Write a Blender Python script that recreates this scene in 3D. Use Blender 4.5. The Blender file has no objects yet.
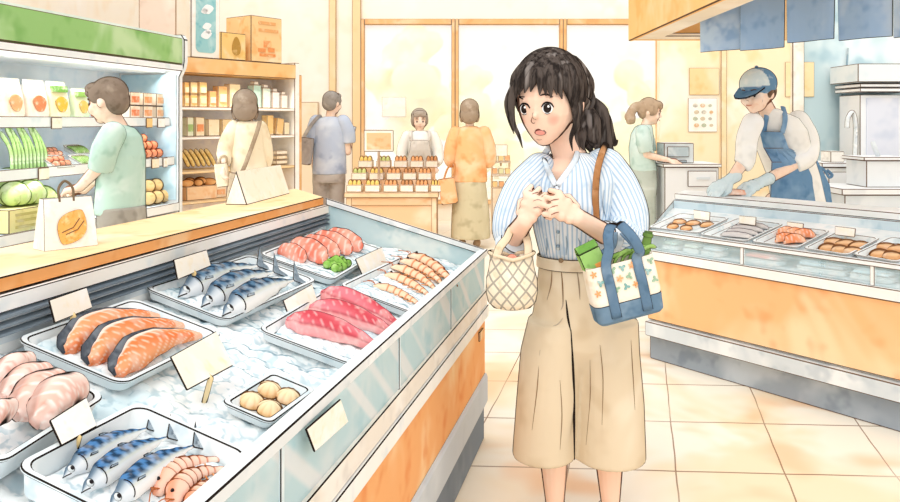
import bpy, bmesh, math, random
from mathutils import Vector, Matrix, noise as mnoise
random.seed(7)
S = bpy.context.scene
COL = S.collection
S.view_settings.view_transform = 'Standard'
S.view_settings.look = 'None'
PI = math.pi
# ------------------------------------------------------------------ camera
H, F_PX, YH = 1.36, 800.0, 121.0
cd = bpy.data.cameras.new('camera'); cam = bpy.data.objects.new('camera', cd); COL.objects.link(cam)
cam.location = (0, 0, H); cam.rotation_euler = (PI/2, 0, 0)
cd.sensor_width = 36; cd.lens = 36*F_PX/900; cd.shift_y = -(251-YH)/900; cd.clip_end = 200
S.camera = cam

def ray(px, py): return Vector(((px-450)/F_PX, 1, -(py-YH)/F_PX))
def at(px, py, Y):
    r = ray(px, py); return Vector((0, 0, H)) + r*Y
def on_z(px, py, z):
    r = ray(px, py); return Vector((0, 0, H)) + r*((z-H)/r.z)
def on_plane(px, py, p, n):
    r = ray(px, py); o = Vector((0, 0, H)); return o + r*((p-o).dot(n)/r.dot(n))

# ------------------------------------------------------------------ materials
def lin(h):
    if not isinstance(h, str): return tuple(h)
    h = h.lstrip('#'); out = []
    for i in (0, 2, 4):
        c = int(h[i:i+2], 16)/255
        out.append(c/12.92 if c <= .04045 else ((c+.055)/1.055)**2.4)
    return tuple(out)
MATS = {}
class NT:
    def __init__(s, m): s.t = m.node_tree; s.t.nodes.clear()
    def n(s, kind, **kw):
        x = s.t.nodes.new(kind)
        for k, v in kw.items(): setattr(x, k, v)
        return x
    def l(s, a, b): s.t.links.new(a, b)
    def val(s, sock, v):
        if hasattr(v, 'links') or hasattr(v, 'is_output'): s.l(v, sock)
        else: sock.default_value = v
    def math(s, op, a, b=0.0, c=None):
        x = s.n('ShaderNodeMath', operation=op); s.val(x.inputs[0], a); s.val(x.inputs[1], b)
        if c is not None: s.val(x.inputs[2], c)
        return x.outputs[0]
    def mix(s, fac, a, b, blend='MIX'):
        x = s.n('ShaderNodeMix', data_type='RGBA', blend_type=blend); s.val(x.inputs[0], fac)
        for sock, v in ((x.inputs[6], a), (x.inputs[7], b)):
            if isinstance(v, (tuple, list, str)): sock.default_value = (*lin(v), 1)
            else: s.l(v, sock)
        return x.outputs[2]
    def ramp(s, fac, lo, hi):
        x = s.n('ShaderNodeMapRange', clamp=True); s.val(x.inputs[0], fac)
        x.inputs[1].default_value = lo; x.inputs[2].default_value = hi
        x.interpolation_type = 'SMOOTHSTEP'
        return x.outputs[0]
    def noise(s, vec, scale, detail=2, rough=.5, dist=0):
        x = s.n('ShaderNodeTexNoise'); x.inputs['Scale'].default_value = scale; x.inputs['Detail'].default_value = detail
        x.inputs['Roughness'].default_value = rough; x.inputs['Distortion'].default_value = dist
        s.l(vec, x.inputs['Vector']); return x.outputs['Fac']
    def obj(s): return s.n('ShaderNodeTexCoord').outputs['Object']
    def sep(s, v):
        x = s.n('ShaderNodeSeparateXYZ'); s.l(v, x.inputs[0]); return x.outputs
    def attr(s, name): return s.n('ShaderNodeAttribute', attribute_name=name)
INKS = {'dark': '2a2320', 'mid': '6b5546', 'soft': 'a98c72', 'blue': '6f8fa3'}
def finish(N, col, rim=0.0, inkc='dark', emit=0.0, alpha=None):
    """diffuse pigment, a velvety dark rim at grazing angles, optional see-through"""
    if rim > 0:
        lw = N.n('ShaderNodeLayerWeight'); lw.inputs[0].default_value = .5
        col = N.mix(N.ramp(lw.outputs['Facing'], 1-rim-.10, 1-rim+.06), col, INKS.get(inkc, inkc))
    d = N.n('ShaderNodeBsdfDiffuse')
    if isinstance(col, (str, tuple, list)): d.inputs[0].default_value = (*lin(col), 1)
    else: N.l(col, d.inputs[0])
    out = d.outputs[0]
    if emit > 0:
        e = N.n('ShaderNodeEmission'); e.inputs[1].default_value = emit
        if isinstance(col, (str, tuple, list)): e.inputs[0].default_value = (*lin(col), 1)
        else: N.l(col, e.inputs[0])
        a = N.n('ShaderNodeAddShader'); N.l(out, a.inputs[0]); N.l(e.outputs[0], a.inputs[1]); out = a.outputs[0]
    if alpha is not None:
        t = N.n('ShaderNodeBsdfTransparent'); mx = N.n('ShaderNodeMixShader')
        N.val(mx.inputs[0], alpha); N.l(t.outputs[0], mx.inputs[1]); N.l(out, mx.inputs[2]); out = mx.outputs[0]
    o = N.n('ShaderNodeOutputMaterial'); N.l(out, o.inputs[0])
def newmat(name):
    m = bpy.data.materials.new(name); m.use_nodes = True; MATS[name] = m
    return m, NT(m)
def wash(N, col, light=None, dark=None, scale=3.0, amt=.55, vec=None):
    """watercolour wash: pigment pools and pale blooms"""
    vec = vec or N.obj()
    a = N.noise(vec, scale, 3, .55, .4); b = N.noise(vec, scale*2.7, 2, .6)
    c = N.mix(N.math('MULTIPLY', N.ramp(a, .48, .68), amt), col, light or 'fffaf0')
    return N.mix(N.math('MULTIPLY', N.ramp(b, .52, .72), amt*.8), c, dark or tuple(x*.80 for x in lin(col if isinstance(col, str) else 'cccccc')))
def wc(col, light=None, dark=None, scale=3.0, amt=.5, rim=0.0, inkc='dark', emit=0.0, alpha=None, name=None):
    key = name or f"wash_{col}_{light}_{dark}_{scale}_{amt}_{rim}_{inkc}_{emit}_{alpha}"
    if key in MATS: return MATS[key]
    m, N = newmat(key); finish(N, wash(N, col, light, dark, scale, amt), rim, inkc, emit, alpha); return m
def vcol(rim=0.0, inkc='dark', scale=25, amt=.25, name=None):
    key = name or f"painted_{rim}_{inkc}_{scale}_{amt}"
    if key in MATS: return MATS[key]
    m, N = newmat(key); c = N.attr('Col').outputs['Color']
    a = N.noise(N.obj(), scale, 2)
    c = N.mix(N.math('MULTIPLY', N.ramp(a, .5, .7), amt), c, 'fff8ee'); finish(N, c, rim, inkc); return m
def ink(kind='dark'):
    key = 'ink_'+kind
    if key not in MATS:
        m, N = newmat(key); finish(N, INKS[kind])
    return MATS[key]

# ------------------------------------------------------------------ mesh helpers
def BM(): return bmesh.new()
def box(bm, x0, x1, y0, y1, z0, z1, M=None):
    c = [(x0,y0,z0),(x1,y0,z0),(x1,y1,z0),(x0,y1,z0),(x0,y0,z1),(x1,y0,z1),(x1,y1,z1),(x0,y1,z1)]
    vs = [bm.verts.new(M @ Vector(p) if M else p) for p in c]
    for f in ((3,2,1,0),(4,5,6,7),(0,1,5,4),(1,2,6,5),(2,3,7,6),(3,0,4,7)): bm.faces.new([vs[i] for i in f])
    return vs
def hexa(bm, lo, hi):
    """lo, hi: four corners each, counter-clockwise from above"""
    a = [bm.verts.new(p) for p in lo]; b = [bm.verts.new(p) for p in hi]; n = len(a)
    bm.faces.new(a[::-1]); bm.faces.new(b)
    for i in range(n): bm.faces.new((a[i], a[(i+1) % n], b[(i+1) % n], b[i]))
def prism(bm, poly, z0, z1, M=None):
    f = lambda p, z: (M @ Vector((p[0], p[1], z))) if M else Vector((p[0], p[1], z))
    hexa(bm, [f(p, z0) for p in poly], [f(p, z1) for p in poly])
def rrect(w, d, r, n=6):
    out = []
    for cx, cy, a0 in ((w/2-r, d/2-r, 0), (-w/2+r, d/2-r, 90), (-w/2+r, -d/2+r, 180), (w/2-r, -d/2+r, 270)):
        for i in range(n+1):
            a = math.radians(a0+90*i/n); out.append((cx+r*math.cos(a), cy+r*math.sin(a)))
    return out
def rings(bm, rs, cap0=True, cap1=True):
    """skin a list of closed rings of equal length"""
    R = [[bm.verts.new(p) for p in r] for r in rs]; n = len(R[0])
    for a, b in zip(R, R[1:]):
        for i in range(n): bm.faces.new((a[i], a[(i+1) % n], b[(i+1) % n], b[i]))
    if cap0: bm.faces.new(R[0][::-1])
    if cap1: bm.faces.new(R[-1])
    return R
def frame_of(t, up=Vector((0,0,1))):
    t = t.normalized()
    if abs(t.dot(up)) > .95: up = Vector((0, 1, 0))
    x = up.cross(t).normalized(); return x, t.cross(x).normalized()
def tube(bm, pts, rad, seg=10, caps=True, flat=1.0, up=Vector((0,0,1)), closed=False):
    """sweep a circle (or an ellipse: flat) along points; rad a number or a list"""
    pts = [Vector(p) for p in pts]; n = len(pts)
    if not isinstance(rad, (list, tuple)): rad = [rad]*n
    rs = []; x = None
    for i, p in enumerate(pts):
        t = (pts[min(i+1, n-1)]-pts[max(i-1, 0)])
        if x is None: x, y = frame_of(t, up)
        else:
            t.normalize(); x = (x - t*x.dot(t)).normalized(); y = t.cross(x)
        rs.append([p + x*(rad[i]*math.cos(2*PI*k/seg)) + y*(rad[i]*flat*math.sin(2*PI*k/seg)) for k in range(seg)])
    rings(bm, rs, caps, caps)
def bez(pts, n=16):
    """Catmull-Rom through points"""
    P = [Vector(p) for p in pts]; P = [P[0]*2-P[1]] + P + [P[-1]*2-P[-2]]; out = []
    for i in range(1, len(P)-2):
        for k in range(n):
            t = k/n; a, b, c, d = P[i-1], P[i], P[i+1], P[i+2]
            out.append(.5*((2*b)+(c-a)*t+(2*a-5*b+4*c-d)*t*t+(3*b-a-3*c+d)*t**3))
    out.append(P[-2]); return out
def ball(bm, c, r, seg=20, M=None):
    if not isinstance(r, (tuple, list)): r = (r, r, r)
    X = Matrix.Translation(Vector(c)) @ (M.to_4x4() if M else Matrix()) @ Matrix.Diagonal((*r, 1))
    nu, nv = seg, max(6, seg*2//3); t = bm.verts.new(X @ Vector((0, 0, 1))); b = bm.verts.new(X @ Vector((0, 0, -1))); G_ = []
    for a in range(1, nv):
        z, q = math.cos(PI*a/nv), math.sin(PI*a/nv); G_.append([bm.verts.new(X @ Vector((q*math.cos(2*PI*k/nu), q*math.sin(2*PI*k/nu), z))) for k in range(nu)])
    for k in range(nu):
        j = (k+1) % nu; bm.faces.new((t, G_[0][k], G_[0][j])); bm.faces.new((b, G_[-1][j], G_[-1][k]))
        for a in range(nv-2): bm.faces.new((G_[a][k], G_[a+1][k], G_[a+1][j], G_[a][j]))
def cone(bm, p0, r0, p1, r1, seg=16, round0=True, round1=True):
    """tapered limb segment with ball ends"""
    p0, p1 = Vector(p0), Vector(p1); tube(bm, [p0, p1], [r0, r1], seg)
    if round0: ball(bm, p0, r0, seg)
    if round1: ball(bm, p1, r1, seg)
def erings(bm, spec, seg=28, M=None):
    """closed loft of horizontal ellipses: (z, cx, cy, rx, ry)"""
    rs = []
    for z, cx, cy, rx, ry in spec:
        rs.append([(M @ Vector((cx+rx*math.cos(2*PI*k/seg), cy+ry*math.sin(2*PI*k/seg), z))) if M else Vector((cx+rx*math.cos(2*PI*k/seg), cy+ry*math.sin(2*PI*k/seg), z)) for k in range(seg)])
    rings(bm, rs)
def add_ink(bm, w, ang=28, edges=None):
    """bevel the sharp edges; the bevel strip takes material slot 1 (the drawn line)"""
    bm.normal_update()
    es = edges if edges is not None else [e for e in bm.edges if len(e.link_faces) == 2 and e.calc_face_angle(0) > math.radians(ang)]
    if es: bmesh.ops.bevel(bm, geom=es, offset=w/1.5, offset_type='OFFSET', segments=1, profile=.5, affect='EDGES', material=1, clamp_overlap=True)
def tomesh(name, bm, smooth=None):
    bmesh.ops.recalc_face_normals(bm, faces=bm.faces[:]) 
    me = bpy.data.meshes.new(name); bm.to_mesh(me); bm.free()
    if smooth:
        for p in me.polygons: p.use_smooth = True
        if smooth is not True: me.set_sharp_from_angle(angle=math.radians(smooth))
    return me
def remesh(name, bm, voxel, smooth=3, factor=.5):
    """fuse overlapping closed pieces into one continuous skin"""
    bmesh.ops.recalc_face_normals(bm, faces=bm.faces[:])
    me = bpy.data.meshes.new('tmp'); bm.to_mesh(me); bm.free()
    o = bpy.data.objects.new('tmp', me); COL.objects.link(o)
    r = o.modifiers.new('r', 'REMESH'); r.mode = 'VOXEL'; r.voxel_size = voxel; r.use_smooth_shade = True
    if smooth:
        s = o.modifiers.new('s', 'SMOOTH'); s.iterations = smooth; s.factor = factor
    dg = bpy.context.evaluated_depsgraph_get(); dg.update()
    out = bpy.data.meshes.new_from_object(o.evaluated_get(dg)); out.name = name
    bpy.data.objects.remove(o); bpy.data.meshes.remove(me)
    for p in out.polygons: p.use_smooth = True
    return out
def paint(me, fn, name='Col'):
    """pigment per vertex from a function of position"""
    a = me.color_attributes.new(name, 'FLOAT_COLOR', 'POINT')
    for i, v in enumerate(me.vertices):
        c = fn(v.co); a.data[i].color = (*lin(c), 1)
def fattr(me, name, fn):
    a = me.attributes.new(name, 'FLOAT', 'POINT')
    for i, v in enumerate(me.vertices): a.data[i].value = fn(v.co, v.normal)
def mixc(a, b, t):
    a, b = lin(a), lin(b); t = max(0, min(1, t)); return tuple(x*(1-t)+y*t for x, y in zip(a, b))

# ------------------------------------------------------------------ objects
PENDING = []
def tag(o, label=None, cat=None, group=None, kind=None):
    for k, v in (('label', label), ('category', cat), ('group', group), ('kind', kind)):
        if v: o[k] = v
    return o
WM = {}
def empty(name, M=None, label=None, cat=None, group=None, kind=None):
    o = bpy.data.objects.new(name, None); PENDING.append(o); o.empty_display_size = .05
    if M is not None:
        if not isinstance(M, Matrix): M = Matrix.Translation(Vector(M))
        o.matrix_world = M
    WM[o.name] = M or Matrix(); return tag(o, label, cat, group, kind)
def obj(name, geo, mats, parent=None, M=None, smooth=None, inkw=None, inkk='dark', world=False, label=None, cat=None, group=None, kind=None, ang=28):
    """one mesh object. With a parent the mesh is in the parent's own coordinates, or in world ones when world=True"""
    mats = list(mats) if isinstance(mats, (list, tuple)) else [mats]
    if isinstance(geo, bmesh.types.BMesh):
        if inkw:
            bmesh.ops.recalc_face_normals(geo, faces=geo.faces[:]); add_ink(geo, inkw, ang)
            if len(mats) == 1: mats.append(ink(inkk))
        geo = tomesh(name, geo, smooth)
    if not geo.materials:
        for m in mats: geo.materials.append(m)
    o = bpy.data.objects.new(name, geo); PENDING.append(o)
    if parent is not None:
        o.parent = parent
        if world: o.matrix_parent_inverse = WM[parent.name].inverted()
        if M is not None: o.matrix_basis = M
        WM[o.name] = WM[parent.name] @ (Matrix() if world else Matrix()) if not world else Matrix()
        if not world and M is not None: WM[o.name] = WM[parent.name] @ M
    else:
        if M is not None: o.matrix_world = M
        WM[o.name] = M or Matrix()
    return tag(o, label, cat, group, kind)
def copy_tree(o, M=None, parent=None, label=None, group=None):
    c = o.copy(); PENDING.append(c)
    if parent is not None: c.parent = parent
    elif M is not None: c.matrix_world = M
    if label: c['label'] = label
    if group: c['group'] = group
    for ch in [x for x in bpy.data.objects if x.parent == o]: copy_tree(ch, parent=c)
    return c
def T(x, y=None, z=None): return Matrix.Translation(Vector((x, y, z)) if y is not None else Vector(x))
def R(a, ax='Z'): return Matrix.Rotation(math.radians(a), 4, ax)
def basis(o, x, y, z):
    M = Matrix.Identity(4)
    for i, c in enumerate((x, y, z, o)):
        for j in range(3): M[j][i] = c[j]
    return M
# ================================================================== SETTING
# light: an open bright day all round plus a soft warm sun through the shop front
w = bpy.data.worlds.new('world'); S.world = w; w.use_nodes = True
bg = w.node_tree.nodes['Background']; bg.inputs[0].default_value = (.975, .985, 1.0, 1); bg.inputs[1].default_value = 1.18
sd = bpy.data.lights.new('sun', 'SUN'); sun = bpy.data.objects.new('sun', sd); COL.objects.link(sun)
sd.energy = .9; sd.angle = math.radians(25); sd.color = (1, .95, .86)
sd2 = bpy.data.lights.new('front_fill_sun', 'SUN'); s2 = bpy.data.objects.new('front_fill_sun', sd2); COL.objects.link(s2)  # added second sun, a fill that brightens surfaces facing the camera
sd2.energy = .55; sd2.angle = math.radians(70); sd2.color = (1, .97, .93); s2.rotation_euler = Vector((.30, .85, -.55)).to_track_quat('-Z', 'Y').to_euler()
sun.rotation_euler = Vector((.25, .75, -1.1)).to_track_quat('-Z', 'Y').to_euler()

# floor: pale tiles with warm washes; joints drawn in brown
m, N = newmat('floor_tiles')
pos = N.n('ShaderNodeNewGeometry').outputs['Position']; X, Y, Z = N.sep(pos)
wob = N.math('MULTIPLY', N.math('SUBTRACT', N.noise(pos, 2.2, 2), .5), .02)
u = N.math('ADD', N.math('SUBTRACT', X, N.math('MULTIPLY', Y, .2375)), wob)
vv = N.math('ADD', N.math('ADD', Y, N.math('MULTIPLY', X, .06)), wob)
def joint(c, off, sp, wd):
    fr = N.math('FRACT', N.math('DIVIDE', N.math('SUBTRACT', c, off), sp))
    d = N.math('ABSOLUTE', N.math('SUBTRACT', fr, .5))
    return N.math('GREATER_THAN', d, .5-wd/sp/2)
ln = N.math('MAXIMUM', joint(u, .14, .42, .006), joint(vv, 3.16, .52, .010))
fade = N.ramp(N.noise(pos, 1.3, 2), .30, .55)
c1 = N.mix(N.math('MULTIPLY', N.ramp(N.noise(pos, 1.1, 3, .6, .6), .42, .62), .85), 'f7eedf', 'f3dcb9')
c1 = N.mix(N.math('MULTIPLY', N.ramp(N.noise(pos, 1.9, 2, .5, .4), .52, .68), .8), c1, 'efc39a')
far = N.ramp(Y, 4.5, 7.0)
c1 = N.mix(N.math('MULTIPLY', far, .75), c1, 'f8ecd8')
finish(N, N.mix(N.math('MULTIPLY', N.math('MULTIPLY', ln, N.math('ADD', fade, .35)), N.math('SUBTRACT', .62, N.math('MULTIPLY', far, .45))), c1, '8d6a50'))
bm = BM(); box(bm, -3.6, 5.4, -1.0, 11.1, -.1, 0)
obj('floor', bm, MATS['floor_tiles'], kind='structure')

CREAM = wc('fdf4e4', 'fffbf5', 'fae9d0', 1.1, .8)
CREAM2 = wc('fbe2b2', 'fff6e4', 'f8d596', 1.0, .8)
PALE = wc('fdf5e8', 'fffcf6', 'f8ead4', .9, .7)
WOODT = wc('f6c68c', 'fbe3bd', 'eda866', 3.0, .7)
TRIM = wc('f0bd84', 'fae0bc', 'e3a066', 2.5, .6)
bm = BM(); box(bm, -3.7, -3.5, -1.0, 11.0, 0, 3.6); obj('wall_left', bm, CREAM, kind='structure')
# back wall: a solid left piece, a head over the glazing, a right piece
bm = BM(); YB = 11.0
box(bm, -3.7, -1.22, YB, YB+.15, 0, 3.6); box(bm, -1.22, 2.98, YB, YB+.15, 2.76, 3.6); box(bm, 2.98, 5.5, YB, YB+.15, 0, 3.6); box(bm, -1.22, 2.98, YB, YB+.15, 0, .22)
obj('wall_back', bm, PALE, kind='structure')
bm = BM(); box(bm, 5.4, 5.6, -1, 11, 0, 3.6); obj('wall_right', bm, PALE, kind='structure')
# window wall frames: mullions and a head rail with a pane each
gl, N = newmat('window_glass'); finish(N, wash(N, 'fffdf2', 'ffffff', 'fff6cf', .8, .6), alpha=.30)
xs = [-1.22, .07, 1.55, 2.88]
for i in range(3):
    bm = BM(); a, b = xs[i], xs[i+1]
    for x0, x1 in ((a, a+.05), (b-.05, b)): box(bm, x0, x1, YB-.06, YB+.04, .22, 2.76)
    box(bm, a+.05, b-.05, YB-.06, YB+.04, 2.68, 2.76); box(bm, a+.05, b-.05, YB-.06, YB+.04, .22, .28)
    f = obj(f'window_{i+1}', bm, TRIM, inkw=.012, inkk='soft', kind='structure')
    bm = BM(); box(bm, a+.05, b-.05, YB, YB+.008, .28, 2.68); obj('pane', bm, gl, f, world=True)
for i, (x0, x1) in enumerate(((-1.66, -1.56), (-1.34, -1.22))):
    bm = BM(); box(bm, x0, x1, YB-.05, YB, 0, 3.4); obj(f'trim_{i+1}', bm, wc('f8d7a8', 'fdeccf', 'f0c084', 1.4, .6), inkw=.012, inkk='soft', kind='structure')
bm = BM(); box(bm, 2.84, 2.98, YB-.08, YB-.001, 0, 3.4); obj('trim_3', bm, TRIM, inkw=.012, inkk='soft', kind='structure')
# side door in the back wall
bm = BM(); box(bm, -2.06, -1.80, YB-.06, YB, 0, 1.62)
d = obj('door_1', bm, wc('fbe8cc', 'fff8ec', 'f5d8b0', 2, .6), inkw=.014, inkk='soft', kind='structure')
bm = BM(); box(bm, -1.86, -1.835, YB-.10, YB-.06, .78, .90); obj('door_handle', bm, wc('c9b39a'), d, world=True)

# kitchen walls behind the fish counter
KY = 8.0
bm = BM(); box(bm, 2.10, 3.40, KY, KY+.12, 0, 3.4); obj('wall_middle', bm, wc('fdeac6', 'fff8ea', 'fad9a0', 1.3, .9), kind='structure')
bm = BM(); box(bm, 3.40, 3.52, KY-.06, KY+.12, 0, 3.4); obj('trim_4', bm, wc('f7eee0', 'ffffff', 'dccfbc', 3, .6), inkw=.012, inkk='mid', kind='structure')
bm = BM(); box(bm, 3.52, 5.4, KY, KY+.12, 0, 3.4); obj('wall_kitchen', bm, wc('c5dbe0', 'eef5f5', 'a4c4cf', 1.2, .9), kind='structure')
bm = BM(); box(bm, 2.70, 2.76, KY-.03, KY, 0, 2.6); obj('trim_5', bm, wc('f9dfb4', 'fff', 'f0c98e', 3, .6) if False else wc('f9dfb4', 'fff6e6', 'f0c98e', 3, .6), inkw=.010, inkk='soft', kind='structure')

# outside: pavement and pale sunlit trees
bm = BM(); box(bm, -14, 16, 11.2, 40, -.12, -.02); obj('ground_outside', bm, wc('fffaf0', 'ffffff', 'fff3d6', .4, .6), kind='structure')
def tree(x, y, h, r, col, dark, label):
    e = empty('street_tree', (x, y, -.02), label, 'tree')
    bm = BM(); tube(bm, [(0, 0, 0), (.05, 0, h*.3), (0, .05, h*.62)], [.06, .05, .04], 10); obj('trunk', bm, wc('f6ecc8', 'fbf4dc', 'efe0b4', 3, .5), e, smooth=True)
    bm = BM(); rnd = random.Random(int(x*100))
    for k in range(34):
        a = rnd.uniform(0, 2*PI); q = rnd.uniform(.1, .95)*r
        ball(bm, (q*math.cos(a), q*.6*math.sin(a), h*.55+rnd.uniform(-.9, .85)*h*.42), rnd.uniform(.14, .30)*r, 12)
    obj('crown', remesh('crown', bm, .07, 1), wc(col, 'fffdf0', dark, 1.3, 1.0), e)
tree(-.55, 14.6, 3.2, 1.25, 'f8f3c4', 'e6eabb', 'pale yellow-green tree outside the first window pane, above the stall')
tree(.55, 16.5, 2.6, 1.0, 'fbf4c8', 'f3e9ae', 'faint yellow tree outside behind the stall keeper, smaller than its neighbour')
tree(3.15, 14.5, 2.5, 1.05, 'fbf5c6', 'f5eba6', 'pale yellow tree outside the window by the ponytailed person')
tree(1.1, 19.0, 1.9, 1.0, 'fdf6cc', 'f4ecb4', 'faint pale shrub-like tree outside the middle window pane')

# ================================================================== CANOPY + NOREN over the right counter
SOF = wc('f4e6d0', 'fff7ea', 'd9cbb8', 2, .6); FASC = wc('f8c888', 'fbdcae', 'f2b264', 1.6, .7)
e = empty('shop_canopy', (1.25, 5.5, 1.91), 'orange wooden canopy box hung above the fish counter', 'canopy')
def ctop(px, py): return on_z(px, py, 1.91)
bm = BM(); box(bm, 1.23, 1.26, 2.2, 5.52, 1.91, 2.9); obj('fascia', bm, FASC, e, world=True, inkw=.010, inkk='mid')
bm = BM(); prism(bm, [(1.26, 2.2), (1.40, 2.2), (1.43, 5.3), (1.95, 5.3), (2.05, 5.52), (1.26, 5.52)], 1.92, 1.945); obj('soffit', bm, SOF, e, world=True, inkw=.009, inkk='mid')
bm = BM(); box(bm, 1.26, 2.4, 5.49, 5.52, 1.915, 2.9); obj('end_board', bm, FASC, e, world=True)
bm = BM(); prism(bm, [(1.26, 2.2), (2.6, 2.2), (2.6, 5.5), (1.26, 5.5)], 2.86, 2.9); obj('roof_board', bm, SOF, e, world=True)
# noren: parallel to the counter, from a rod
n0, n1 = Vector((1.44, 4.60)), Vector((2.36, 3.25)); nd = (n1-n0).normalized(); nn = Vector((nd.y, -nd.x))
bm = BM(); tube(bm, [(n0.x-.03, n0.y+.045, 2.36), (n1.x, n1.y, 2.36)], .018, 10)
rod = obj('curtain_rod', bm, wc('c99b6a', 'e2bd92', 'a9794c', 5, .5), smooth=True, label='wooden rod that carries the split blue shop curtain', cat='rod')
NOREN = wc('9dbfe8', 'c2d9f2', '749fd4', 3.2, .8)
e = empty('shop_curtain', (n0.x, n0.y, 1.75), 'split indigo blue shop curtain hung over the fish counter', 'curtain')
L = (n1-n0).length; npan = 6; wpan = L/npan
for k in range(npan):
    bm = BM(); s0 = k*wpan+.002; s1 = (k+1)*wpan-.002; nu, nv = 8, 8; V = {}
    for side in (0, 1):
        for i in range(nu+1):
            for j in range(nv+1):
                s = s0+(s1-s0)*i/nu; f = j/nv; z = 2.36-(2.36-1.752+.012*math.sin(k*2.1))*f
                if f > .55: s += ((i/nu)-.5)*-.012*(f-.55)
                off = .012*math.sin(i/nu*5+k*1.7)*f + side*.006 + .004
                p = n0+nd*s+nn*off; V[side, i, j] = bm.verts.new((p.x, p.y, z))
    for i in range(nu):
        for j in range(nv):
            bm.faces.new((V[0,i,j], V[0,i+1,j], V[0,i+1,j+1], V[0,i,j+1])); bm.faces.new((V[1,i,j+1], V[1,i+1,j+1], V[1,i+1,j], V[1,i,j]))
    for i in range(nu):
        bm.faces.new((V[0,i,0], V[1,i,0], V[1,i+1,0], V[0,i+1,0])); bm.faces.new((V[0,i+1,nv], V[1,i+1,nv], V[1,i,nv], V[0,i,nv]))
    for j in range(nv):
        bm.faces.new((V[0,0,j+1], V[1,0,j+1], V[1,0,j], V[0,0,j])); bm.faces.new((V[0,nu,j], V[1,nu,j], V[1,nu,j+1], V[0,nu,j+1]))
    obj('curtain_panel', bm, NOREN, e, world=True, inkw=.007, inkk='dark', ang=50)
# ================================================================== FISH DISPLAY CASE (front left)
CF = Vector((.146, 3.43, 0)); cdv = Vector((.2195, .9756, 0)); cvv = Vector((-.9756, .2195, 0))
MC = basis(CF, cdv, cvv, Vector((0, 0, 1)))       # local x: away along the front, y: front to back
XN = -3.15                                        # near end of the case
def xf(b): return -.517*min(b, .6) if b > 0 else 0
case = empty('fish_display_case', MC, 'long open glass-fronted fish display case with orange front, near the camera', 'display case')
def bar(bm, b0, b1, z0, z1, z0b=None, z1b=None, xe=None, x0=XN):
    z0b = z0 if z0b is None else z0b; z1b = z1 if z1b is None else z1b
    e0, e1 = (xf(b0), xf(b1)) if xe is None else (xe, xe)
    hexa(bm, [(x0, b0, z0), (e0, b0, z0), (e1, b1, z0b), (x0, b1, z0b)], [(x0, b0, z1), (e0, b0, z1), (e1, b1, z1b), (x0, b1, z1b)])
STEEL = wc('c9d0d6', 'e6eaec', 'b3bdc6', 2, .4); KICK = wc('858f99', 'a5adb5', '717c87', 2, .5)
WHITE = wc('f7f6f2', 'ffffff', 'dfe6ea', 4, .7); LBLUE = wc('dcebf0', 'f7fbfc', 'b9d6e0', 4, .8)
ORANGE = wc('f4b57c', 'fbdcae', 'ea935a', 2.6, .9); WOODF = wc('eda868', 'f6c796', 'e0904f', 4, .7)
WOODL = wc('f9d7a4', 'fdeccb', 'f3bd7e', 3, .8)
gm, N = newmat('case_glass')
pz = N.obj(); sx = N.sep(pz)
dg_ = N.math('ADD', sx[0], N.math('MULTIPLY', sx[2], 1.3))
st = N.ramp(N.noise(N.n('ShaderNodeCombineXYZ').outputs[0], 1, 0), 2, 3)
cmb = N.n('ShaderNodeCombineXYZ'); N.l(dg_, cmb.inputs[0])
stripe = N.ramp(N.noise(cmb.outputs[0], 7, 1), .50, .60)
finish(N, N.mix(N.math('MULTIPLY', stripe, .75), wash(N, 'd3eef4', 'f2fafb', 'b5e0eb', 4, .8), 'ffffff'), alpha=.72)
# body and panels
bm = BM(); bar(bm, .0, .86, 0, .150); obj('kick_plate', bm, KICK, case, inkw=.004)
bm = BM(); bar(bm, .012, .60, .16, .63); bar(bm, .60, .86, .16, 1.0, xe=-.31); obj('body', bm, WHITE, case)
bm = BM(); bar(bm, -.004, .012, .275, .525); obj('front_panel', bm, ORANGE, case, inkw=.005)
# bumper: a rounded rail
bm = BM(); prof = [(-.003, .283), (-.012, .278), (-.016, .268), (-.016, .165), (-.012, .155), (-.003, .150)]
rings(bm, [[(x, b, z) for b, z in prof] for x in (XN, -.03, 0.0, .02)][:3] + [[(.022, b*.6, .22+(z-.22)*.8) for b, z in prof]])
obj('bumper_rail', bm, STEEL, case, inkw=.004, ang=62)
bm = BM(); bar(bm, -.02, .012, .525, .575); obj('lower_trim', bm, WHITE, case, inkw=.004)
bm = BM(); bar(bm, -.012, .012, .575, .635); obj('upper_trim', bm, wc('efe8dd', 'fbf8f2', 'd4cfc8', 4, .7), case, inkw=.004)
# front glass in panes between thin mullions
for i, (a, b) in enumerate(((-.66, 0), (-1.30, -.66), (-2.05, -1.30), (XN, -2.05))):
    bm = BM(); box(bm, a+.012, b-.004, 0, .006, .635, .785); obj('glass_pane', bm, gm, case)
    if i < 3:
        bm = BM(); box(bm, a-.004, a+.012, -.004, .010, .635, .785); obj('mullion', bm, LBLUE, case, inkw=.003)
bm = BM(); bar(bm, -.016, .02, .785, .812); obj('top_rail', bm, wc('e9edee', 'ffffff', 'c6d2d8', 5, .7), case, inkw=.0045)
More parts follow.
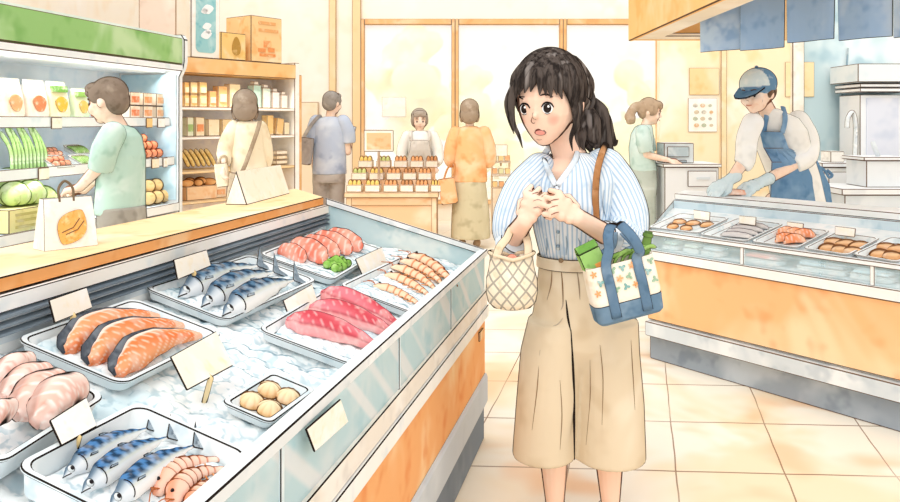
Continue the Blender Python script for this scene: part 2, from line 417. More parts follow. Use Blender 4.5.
# far end glass, sloping up to the ledge
bm = BM(); A, B = Vector((.0, .0, 0)), Vector((-.31, .6, 0)); t = (B-A).normalized(); nrm = Vector((t.y, -t.x, 0))*.008
hexa(bm, [A+Vector((0,0,.62)), B+Vector((0,0,.62)), B-nrm+Vector((0,0,.62)), A-nrm+Vector((0,0,.62))], [A+Vector((0,0,.79)), B+Vector((0,0,1.02)), B-nrm+Vector((0,0,1.02)), A-nrm+Vector((0,0,.79))])
g2 = wc('c4dfe6', 'e9f4f3', 'a9d0da', 5, .9, alpha=.72); obj('end_glass', bm, g2, case)
bm = BM(); hexa(bm, [A+nrm+Vector((0,0,.785)), B+nrm+Vector((0,0,1.02)), B-nrm*2+Vector((0,0,1.02)), A-nrm*2+Vector((0,0,.785))], [A+nrm+Vector((0,0,.812)), B+nrm+Vector((0,0,1.047)), B-nrm*2+Vector((0,0,1.047)), A-nrm*2+Vector((0,0,.812))])
obj('end_rail', bm, wc('e9edee', 'ffffff', 'c6d2d8', 5, .7), case, inkw=.0045)
# back: cream band, louvred vent, plain strip
bm = BM(); bar(bm, .585, .60, .985, 1.018, xe=-.31); obj('back_band', bm, wc('f4f1ea', 'ffffff', 'd3e0e6', 3, .8), case, inkw=.003)
bm = BM()
bar(bm, .597, .605, .92, .99, xe=-.31)
vent = obj('vent_grille', bm, wc('dbe3e8', 'eef2f4', 'bcc8d0', 4, .8), case)
for k in range(3):
    bm = BM(); bar(bm, .580, .598, .978-k*.017-.005, .978-k*.017, .978-k*.017-.001, .978-k*.017+.004, xe=-.315)
    obj('louvre', bm, wc('74818d', '98a4ae', '5d6a76', 3, .5), vent)
bm = BM(); box(bm, -.155, -.075, -.012, -.004, .455, .495, Matrix.Translation((0,0,0)))
o = obj('latch', bm, wc('f0c692', 'f9e2c0', 'dca266', 5, .6), case, inkw=.004)
# timber ledge along the back: a continuous worktop of its own
bm = BM(); hexa(bm, [(XN, .60, 1.02), (-.33, .60, 1.02), (-.29, .63, 1.02), (.03, .88, 1.02), (XN, .88, 1.02)], [(XN, .60, 1.052), (-.33, .60, 1.052), (-.29, .63, 1.052), (.03, .88, 1.052), (XN, .88, 1.052)])
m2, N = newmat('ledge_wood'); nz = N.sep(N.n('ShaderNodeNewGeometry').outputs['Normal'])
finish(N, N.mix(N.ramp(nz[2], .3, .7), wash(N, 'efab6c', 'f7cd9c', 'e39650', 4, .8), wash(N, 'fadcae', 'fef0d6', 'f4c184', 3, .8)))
obj('timber_ledge', bm, m2, M=MC, inkw=.0045, label='long pale timber ledge topping the back of the near fish case', cat='counter')

# ------------------------------------------------------------------ crushed ice
ZF, ZB, B0, B1 = .735, .905, .02, .60
TH = math.atan2(ZB-ZF, B1-B0)
MI = MC @ T(0, B0, ZF) @ Matrix.Rotation(TH, 4, 'X')       # ice frame: x along case, y up the slope, z off the ice
MIi = MI.inverted(); ICE_N = MI.to_3x3() @ Vector((0, 0, 1)); YM = (B1-B0)/math.cos(TH)
def ice(px, py, h=0.0):
    p = on_plane(px, py, MI @ Vector((0, 0, h)), ICE_N); q = MIi @ p; return Vector((q.x, q.y, h))
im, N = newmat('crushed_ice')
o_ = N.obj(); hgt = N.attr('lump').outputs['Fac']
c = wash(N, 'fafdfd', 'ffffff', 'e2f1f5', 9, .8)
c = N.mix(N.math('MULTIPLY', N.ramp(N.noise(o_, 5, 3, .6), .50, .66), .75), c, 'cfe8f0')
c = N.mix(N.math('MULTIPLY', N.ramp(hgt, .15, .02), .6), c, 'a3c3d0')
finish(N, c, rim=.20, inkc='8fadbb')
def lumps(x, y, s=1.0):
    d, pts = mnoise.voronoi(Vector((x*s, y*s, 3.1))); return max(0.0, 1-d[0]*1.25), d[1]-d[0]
def ice_patch(x0, x1, y0, y1, step, amp, s, xfun=None, base=0.0, dome=0.0, seed=0.0):
    bm = BM(); nx = max(2, int((x1-x0)/step)); ny = max(2, int((y1-y0)/step)); V = []; hl = bm.verts.layers.float.new('lump')
    for i in range(nx+1):
        row = []
        for j in range(ny+1):
            y = y0+(y1-y0)*j/ny; xe = xfun(y) if xfun else x1; x = x0+(xe-x0)*i/nx
            a, e = lumps(x+seed, y+seed, s); keep = .25+.75*(mnoise.noise(Vector((x*7, y*7, seed)))*.5+.5)
            ed = min(1, min(i, nx-i)/3, min(j, ny-j)/3) if dome else 1
            v = bm.verts.new((x, y, base+amp*math.sqrt(max(a, 0))*keep + dome*ed + amp*.6*mnoise.noise(Vector((x*9, y*9, 1+seed)))))
            v[hl] = e; row.append(v)
        V.append(row)
    for i in range(nx):
        for j in range(ny): bm.faces.new((V[i][j], V[i+1][j], V[i+1][j+1], V[i][j+1]))
    return bm
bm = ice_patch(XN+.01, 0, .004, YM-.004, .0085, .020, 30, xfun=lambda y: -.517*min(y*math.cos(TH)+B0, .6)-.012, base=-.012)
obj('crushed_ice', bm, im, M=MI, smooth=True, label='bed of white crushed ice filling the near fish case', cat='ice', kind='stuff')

# ------------------------------------------------------------------ trays
TRAY = wc('e6edef', 'fafcfc', 'c3d6de', 7, .8, name='tray_plastic'); TRAYIN = wc('cfdfe6', 'eef5f7', 'aec6d2', 7, .8)
def tray_mesh(w, d, h, r, lip=.012, inkw=.004, inset=.012):
    def rr(dx, z, rr_): return [(x, y, z) for x, y in rrect(w-2*dx, d-2*dx, max(rr_, .004))]
    bm = BM(); rings(bm, [rr(inset, 0, r*.8), rr(.004, h-.006, r), rr(0, h-.006, r), rr(0, h, r), rr(lip, h, r-lip*.5), rr(lip+inset, .005, r*.7)])
    bm.faces.ensure_lookup_table()
    for f in bm.faces:
        c = f.calc_center_median()
        f.material_index = 0
    return bm
TRAYS = {}
def tray(key, corners, label, h=.028, r=.03, group=None, z=.004, inkw=.0042):
    P = [ice(*c, h) for c in corners]; c = sum(P, Vector())/4
    w = ((P[1]-P[0]).length+(P[2]-P[3]).length)/2; d = ((P[3]-P[0]).length+(P[2]-P[1]).length)/2
    u = ((P[1]-P[0])+(P[2]-P[3])); a = math.atan2(u.y, u.x)
    M = MI @ T(c.x, c.y, z) @ Matrix.Rotation(a, 4, 'Z')
    bm = tray_mesh(w, d, h, r); o = obj('fish_tray', bm, [TRAY, ink('dark')], M=M, inkw=inkw, smooth=35, label=label, cat='tray', group=group)
    TRAYS[key] = (M, w, d, h); return M
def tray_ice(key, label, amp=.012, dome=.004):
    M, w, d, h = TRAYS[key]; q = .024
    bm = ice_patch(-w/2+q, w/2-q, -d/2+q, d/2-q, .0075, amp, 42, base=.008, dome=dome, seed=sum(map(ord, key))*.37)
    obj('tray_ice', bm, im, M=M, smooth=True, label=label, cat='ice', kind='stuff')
tray('salmon', [(17,343),(128,297),(229,337),(118,383)], 'white plastic tray holding three salmon fillets')
tray('mackA', [(146,290),(245,254),(321,282),(222,320)], 'white plastic tray holding the upper three silver mackerel')
tray('pink', [(260,253.5),(325,229),(381,251),(332,282)], 'white plastic tray of pink sashimi slices with green garnish')
tray('shrimp', [(343,287.5),(400,255),(461,282),(408,312)], 'white plastic tray of orange shrimp at the far end of the case')
tray('tuna', [(261.7,331),(320,290),(405,323),(349,366)], 'white plastic tray of deep pink tuna blocks')
tray('scallop', [(221,403),(271,371.5),(316,391.6),(269,425)], 'small white plastic tray of four scallops on the ice', h=.024, r=.018)
tray('mackB', [(14,471),(129,403),(264,455),(148,534)], 'white plastic tray at the bottom with blue striped mackerel and shrimp', h=.045)
tray('pale', [(-116,418),(6,358),(109,398),(-10,470)], 'white plastic tray of pale pinkish fillets, cut by the frame edge', h=.045)
for k, l in (('salmon','salmon fillets'),('mackA','upper mackerel'),('shrimp','orange shrimp'),('tuna','tuna blocks'),('mackB','bottom mackerel and shrimp'),('pink','pink sashimi'),('pale','pale fillets')):
    tray_ice(k, f'crushed ice in the tray under the {l}')

# ------------------------------------------------------------------ seafood
def loftx(L, wfn, hfn, cfn, n=44, m=26, bend=0.0, zbase=0.0, flat=.35, sup=1.0, tip=.0):
    """a body along x: half width wfn(t), height hfn(t); flattened underside; pigment cfn(t, s, up)"""
    bm = BM(); cl = bm.verts.layers.float_color.new('Col'); rs = []
    def put(p, c):
        v = bm.verts.new(p); v[cl] = (*lin(c), 1); return v
    for i in range(n+1):
        t = i/n; t_ = .5-.5*math.cos(PI*t) if sup else t; ww, hh = wfn(t_), hfn(t_); row = []
        for k in range(m):
            a = 2*PI*k/m; cy, cz = math.cos(a), math.sin(a); cz2 = cz if cz > 0 else cz*flat
            row.append(put(((t_-.5)*L, ww*cy + bend*4*t_*(1-t_), zbase+hh*(cz2+flat)), cfn(t_, cy, cz)))
        rs.append(row)
    for a, b in zip(rs, rs[1:]):
        for k in range(m): bm.faces.new((a[k], a[(k+1) % m], b[(k+1) % m], b[k]))
    bm.faces.new(rs[0][::-1]); bm.faces.new(rs[-1]); return bm
def lerp_tab(tab):
    def f(t):
        for (a, x), (b, y) in zip(tab, tab[1:]):
            if t <= b:
                q = (t-a)/(b-a); q = q*q*(3-2*q); return x+(y-x)*q
        return tab[-1][1]
    return f
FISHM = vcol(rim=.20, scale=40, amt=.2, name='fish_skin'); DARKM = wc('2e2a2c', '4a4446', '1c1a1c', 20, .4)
def place(p0, p1, z, key=None):
    """matrix on the ice frame for something lying from pixel p0 to pixel p1"""
    a, b = ice(*p0, z), ice(*p1, z); c = (a+b)/2; d = b-a
    return MI @ T(c.x, c.y, z) @ Matrix.Rotation(math.atan2(d.y, d.x), 4, 'Z'), d.length
def mackerel(p0, p1, z, label, group, blue='5f7f9e', seed=0, ratio=.074):
    M, L = place(p0, p1, z); M = M @ T(0, -L*.045, L*ratio*.10) @ R(34, 'X'); e = empty('mackerel', M, label, 'fish', group)
    wt = lerp_tab([(0, .012), (.08, .45), (.24, .93), (.42, 1), (.62, .82), (.8, .46), (.93, .17), (1, .12)]); W = L*ratio
    Lb = L*.88
    def colr(t, s, up):
        bars = math.sin(t*64+math.sin(s*9+seed)*1.1+seed)
        if t < .19: c = mixc('e9edf0', '8ea1b0', (s+.15)*1.1); c = mixc(c, '5d7183', (s-.45)*2.2)
        else:
            c = mixc('fbfaf6', 'cfdbe2', (s+.60)*1.6); c = mixc(c, '93aec4', (s+.10)*3.0); c = mixc(c, blue, (s-.08)*3.2)
            if s > .02 and bars > .05: c = mixc(c, '26394e', min(1, (s-.02)*5)*.9)
            if abs(s+.10) < .08: c = mixc(c, 'c9c7a0', .35)
        return c
    bm = loftx(Lb, lambda t: W*wt(t), lambda t: W*.52*wt(t), colr, 64, 30, bend=W*.42)
    obj('body', bm, FISHM, e, M=T(-(L-Lb)/2, 0, 0), smooth=True)
    def loc(t, s): return Vector(((t-.5)*Lb-(L-Lb)/2, W*wt(t)*s + W*.42*4*t*(1-t), 0))
    def top(t, s): return W*.52*wt(t)*(math.sqrt(max(0, 1-s*s))+.35)
    p = loc(.085, .22); bm = BM(); ball(bm, (p.x, p.y, top(.085, .22)-W*.01), (W*.29, W*.29, W*.12), 16); ey = obj('eye', bm, wc('d9dfe0', 'ffffff', 'b8c4ca', 20, .4, rim=.5), e, smooth=True)
    bm = BM(); ball(bm, (p.x, p.y, top(.085, .22)+W*.06), (W*.17, W*.17, W*.08), 12); obj('pupil', bm, DARKM, ey, smooth=True)
    def line(pts, r, name):
        bm = BM(); tube(bm, [Vector((*loc(t, s).xy, top(t, s)+.0003)) for t, s in pts], r, 6); obj(name, bm, ink('dark'), e)
    line([(.175+.03*math.cos(a), math.sin(a)*.85) for a in [x*.2-1.3 for x in range(13)]], L*.0035, 'gill_line')
    line([(.004, -.1), (.03, -.35), (.065, -.42)], L*.0035, 'mouth_line')
    FIN = wc('8796a2', 'b9c4ca', '525f6b', 30, .9, rim=0)
    def fin(poly, name, zz):
        bm = BM(); prism(bm, [(q.x, q.y) for q in poly], zz, zz+.003); obj(name, bm, [FIN, ink('dark')], e, inkw=.0035)
    q = loc(.245, -.05); fin([q, q+Vector((L*.085, -W*.10, 0)), q+Vector((L*.10, W*.12, 0)), q+Vector((L*.03, W*.20, 0))], 'pectoral_fin', top(.3, 0)-.002)
    q = loc(1, 0); fin([q+Vector((-L*.02, -W*.12, 0)), q+Vector((L*.15, -W*1.5, 0)), q+Vector((L*.06, 0, 0)), q+Vector((L*.15, W*1.5, 0)), q+Vector((-L*.02, W*.12, 0))], 'tail_fin', W*.06)
    q = loc(.48, 1); fin([q+Vector((0, -W*.15, 0)), q+Vector((L*.10, -W*.16, 0)), q+Vector((L*.05, W*.10, 0)), q+Vector((L*.005, W*.14, 0))], 'dorsal_fin', W*.15)
    q = loc(.60, -1); fin([q+Vector((0, W*.12, 0)), q+Vector((L*.03, -W*.22, 0)), q+Vector((L*.085, W*.16, 0))], 'anal_fin', W*.15)
    return e
for i, (a, b) in enumerate((((169, 296), (260, 261)), ((192, 306), (275, 267)), ((213, 315), (295, 275)))):
    mackerel(a, b, .022+.004*i, ['silver mackerel at the back of the upper trio, nearest the vent grille', 'middle silver mackerel of the upper trio between its two mates', 'silver mackerel at the front of the upper trio, nearest the tuna sign'][i], 'silver mackerel in the upper tray', '587a97', i*1.3)
for i, (a, b) in enumerate((((56, 477), (152, 422)), ((74, 492), (172, 430)), ((101, 507), (197, 438)))):
    mackerel(a, b, .022+.004*i, ['blue striped mackerel in the bottom tray, beside the price card', 'middle blue striped mackerel of the bottom tray', 'blue striped mackerel in the bottom tray, right beside the shrimp'][i], 'blue mackerel in the bottom tray', '4f80b4', i*1.7+.5, .090)

def fillet(name, p0, p1, z, W, Ht, colr, label, cat, group, wtab, htab, bend=.0, rim=.20, n=60, m=30, rot=30):
    M, L = place(p0, p1, z); M = M @ T(0, 0, W*.25) @ R(rot, 'X')
    bm = loftx(L, lambda t: W*wtab(t), lambda t: Ht*htab(t), colr, n, m, bend=bend*L)
    return obj(name, bm, vcol(rim=rim, name=f'flesh_{rim}'), M=M, smooth=True, label=label, cat=cat, group=group), M, L
SW = lerp_tab([(0, .28), (.06, .62), (.25, 1), (.5, .86), (.75, .56), (.92, .42), (1, .25)])
SH = lerp_tab([(0, .55), (.1, .95), (.4, 1), (.8, .6), (1, .35)])
def salmon_c(seed):
    def f(t, s, up):
        c = mixc('f0834e', 'f6a878', .5+.5*math.sin(s*3+t*4+seed))
        w_ = abs(math.sin((t*1.0+abs(s+.2)*.16)*34+seed))
        if w_ < .26: c = mixc(c, 'fde0c8', .75)
        if s > .86: c = mixc('454a52', '6b727a', .5+.5*math.sin(t*23))
        elif s > .72: c = mixc(c, 'fdf0e4', .7)
        if t > .90: c = mixc(c, 'fbd9c0', .6)
        return c
    return f
def salmon(p0, p1, i, lab):
    M, L = place(p0, p1, .016+.004*i); M = M @ T(0, -L*.04, L*.012) @ R(32, 'X'); e = empty('salmon_fillet', M, lab, 'fish fillet', 'salmon fillets in the tray')
    W = L*.120; bend = .085*L; f = salmon_c(i*1.1)
    bm = loftx(L, lambda t: W*SW(t), lambda t: L*.07*SH(t), f, 70, 34, bend=bend)
    obj('flesh', bm, vcol(rim=.16, name='flesh_salmon'), e, smooth=True)
    # skin: a dark band hugging the upper edge and the blunt end
    pts = [Vector(((t-.5)*L, W*SW(t)*.93+bend*4*t*(1-t), L*.07*SH(t)*.55)) for t in [0, .02, .05, .1, .16, .24, .34, .45, .56, .68, .8, .9]]
    bm = BM(); tube(bm, [Vector((-.5*L-.001, -W*.16, L*.015))]+pts, [L*.010]+[L*.026, L*.034, L*.038, L*.036, L*.032, L*.028, L*.024, L*.020, L*.016, L*.012, L*.009, L*.006], 10, flat=.9)
    obj('skin', bm, wc('4d525a', '7d838a', '2f3338', 18, .8, rim=.3), e, smooth=True)
for i, (a, b) in enumerate((((56, 352), (152, 317)), ((80, 363), (176, 326)), ((107, 374), (194, 336)))):
    salmon(a, b, i, ['orange salmon fillet with dark skin, at the back beside the price card', 'middle of the three orange salmon fillets with dark skin', 'orange salmon fillet with dark skin, at the front of its tray'][i])
TW = lerp_tab([(0, .25), (.05, .62), (.2, 1), (.5, .92), (.75, .62), (.93, .36), (1, .18)])
TH_ = lerp_tab([(0, .5), (.08, .9), (.3, 1), (.7, .75), (1, .4)])
def tuna_c(seed):
    def f(t, s, up):
        c = mixc('cf4f5a', 'e5808a', .5+.5*math.sin(s*2.4+t*5+seed))
        if abs(math.sin(t*30+s*4.5+seed)) < .20: c = mixc(c, 'f7c3c2', .6)
        if s > .55: c = mixc(c, 'c24a58', .6)
        if s < -.50: c = mixc(c, 'f3b0ae', .7)
        if abs(s+.42) < .10: c = mixc(c, 'b04c56', .7)
        return c
    return f
for i, (a, b) in enumerate((((321, 298), (399, 332)), ((308, 313), (396, 341)), ((285, 326), (379, 354)))):
    L = place(a, b, .02)[1]
    fillet('tuna_block', a, b, .016, L*.165, L*.10, tuna_c(i*1.4), ['deep pink tuna block at the back, nearest the shrimp tray', 'middle deep pink tuna block of three', 'deep pink tuna block at the front, next to the bare ice'][i], 'fish fillet', 'tuna blocks in the tray', TW, TH_, bend=[.04, .06, .06][i], rim=.20)
PW = lerp_tab([(0, .3), (.12, .85), (.4, 1), (.75, .9), (.93, .6), (1, .25)])
def pink_c(base, lite, seed):
    def f(t, s, up):
        c = mixc(base, lite, .5+.5*math.sin(s*2+t*6+seed))
        if abs(math.sin(t*19+s*2+seed)) < .28: c = mixc(c, 'fde3d8', .7)
        return c
    return f
for i, (a, b) in enumerate((((280, 253), (304, 265)), ((292, 247), (324, 266)), ((303, 244), (338, 260)), ((314, 240), (350, 257)), ((327, 237), (360, 254)))):
    L = place(a, b, .02)[1]
    fillet('sashimi_slice', a, b, .014+.005*(i % 2), L*.24 if i else L*.30, .030, pink_c('ec7f68', 'f4a792', i), ['pink sashimi slice at the low end of its row by the mackerel tails', 'second pink sashimi slice from the mackerel tails', 'middle pink sashimi slice of the row of five', 'fourth pink sashimi slice from the mackerel tails', 'pink sashimi slice at the high end, by the end glass'][i], 'fish slice', 'pink sashimi slices', PW, PW, bend=.06, rim=.26, n=30, m=20)
# parsley garnish
gp = ice(336, 267, .02); e = empty('parsley_sprig', MI @ T(gp.x, gp.y, .012), 'bright green parsley garnish on the pink sashimi tray', 'garnish')
bm = BM(); rnd = random.Random(3)
for k in range(26):
    a = rnd.uniform(0, 2*PI); q = rnd.uniform(0, 1)**.6
    ball(bm, (q*.072*math.cos(a), q*.032*math.sin(a), .016+.016*(1-q)+rnd.uniform(0, .006)), rnd.uniform(.010, .016), 8)
obj('leaves', remesh('leaves', bm, .004, 1), wc('8fc05a', 'b9dc8a', '5f9638', 30, .9, rim=.35, inkc='3f5a2a'), e)
bm = BM(); tube(bm, [(-.02, 0, .004), (.03, -.02, .005), (.06, -.03, .003)], .004, 6); obj('stem', bm, wc('7aa548'), e, smooth=True)

SHR = lerp_tab([(0, .35), (.07, .72), (.2, 1), (.45, .92), (.7, .62), (.9, .34), (1, .22)])
SHM = vcol(rim=.36, inkc='7a3f22', name='shrimp_shell')
def shrimp(p0, p1, z, label, group, arch=.16, base='f1a066', lite='fbd9b8', dark='d9743f', fat=.10, flip=1):
    M, L = place(p0, p1, z); e = empty('shrimp', M, label, 'shrimp', group)
    # body arched sideways on its side
    n, m = 46, 16; bm = BM(); cl = bm.verts.layers.float_color.new('Col'); rs = []
    def cen(t): return Vector(((t-.5)*L, flip*arch*L*(4*t*(1-t)), 0))
    for i in range(n+1):
        t = i/n; c = cen(t); d = (cen(min(1, t+.01))-cen(max(0, t-.01))).normalized(); nn_ = Vector((-d.y, d.x, 0))*flip; seg = (t*8.5) % 1 if t > .2 else .5
        r_ = L*fat*SHR(t)*(1+.10*(seg-.5 if t > .2 else 0)); row = []
        for k in range(m):
            a = 2*PI*k/m; s = math.cos(a); zz = math.sin(a)
            cc = mixc(base, lite, .5-.6*s)
            if t > .22 and (seg < .20): cc = mixc(cc, dark, .9)
            elif t > .22 and seg > .55: cc = mixc(cc, lite, .45)
            if t < .2 and s > .1: cc = mixc(cc, dark, .35)
            v = bm.verts.new(c+nn_*(r_*s)+Vector((0, 0, r_*.85*(zz if zz > 0 else .5*zz)+r_*.43))); v[cl] = (*lin(cc), 1); row.append(v)
        rs.append(row)
    for a, b in zip(rs, rs[1:]):
        for k in range(m): bm.faces.new((a[k], a[(k+1) % m], b[(k+1) % m], b[k]))
    bm.faces.new(rs[0][::-1]); bm.faces.new(rs[-1]); obj('shell', bm, SHM, e, smooth=True)
    q = cen(1); d = (cen(1)-cen(.96)).normalized(); pn = Vector((-d.y, d.x, 0))
    bm = BM()
    for s in (-.7, 0, .7):
        a = q-d*L*.02; b = q+d*L*.10+pn*s*L*.07; mid = (a+b)/2+pn*(s*L*.02)
        w_ = pn*L*.022; hexa(bm, [x+Vector((0, 0, .004+.001*s)) for x in (a-w_*.4, mid-w_, b, mid+w_)][::1], [x+Vector((0, 0, .009+.001*s)) for x in (a-w_*.4, mid-w_, b, mid+w_)])
    obj('tail_fan', bm, [wc('e58a52', 'f7c49c', 'c4622f', 40, .8), ink('mid')], e, inkw=.0025)
    for k in range(5):
        t = .34+.11*k; c = cen(t); d2 = (cen(t+.01)-cen(t-.01)).normalized(); nn_ = Vector((-d2.y, d2.x, 0))*flip
        bm = BM(); tube(bm, [c-nn_*L*fat*.6+Vector((0,0,.006)), c-nn_*L*fat*1.25-d2*L*.02+Vector((0,0,.005)), c-nn_*L*fat*1.55-d2*L*.05+Vector((0,0,.003))], [L*.012, L*.009, L*.005], 6)
        obj('leg', bm, wc('e79a62', 'f8caa2', 'c97440', 40, .6), e, smooth=True)
    c = cen(.02); bm = BM()
    for s in (1, -.2): tube(bm, bez([c+Vector((0,0,.012)), c+Vector((-L*.10, flip*L*(.02+.05*s), .014)), c+Vector((-L*.20, flip*L*(-.04+.12*s), .008))], 6), L*.006, 5)
    obj('antennae', bm, wc('b9683a'), e)
    c = cen(.07); bm = BM(); ball(bm, c+Vector((0, flip*L*fat*.35, L*fat*.95)), L*.020, 8); obj('eye', bm, DARKM, e, smooth=True)
for i, (a, b) in enumerate((((373, 287), (424, 309)), ((384, 276), (433, 300)), ((391, 268), (438, 293)), ((400, 262), (444, 287)), ((408, 257), (452, 285)))):
    shrimp(a, b, .016+.003*i, ['orange shrimp at the front of the row, nearest the tuna', 'second orange shrimp from the tuna side', 'middle orange shrimp of the row of five', 'fourth orange shrimp from the tuna side', 'orange shrimp at the back of the row, nearest the end glass'][i], 'orange shrimp in the far tray', arch=.12)
for i, (a, b) in enumerate((((157, 497), (222, 461)), ((172, 508), (228, 470)), ((190, 516), (238, 482)))):
    shrimp(a, b, .018+.004*i, ['cooked pink shrimp touching the blue mackerel in the bottom tray', 'middle cooked pink shrimp of the bottom tray', 'cooked pink shrimp at the outer edge of the bottom tray'][i], 'cooked shrimp beside the blue mackerel', arch=.17, base='efa07c', lite='fbdcc8', dark='d8734c', fat=.13)

# scallops
def scallop(px, py, label):
    p = ice(px, py, .02); e = empty('scallop', MI @ T(p.x, p.y, .010) @ R(random.uniform(0, 360)), label, 'scallop', 'scallops in the small tray')
    bm = BM(); cl = bm.verts.layers.float_color.new('Col'); n, m = 8, 36; rs = []; r = .027
    for i in range(n+1):
        q = i/n; row = []
        for k in range(m):
            a = 2*PI*k/m; rr = r*math.sin(q*PI*.5)*(1+.05*math.cos(a*9)*q); z = .006+.020*math.cos(q*PI*.5)*(1+.06*math.cos(a*9)*q)
            c = mixc('f7e3bd', 'eebf86', q*q*.9); c = mixc(c, 'd99c62', .5*max(0, -math.cos(a*9))*q)
            v = bm.verts.new((max(rr, .0004)*math.cos(a), max(rr, .0004)*math.sin(a), z)); v[cl] = (*lin(c), 1); row.append(v)
        rs.append(row)
    rs.append([None]*m); row = []
    for k in range(m):
        a = 2*PI*k/m; v = bm.verts.new((r*.92*math.cos(a), r*.92*math.sin(a), 0)); v[cl] = (*lin('e2b27c'), 1); row.append(v)
    rs[-1] = row
    for a, b in zip(rs, rs[1:]):
        for k in range(m): bm.faces.new((a[k], b[k], b[(k+1) % m], a[(k+1) % m]))
    bm.faces.new(rs[0]); bm.faces.new(rs[-1][::-1]); obj('meat', bm, vcol(rim=.40, inkc='6b4a2e', name='scallop_meat'), e, smooth=True)
for (px, py), l in zip(((252, 400), (269.7, 389), (288.5, 396), (270, 408)), ('beside the yellow sign end of the tray', 'toward the back of the tray', 'nearest the tuna tray', 'nearest the front glass')):
    scallop(px, py, f'pale round scallop {l}, one of four')
# pale fillets at the frame edge
def pale_c(seed):
    def f(t, s, up):
        c = mixc('f3bfae', 'fadfd4', .5+.5*math.sin(s*2+t*5+seed)); q = abs(math.sin((t+abs(s)*.12)*26+seed))
        if q < .25: c = mixc(c, 'fff2ea', .8)
        elif q < .36: c = mixc(c, 'd99a86', .6)
        if s > .75: c = mixc(c, 'b58c80', .7)
        return c
    return f
PF = lerp_tab([(0, .3), (.1, .8), (.35, 1), (.75, .85), (1, .3)])
for i, (a, b) in enumerate((((-12, 392), (28, 372)), ((-2, 404), (48, 384)), ((10, 424), (62, 392)), ((30, 432), (80, 396)), ((-30, 440), (8, 420)))):
    L = place(a, b, .02)[1]
    fillet('pale_fillet', a, b, .018+.006*i, L*.24, .042, pale_c(i*1.2), ['pale pinkish fillet at the back of the tray cut by the frame', 'second pale pinkish fillet from the back of that tray', 'pale pinkish fillet lying in the middle of that tray', 'pale pinkish fillet beside the blank price card', 'pale pinkish fillet lowest in the frame, mostly cut off'][i], 'fish fillet', 'pale fillets at the frame edge', PF, PF, bend=.10, rim=.24, n=36, m=22)

# ------------------------------------------------------------------ blank price cards, standing in the ice
CARD = wc('fff9ec', 'ffffff', 'fdefd2', 12, .7)
def card(bl, br, tr, tl, label, stem=None, lift=0.0, lean=.35, group='blank price cards in the fish case', mat=None, zb=.012):
    """bottom edge on the ice, leaning back; corners taken from the four picture points"""
    a, b = (MI @ ice(*bl, zb+lift)), (MI @ ice(*br, zb+lift))
    hgt = ((bl[1]-tl[1])+(br[1]-tr[1]))/2/F_PX*(a.y+b.y)/2
    c, d = at(*tr, b.y+hgt*lean), at(*tl, a.y+hgt*lean); P = [a, b, c, d]
    n = ((b-a).cross(d-a)).normalized()*.0022
    e = empty('price_card', (a+b)/2, label, 'price card', group)
    bm = BM(); hexa(bm, [p+n for p in P], [p-n for p in P]) ; obj('card', bm, mat or CARD, e, world=True, inkw=.0036)
    m_ = (a+b)/2; s = m_ - ICE_N*(.02+lift*1.2)
    bm = BM(); tube(bm, [m_+(P[3]-P[0])*.12-n*1.6, m_, s], .0045 if lift == 0 else .006, 8); obj('stem', bm, wc('f3d59a', 'fbe9c4', 'd9ae6a', 9, .5, rim=.4), e, world=True, smooth=True)
    return e
card((54, 323.5), (92, 308), (86, 287), (48, 300), 'blank cream price card behind the salmon fillets', lift=.055, lean=-.05)
card((177, 280), (210.5, 266), (206, 249.5), (173, 259.5), 'blank cream price card behind the upper mackerel', lift=.055, lean=-.05)
card((290, 321), (319, 307), (311.6, 284), (282.5, 300.5), 'blank cream price card stuck before the tuna blocks')
card((363, 277.5), (387, 264), (381.6, 247), (355, 259), 'blank cream price card between the sashimi and shrimp trays')
card((60.5, 447), (97, 427), (86, 397), (48.5, 421), 'blank cream price card above the blue mackerel in the bottom tray', zb=.05)
card((186.5, 391), (233, 366), (216, 331), (169.5, 357), 'large blank yellow-edged sign on a stem in the bare ice', lift=.035, mat=wc('fff6e0', 'fffdf6', 'fae6b8', 9, .8))
# the card hung on the front glass
P = []
for px, py in ((314, 452.6), (348, 422), (340, 398.5), (305, 429)):
    q = on_plane(px, py, MC @ Vector((0, -.022, 0)), -cvv); P.append(q)
bm = BM(); nn_ = cvv*.0025; hexa(bm, [p-nn_ for p in P], [p+nn_ for p in P]); obj('glass_price_card', bm, CARD, inkw=.004, label='blank cream price card hung on the case front glass', cat='price card')

# ------------------------------------------------------------------ on the ledge: tent sign and paper bag
ez = 1.052
a, b, c = on_z(247, 205, ez), on_z(290, 193.5, ez), on_z(235, 201.5, ez)
u_ = (b-a).normalized(); wv = Vector((-u_.y, u_.x, 0)); Lw = (b-a).length; dep = .085; hh = .125
bm = BM(); A0, B0_, C0, D0 = a, b, b+wv*dep, a+wv*dep; t0 = (A0+D0)/2+Vector((0,0,hh)); t1 = (B0_+C0)/2+Vector((0,0,hh))
vs = [bm.verts.new(p) for p in (A0, B0_, C0, D0, t0, t1)]
for f in ((0,1,5,4), (2,3,4,5), (0,4,3), (1,2,5), (3,2,1,0)): bm.faces.new([vs[i] for i in f])
obj('tent_sign', bm, wc('fff6e6', 'fffdf8', 'f6e6cc', 9, .7), inkw=.0045, label='blank folded tent sign standing on the timber ledge', cat='sign')
p = on_z(66, 247, ez); s = (p.y)/F_PX
e = empty('paper_bag', T(p.x, p.y, ez) @ R(50), 'white paper bag with an orange drawing, standing on the timber ledge', 'bag')
W_, D_, H_ = 53*s, 26*s, 50*s
bm = BM(); lo = [(-W_/2, -D_/2, 0), (W_/2, -D_/2, 0), (W_/2, D_/2, 0), (-W_/2, D_/2, 0)]
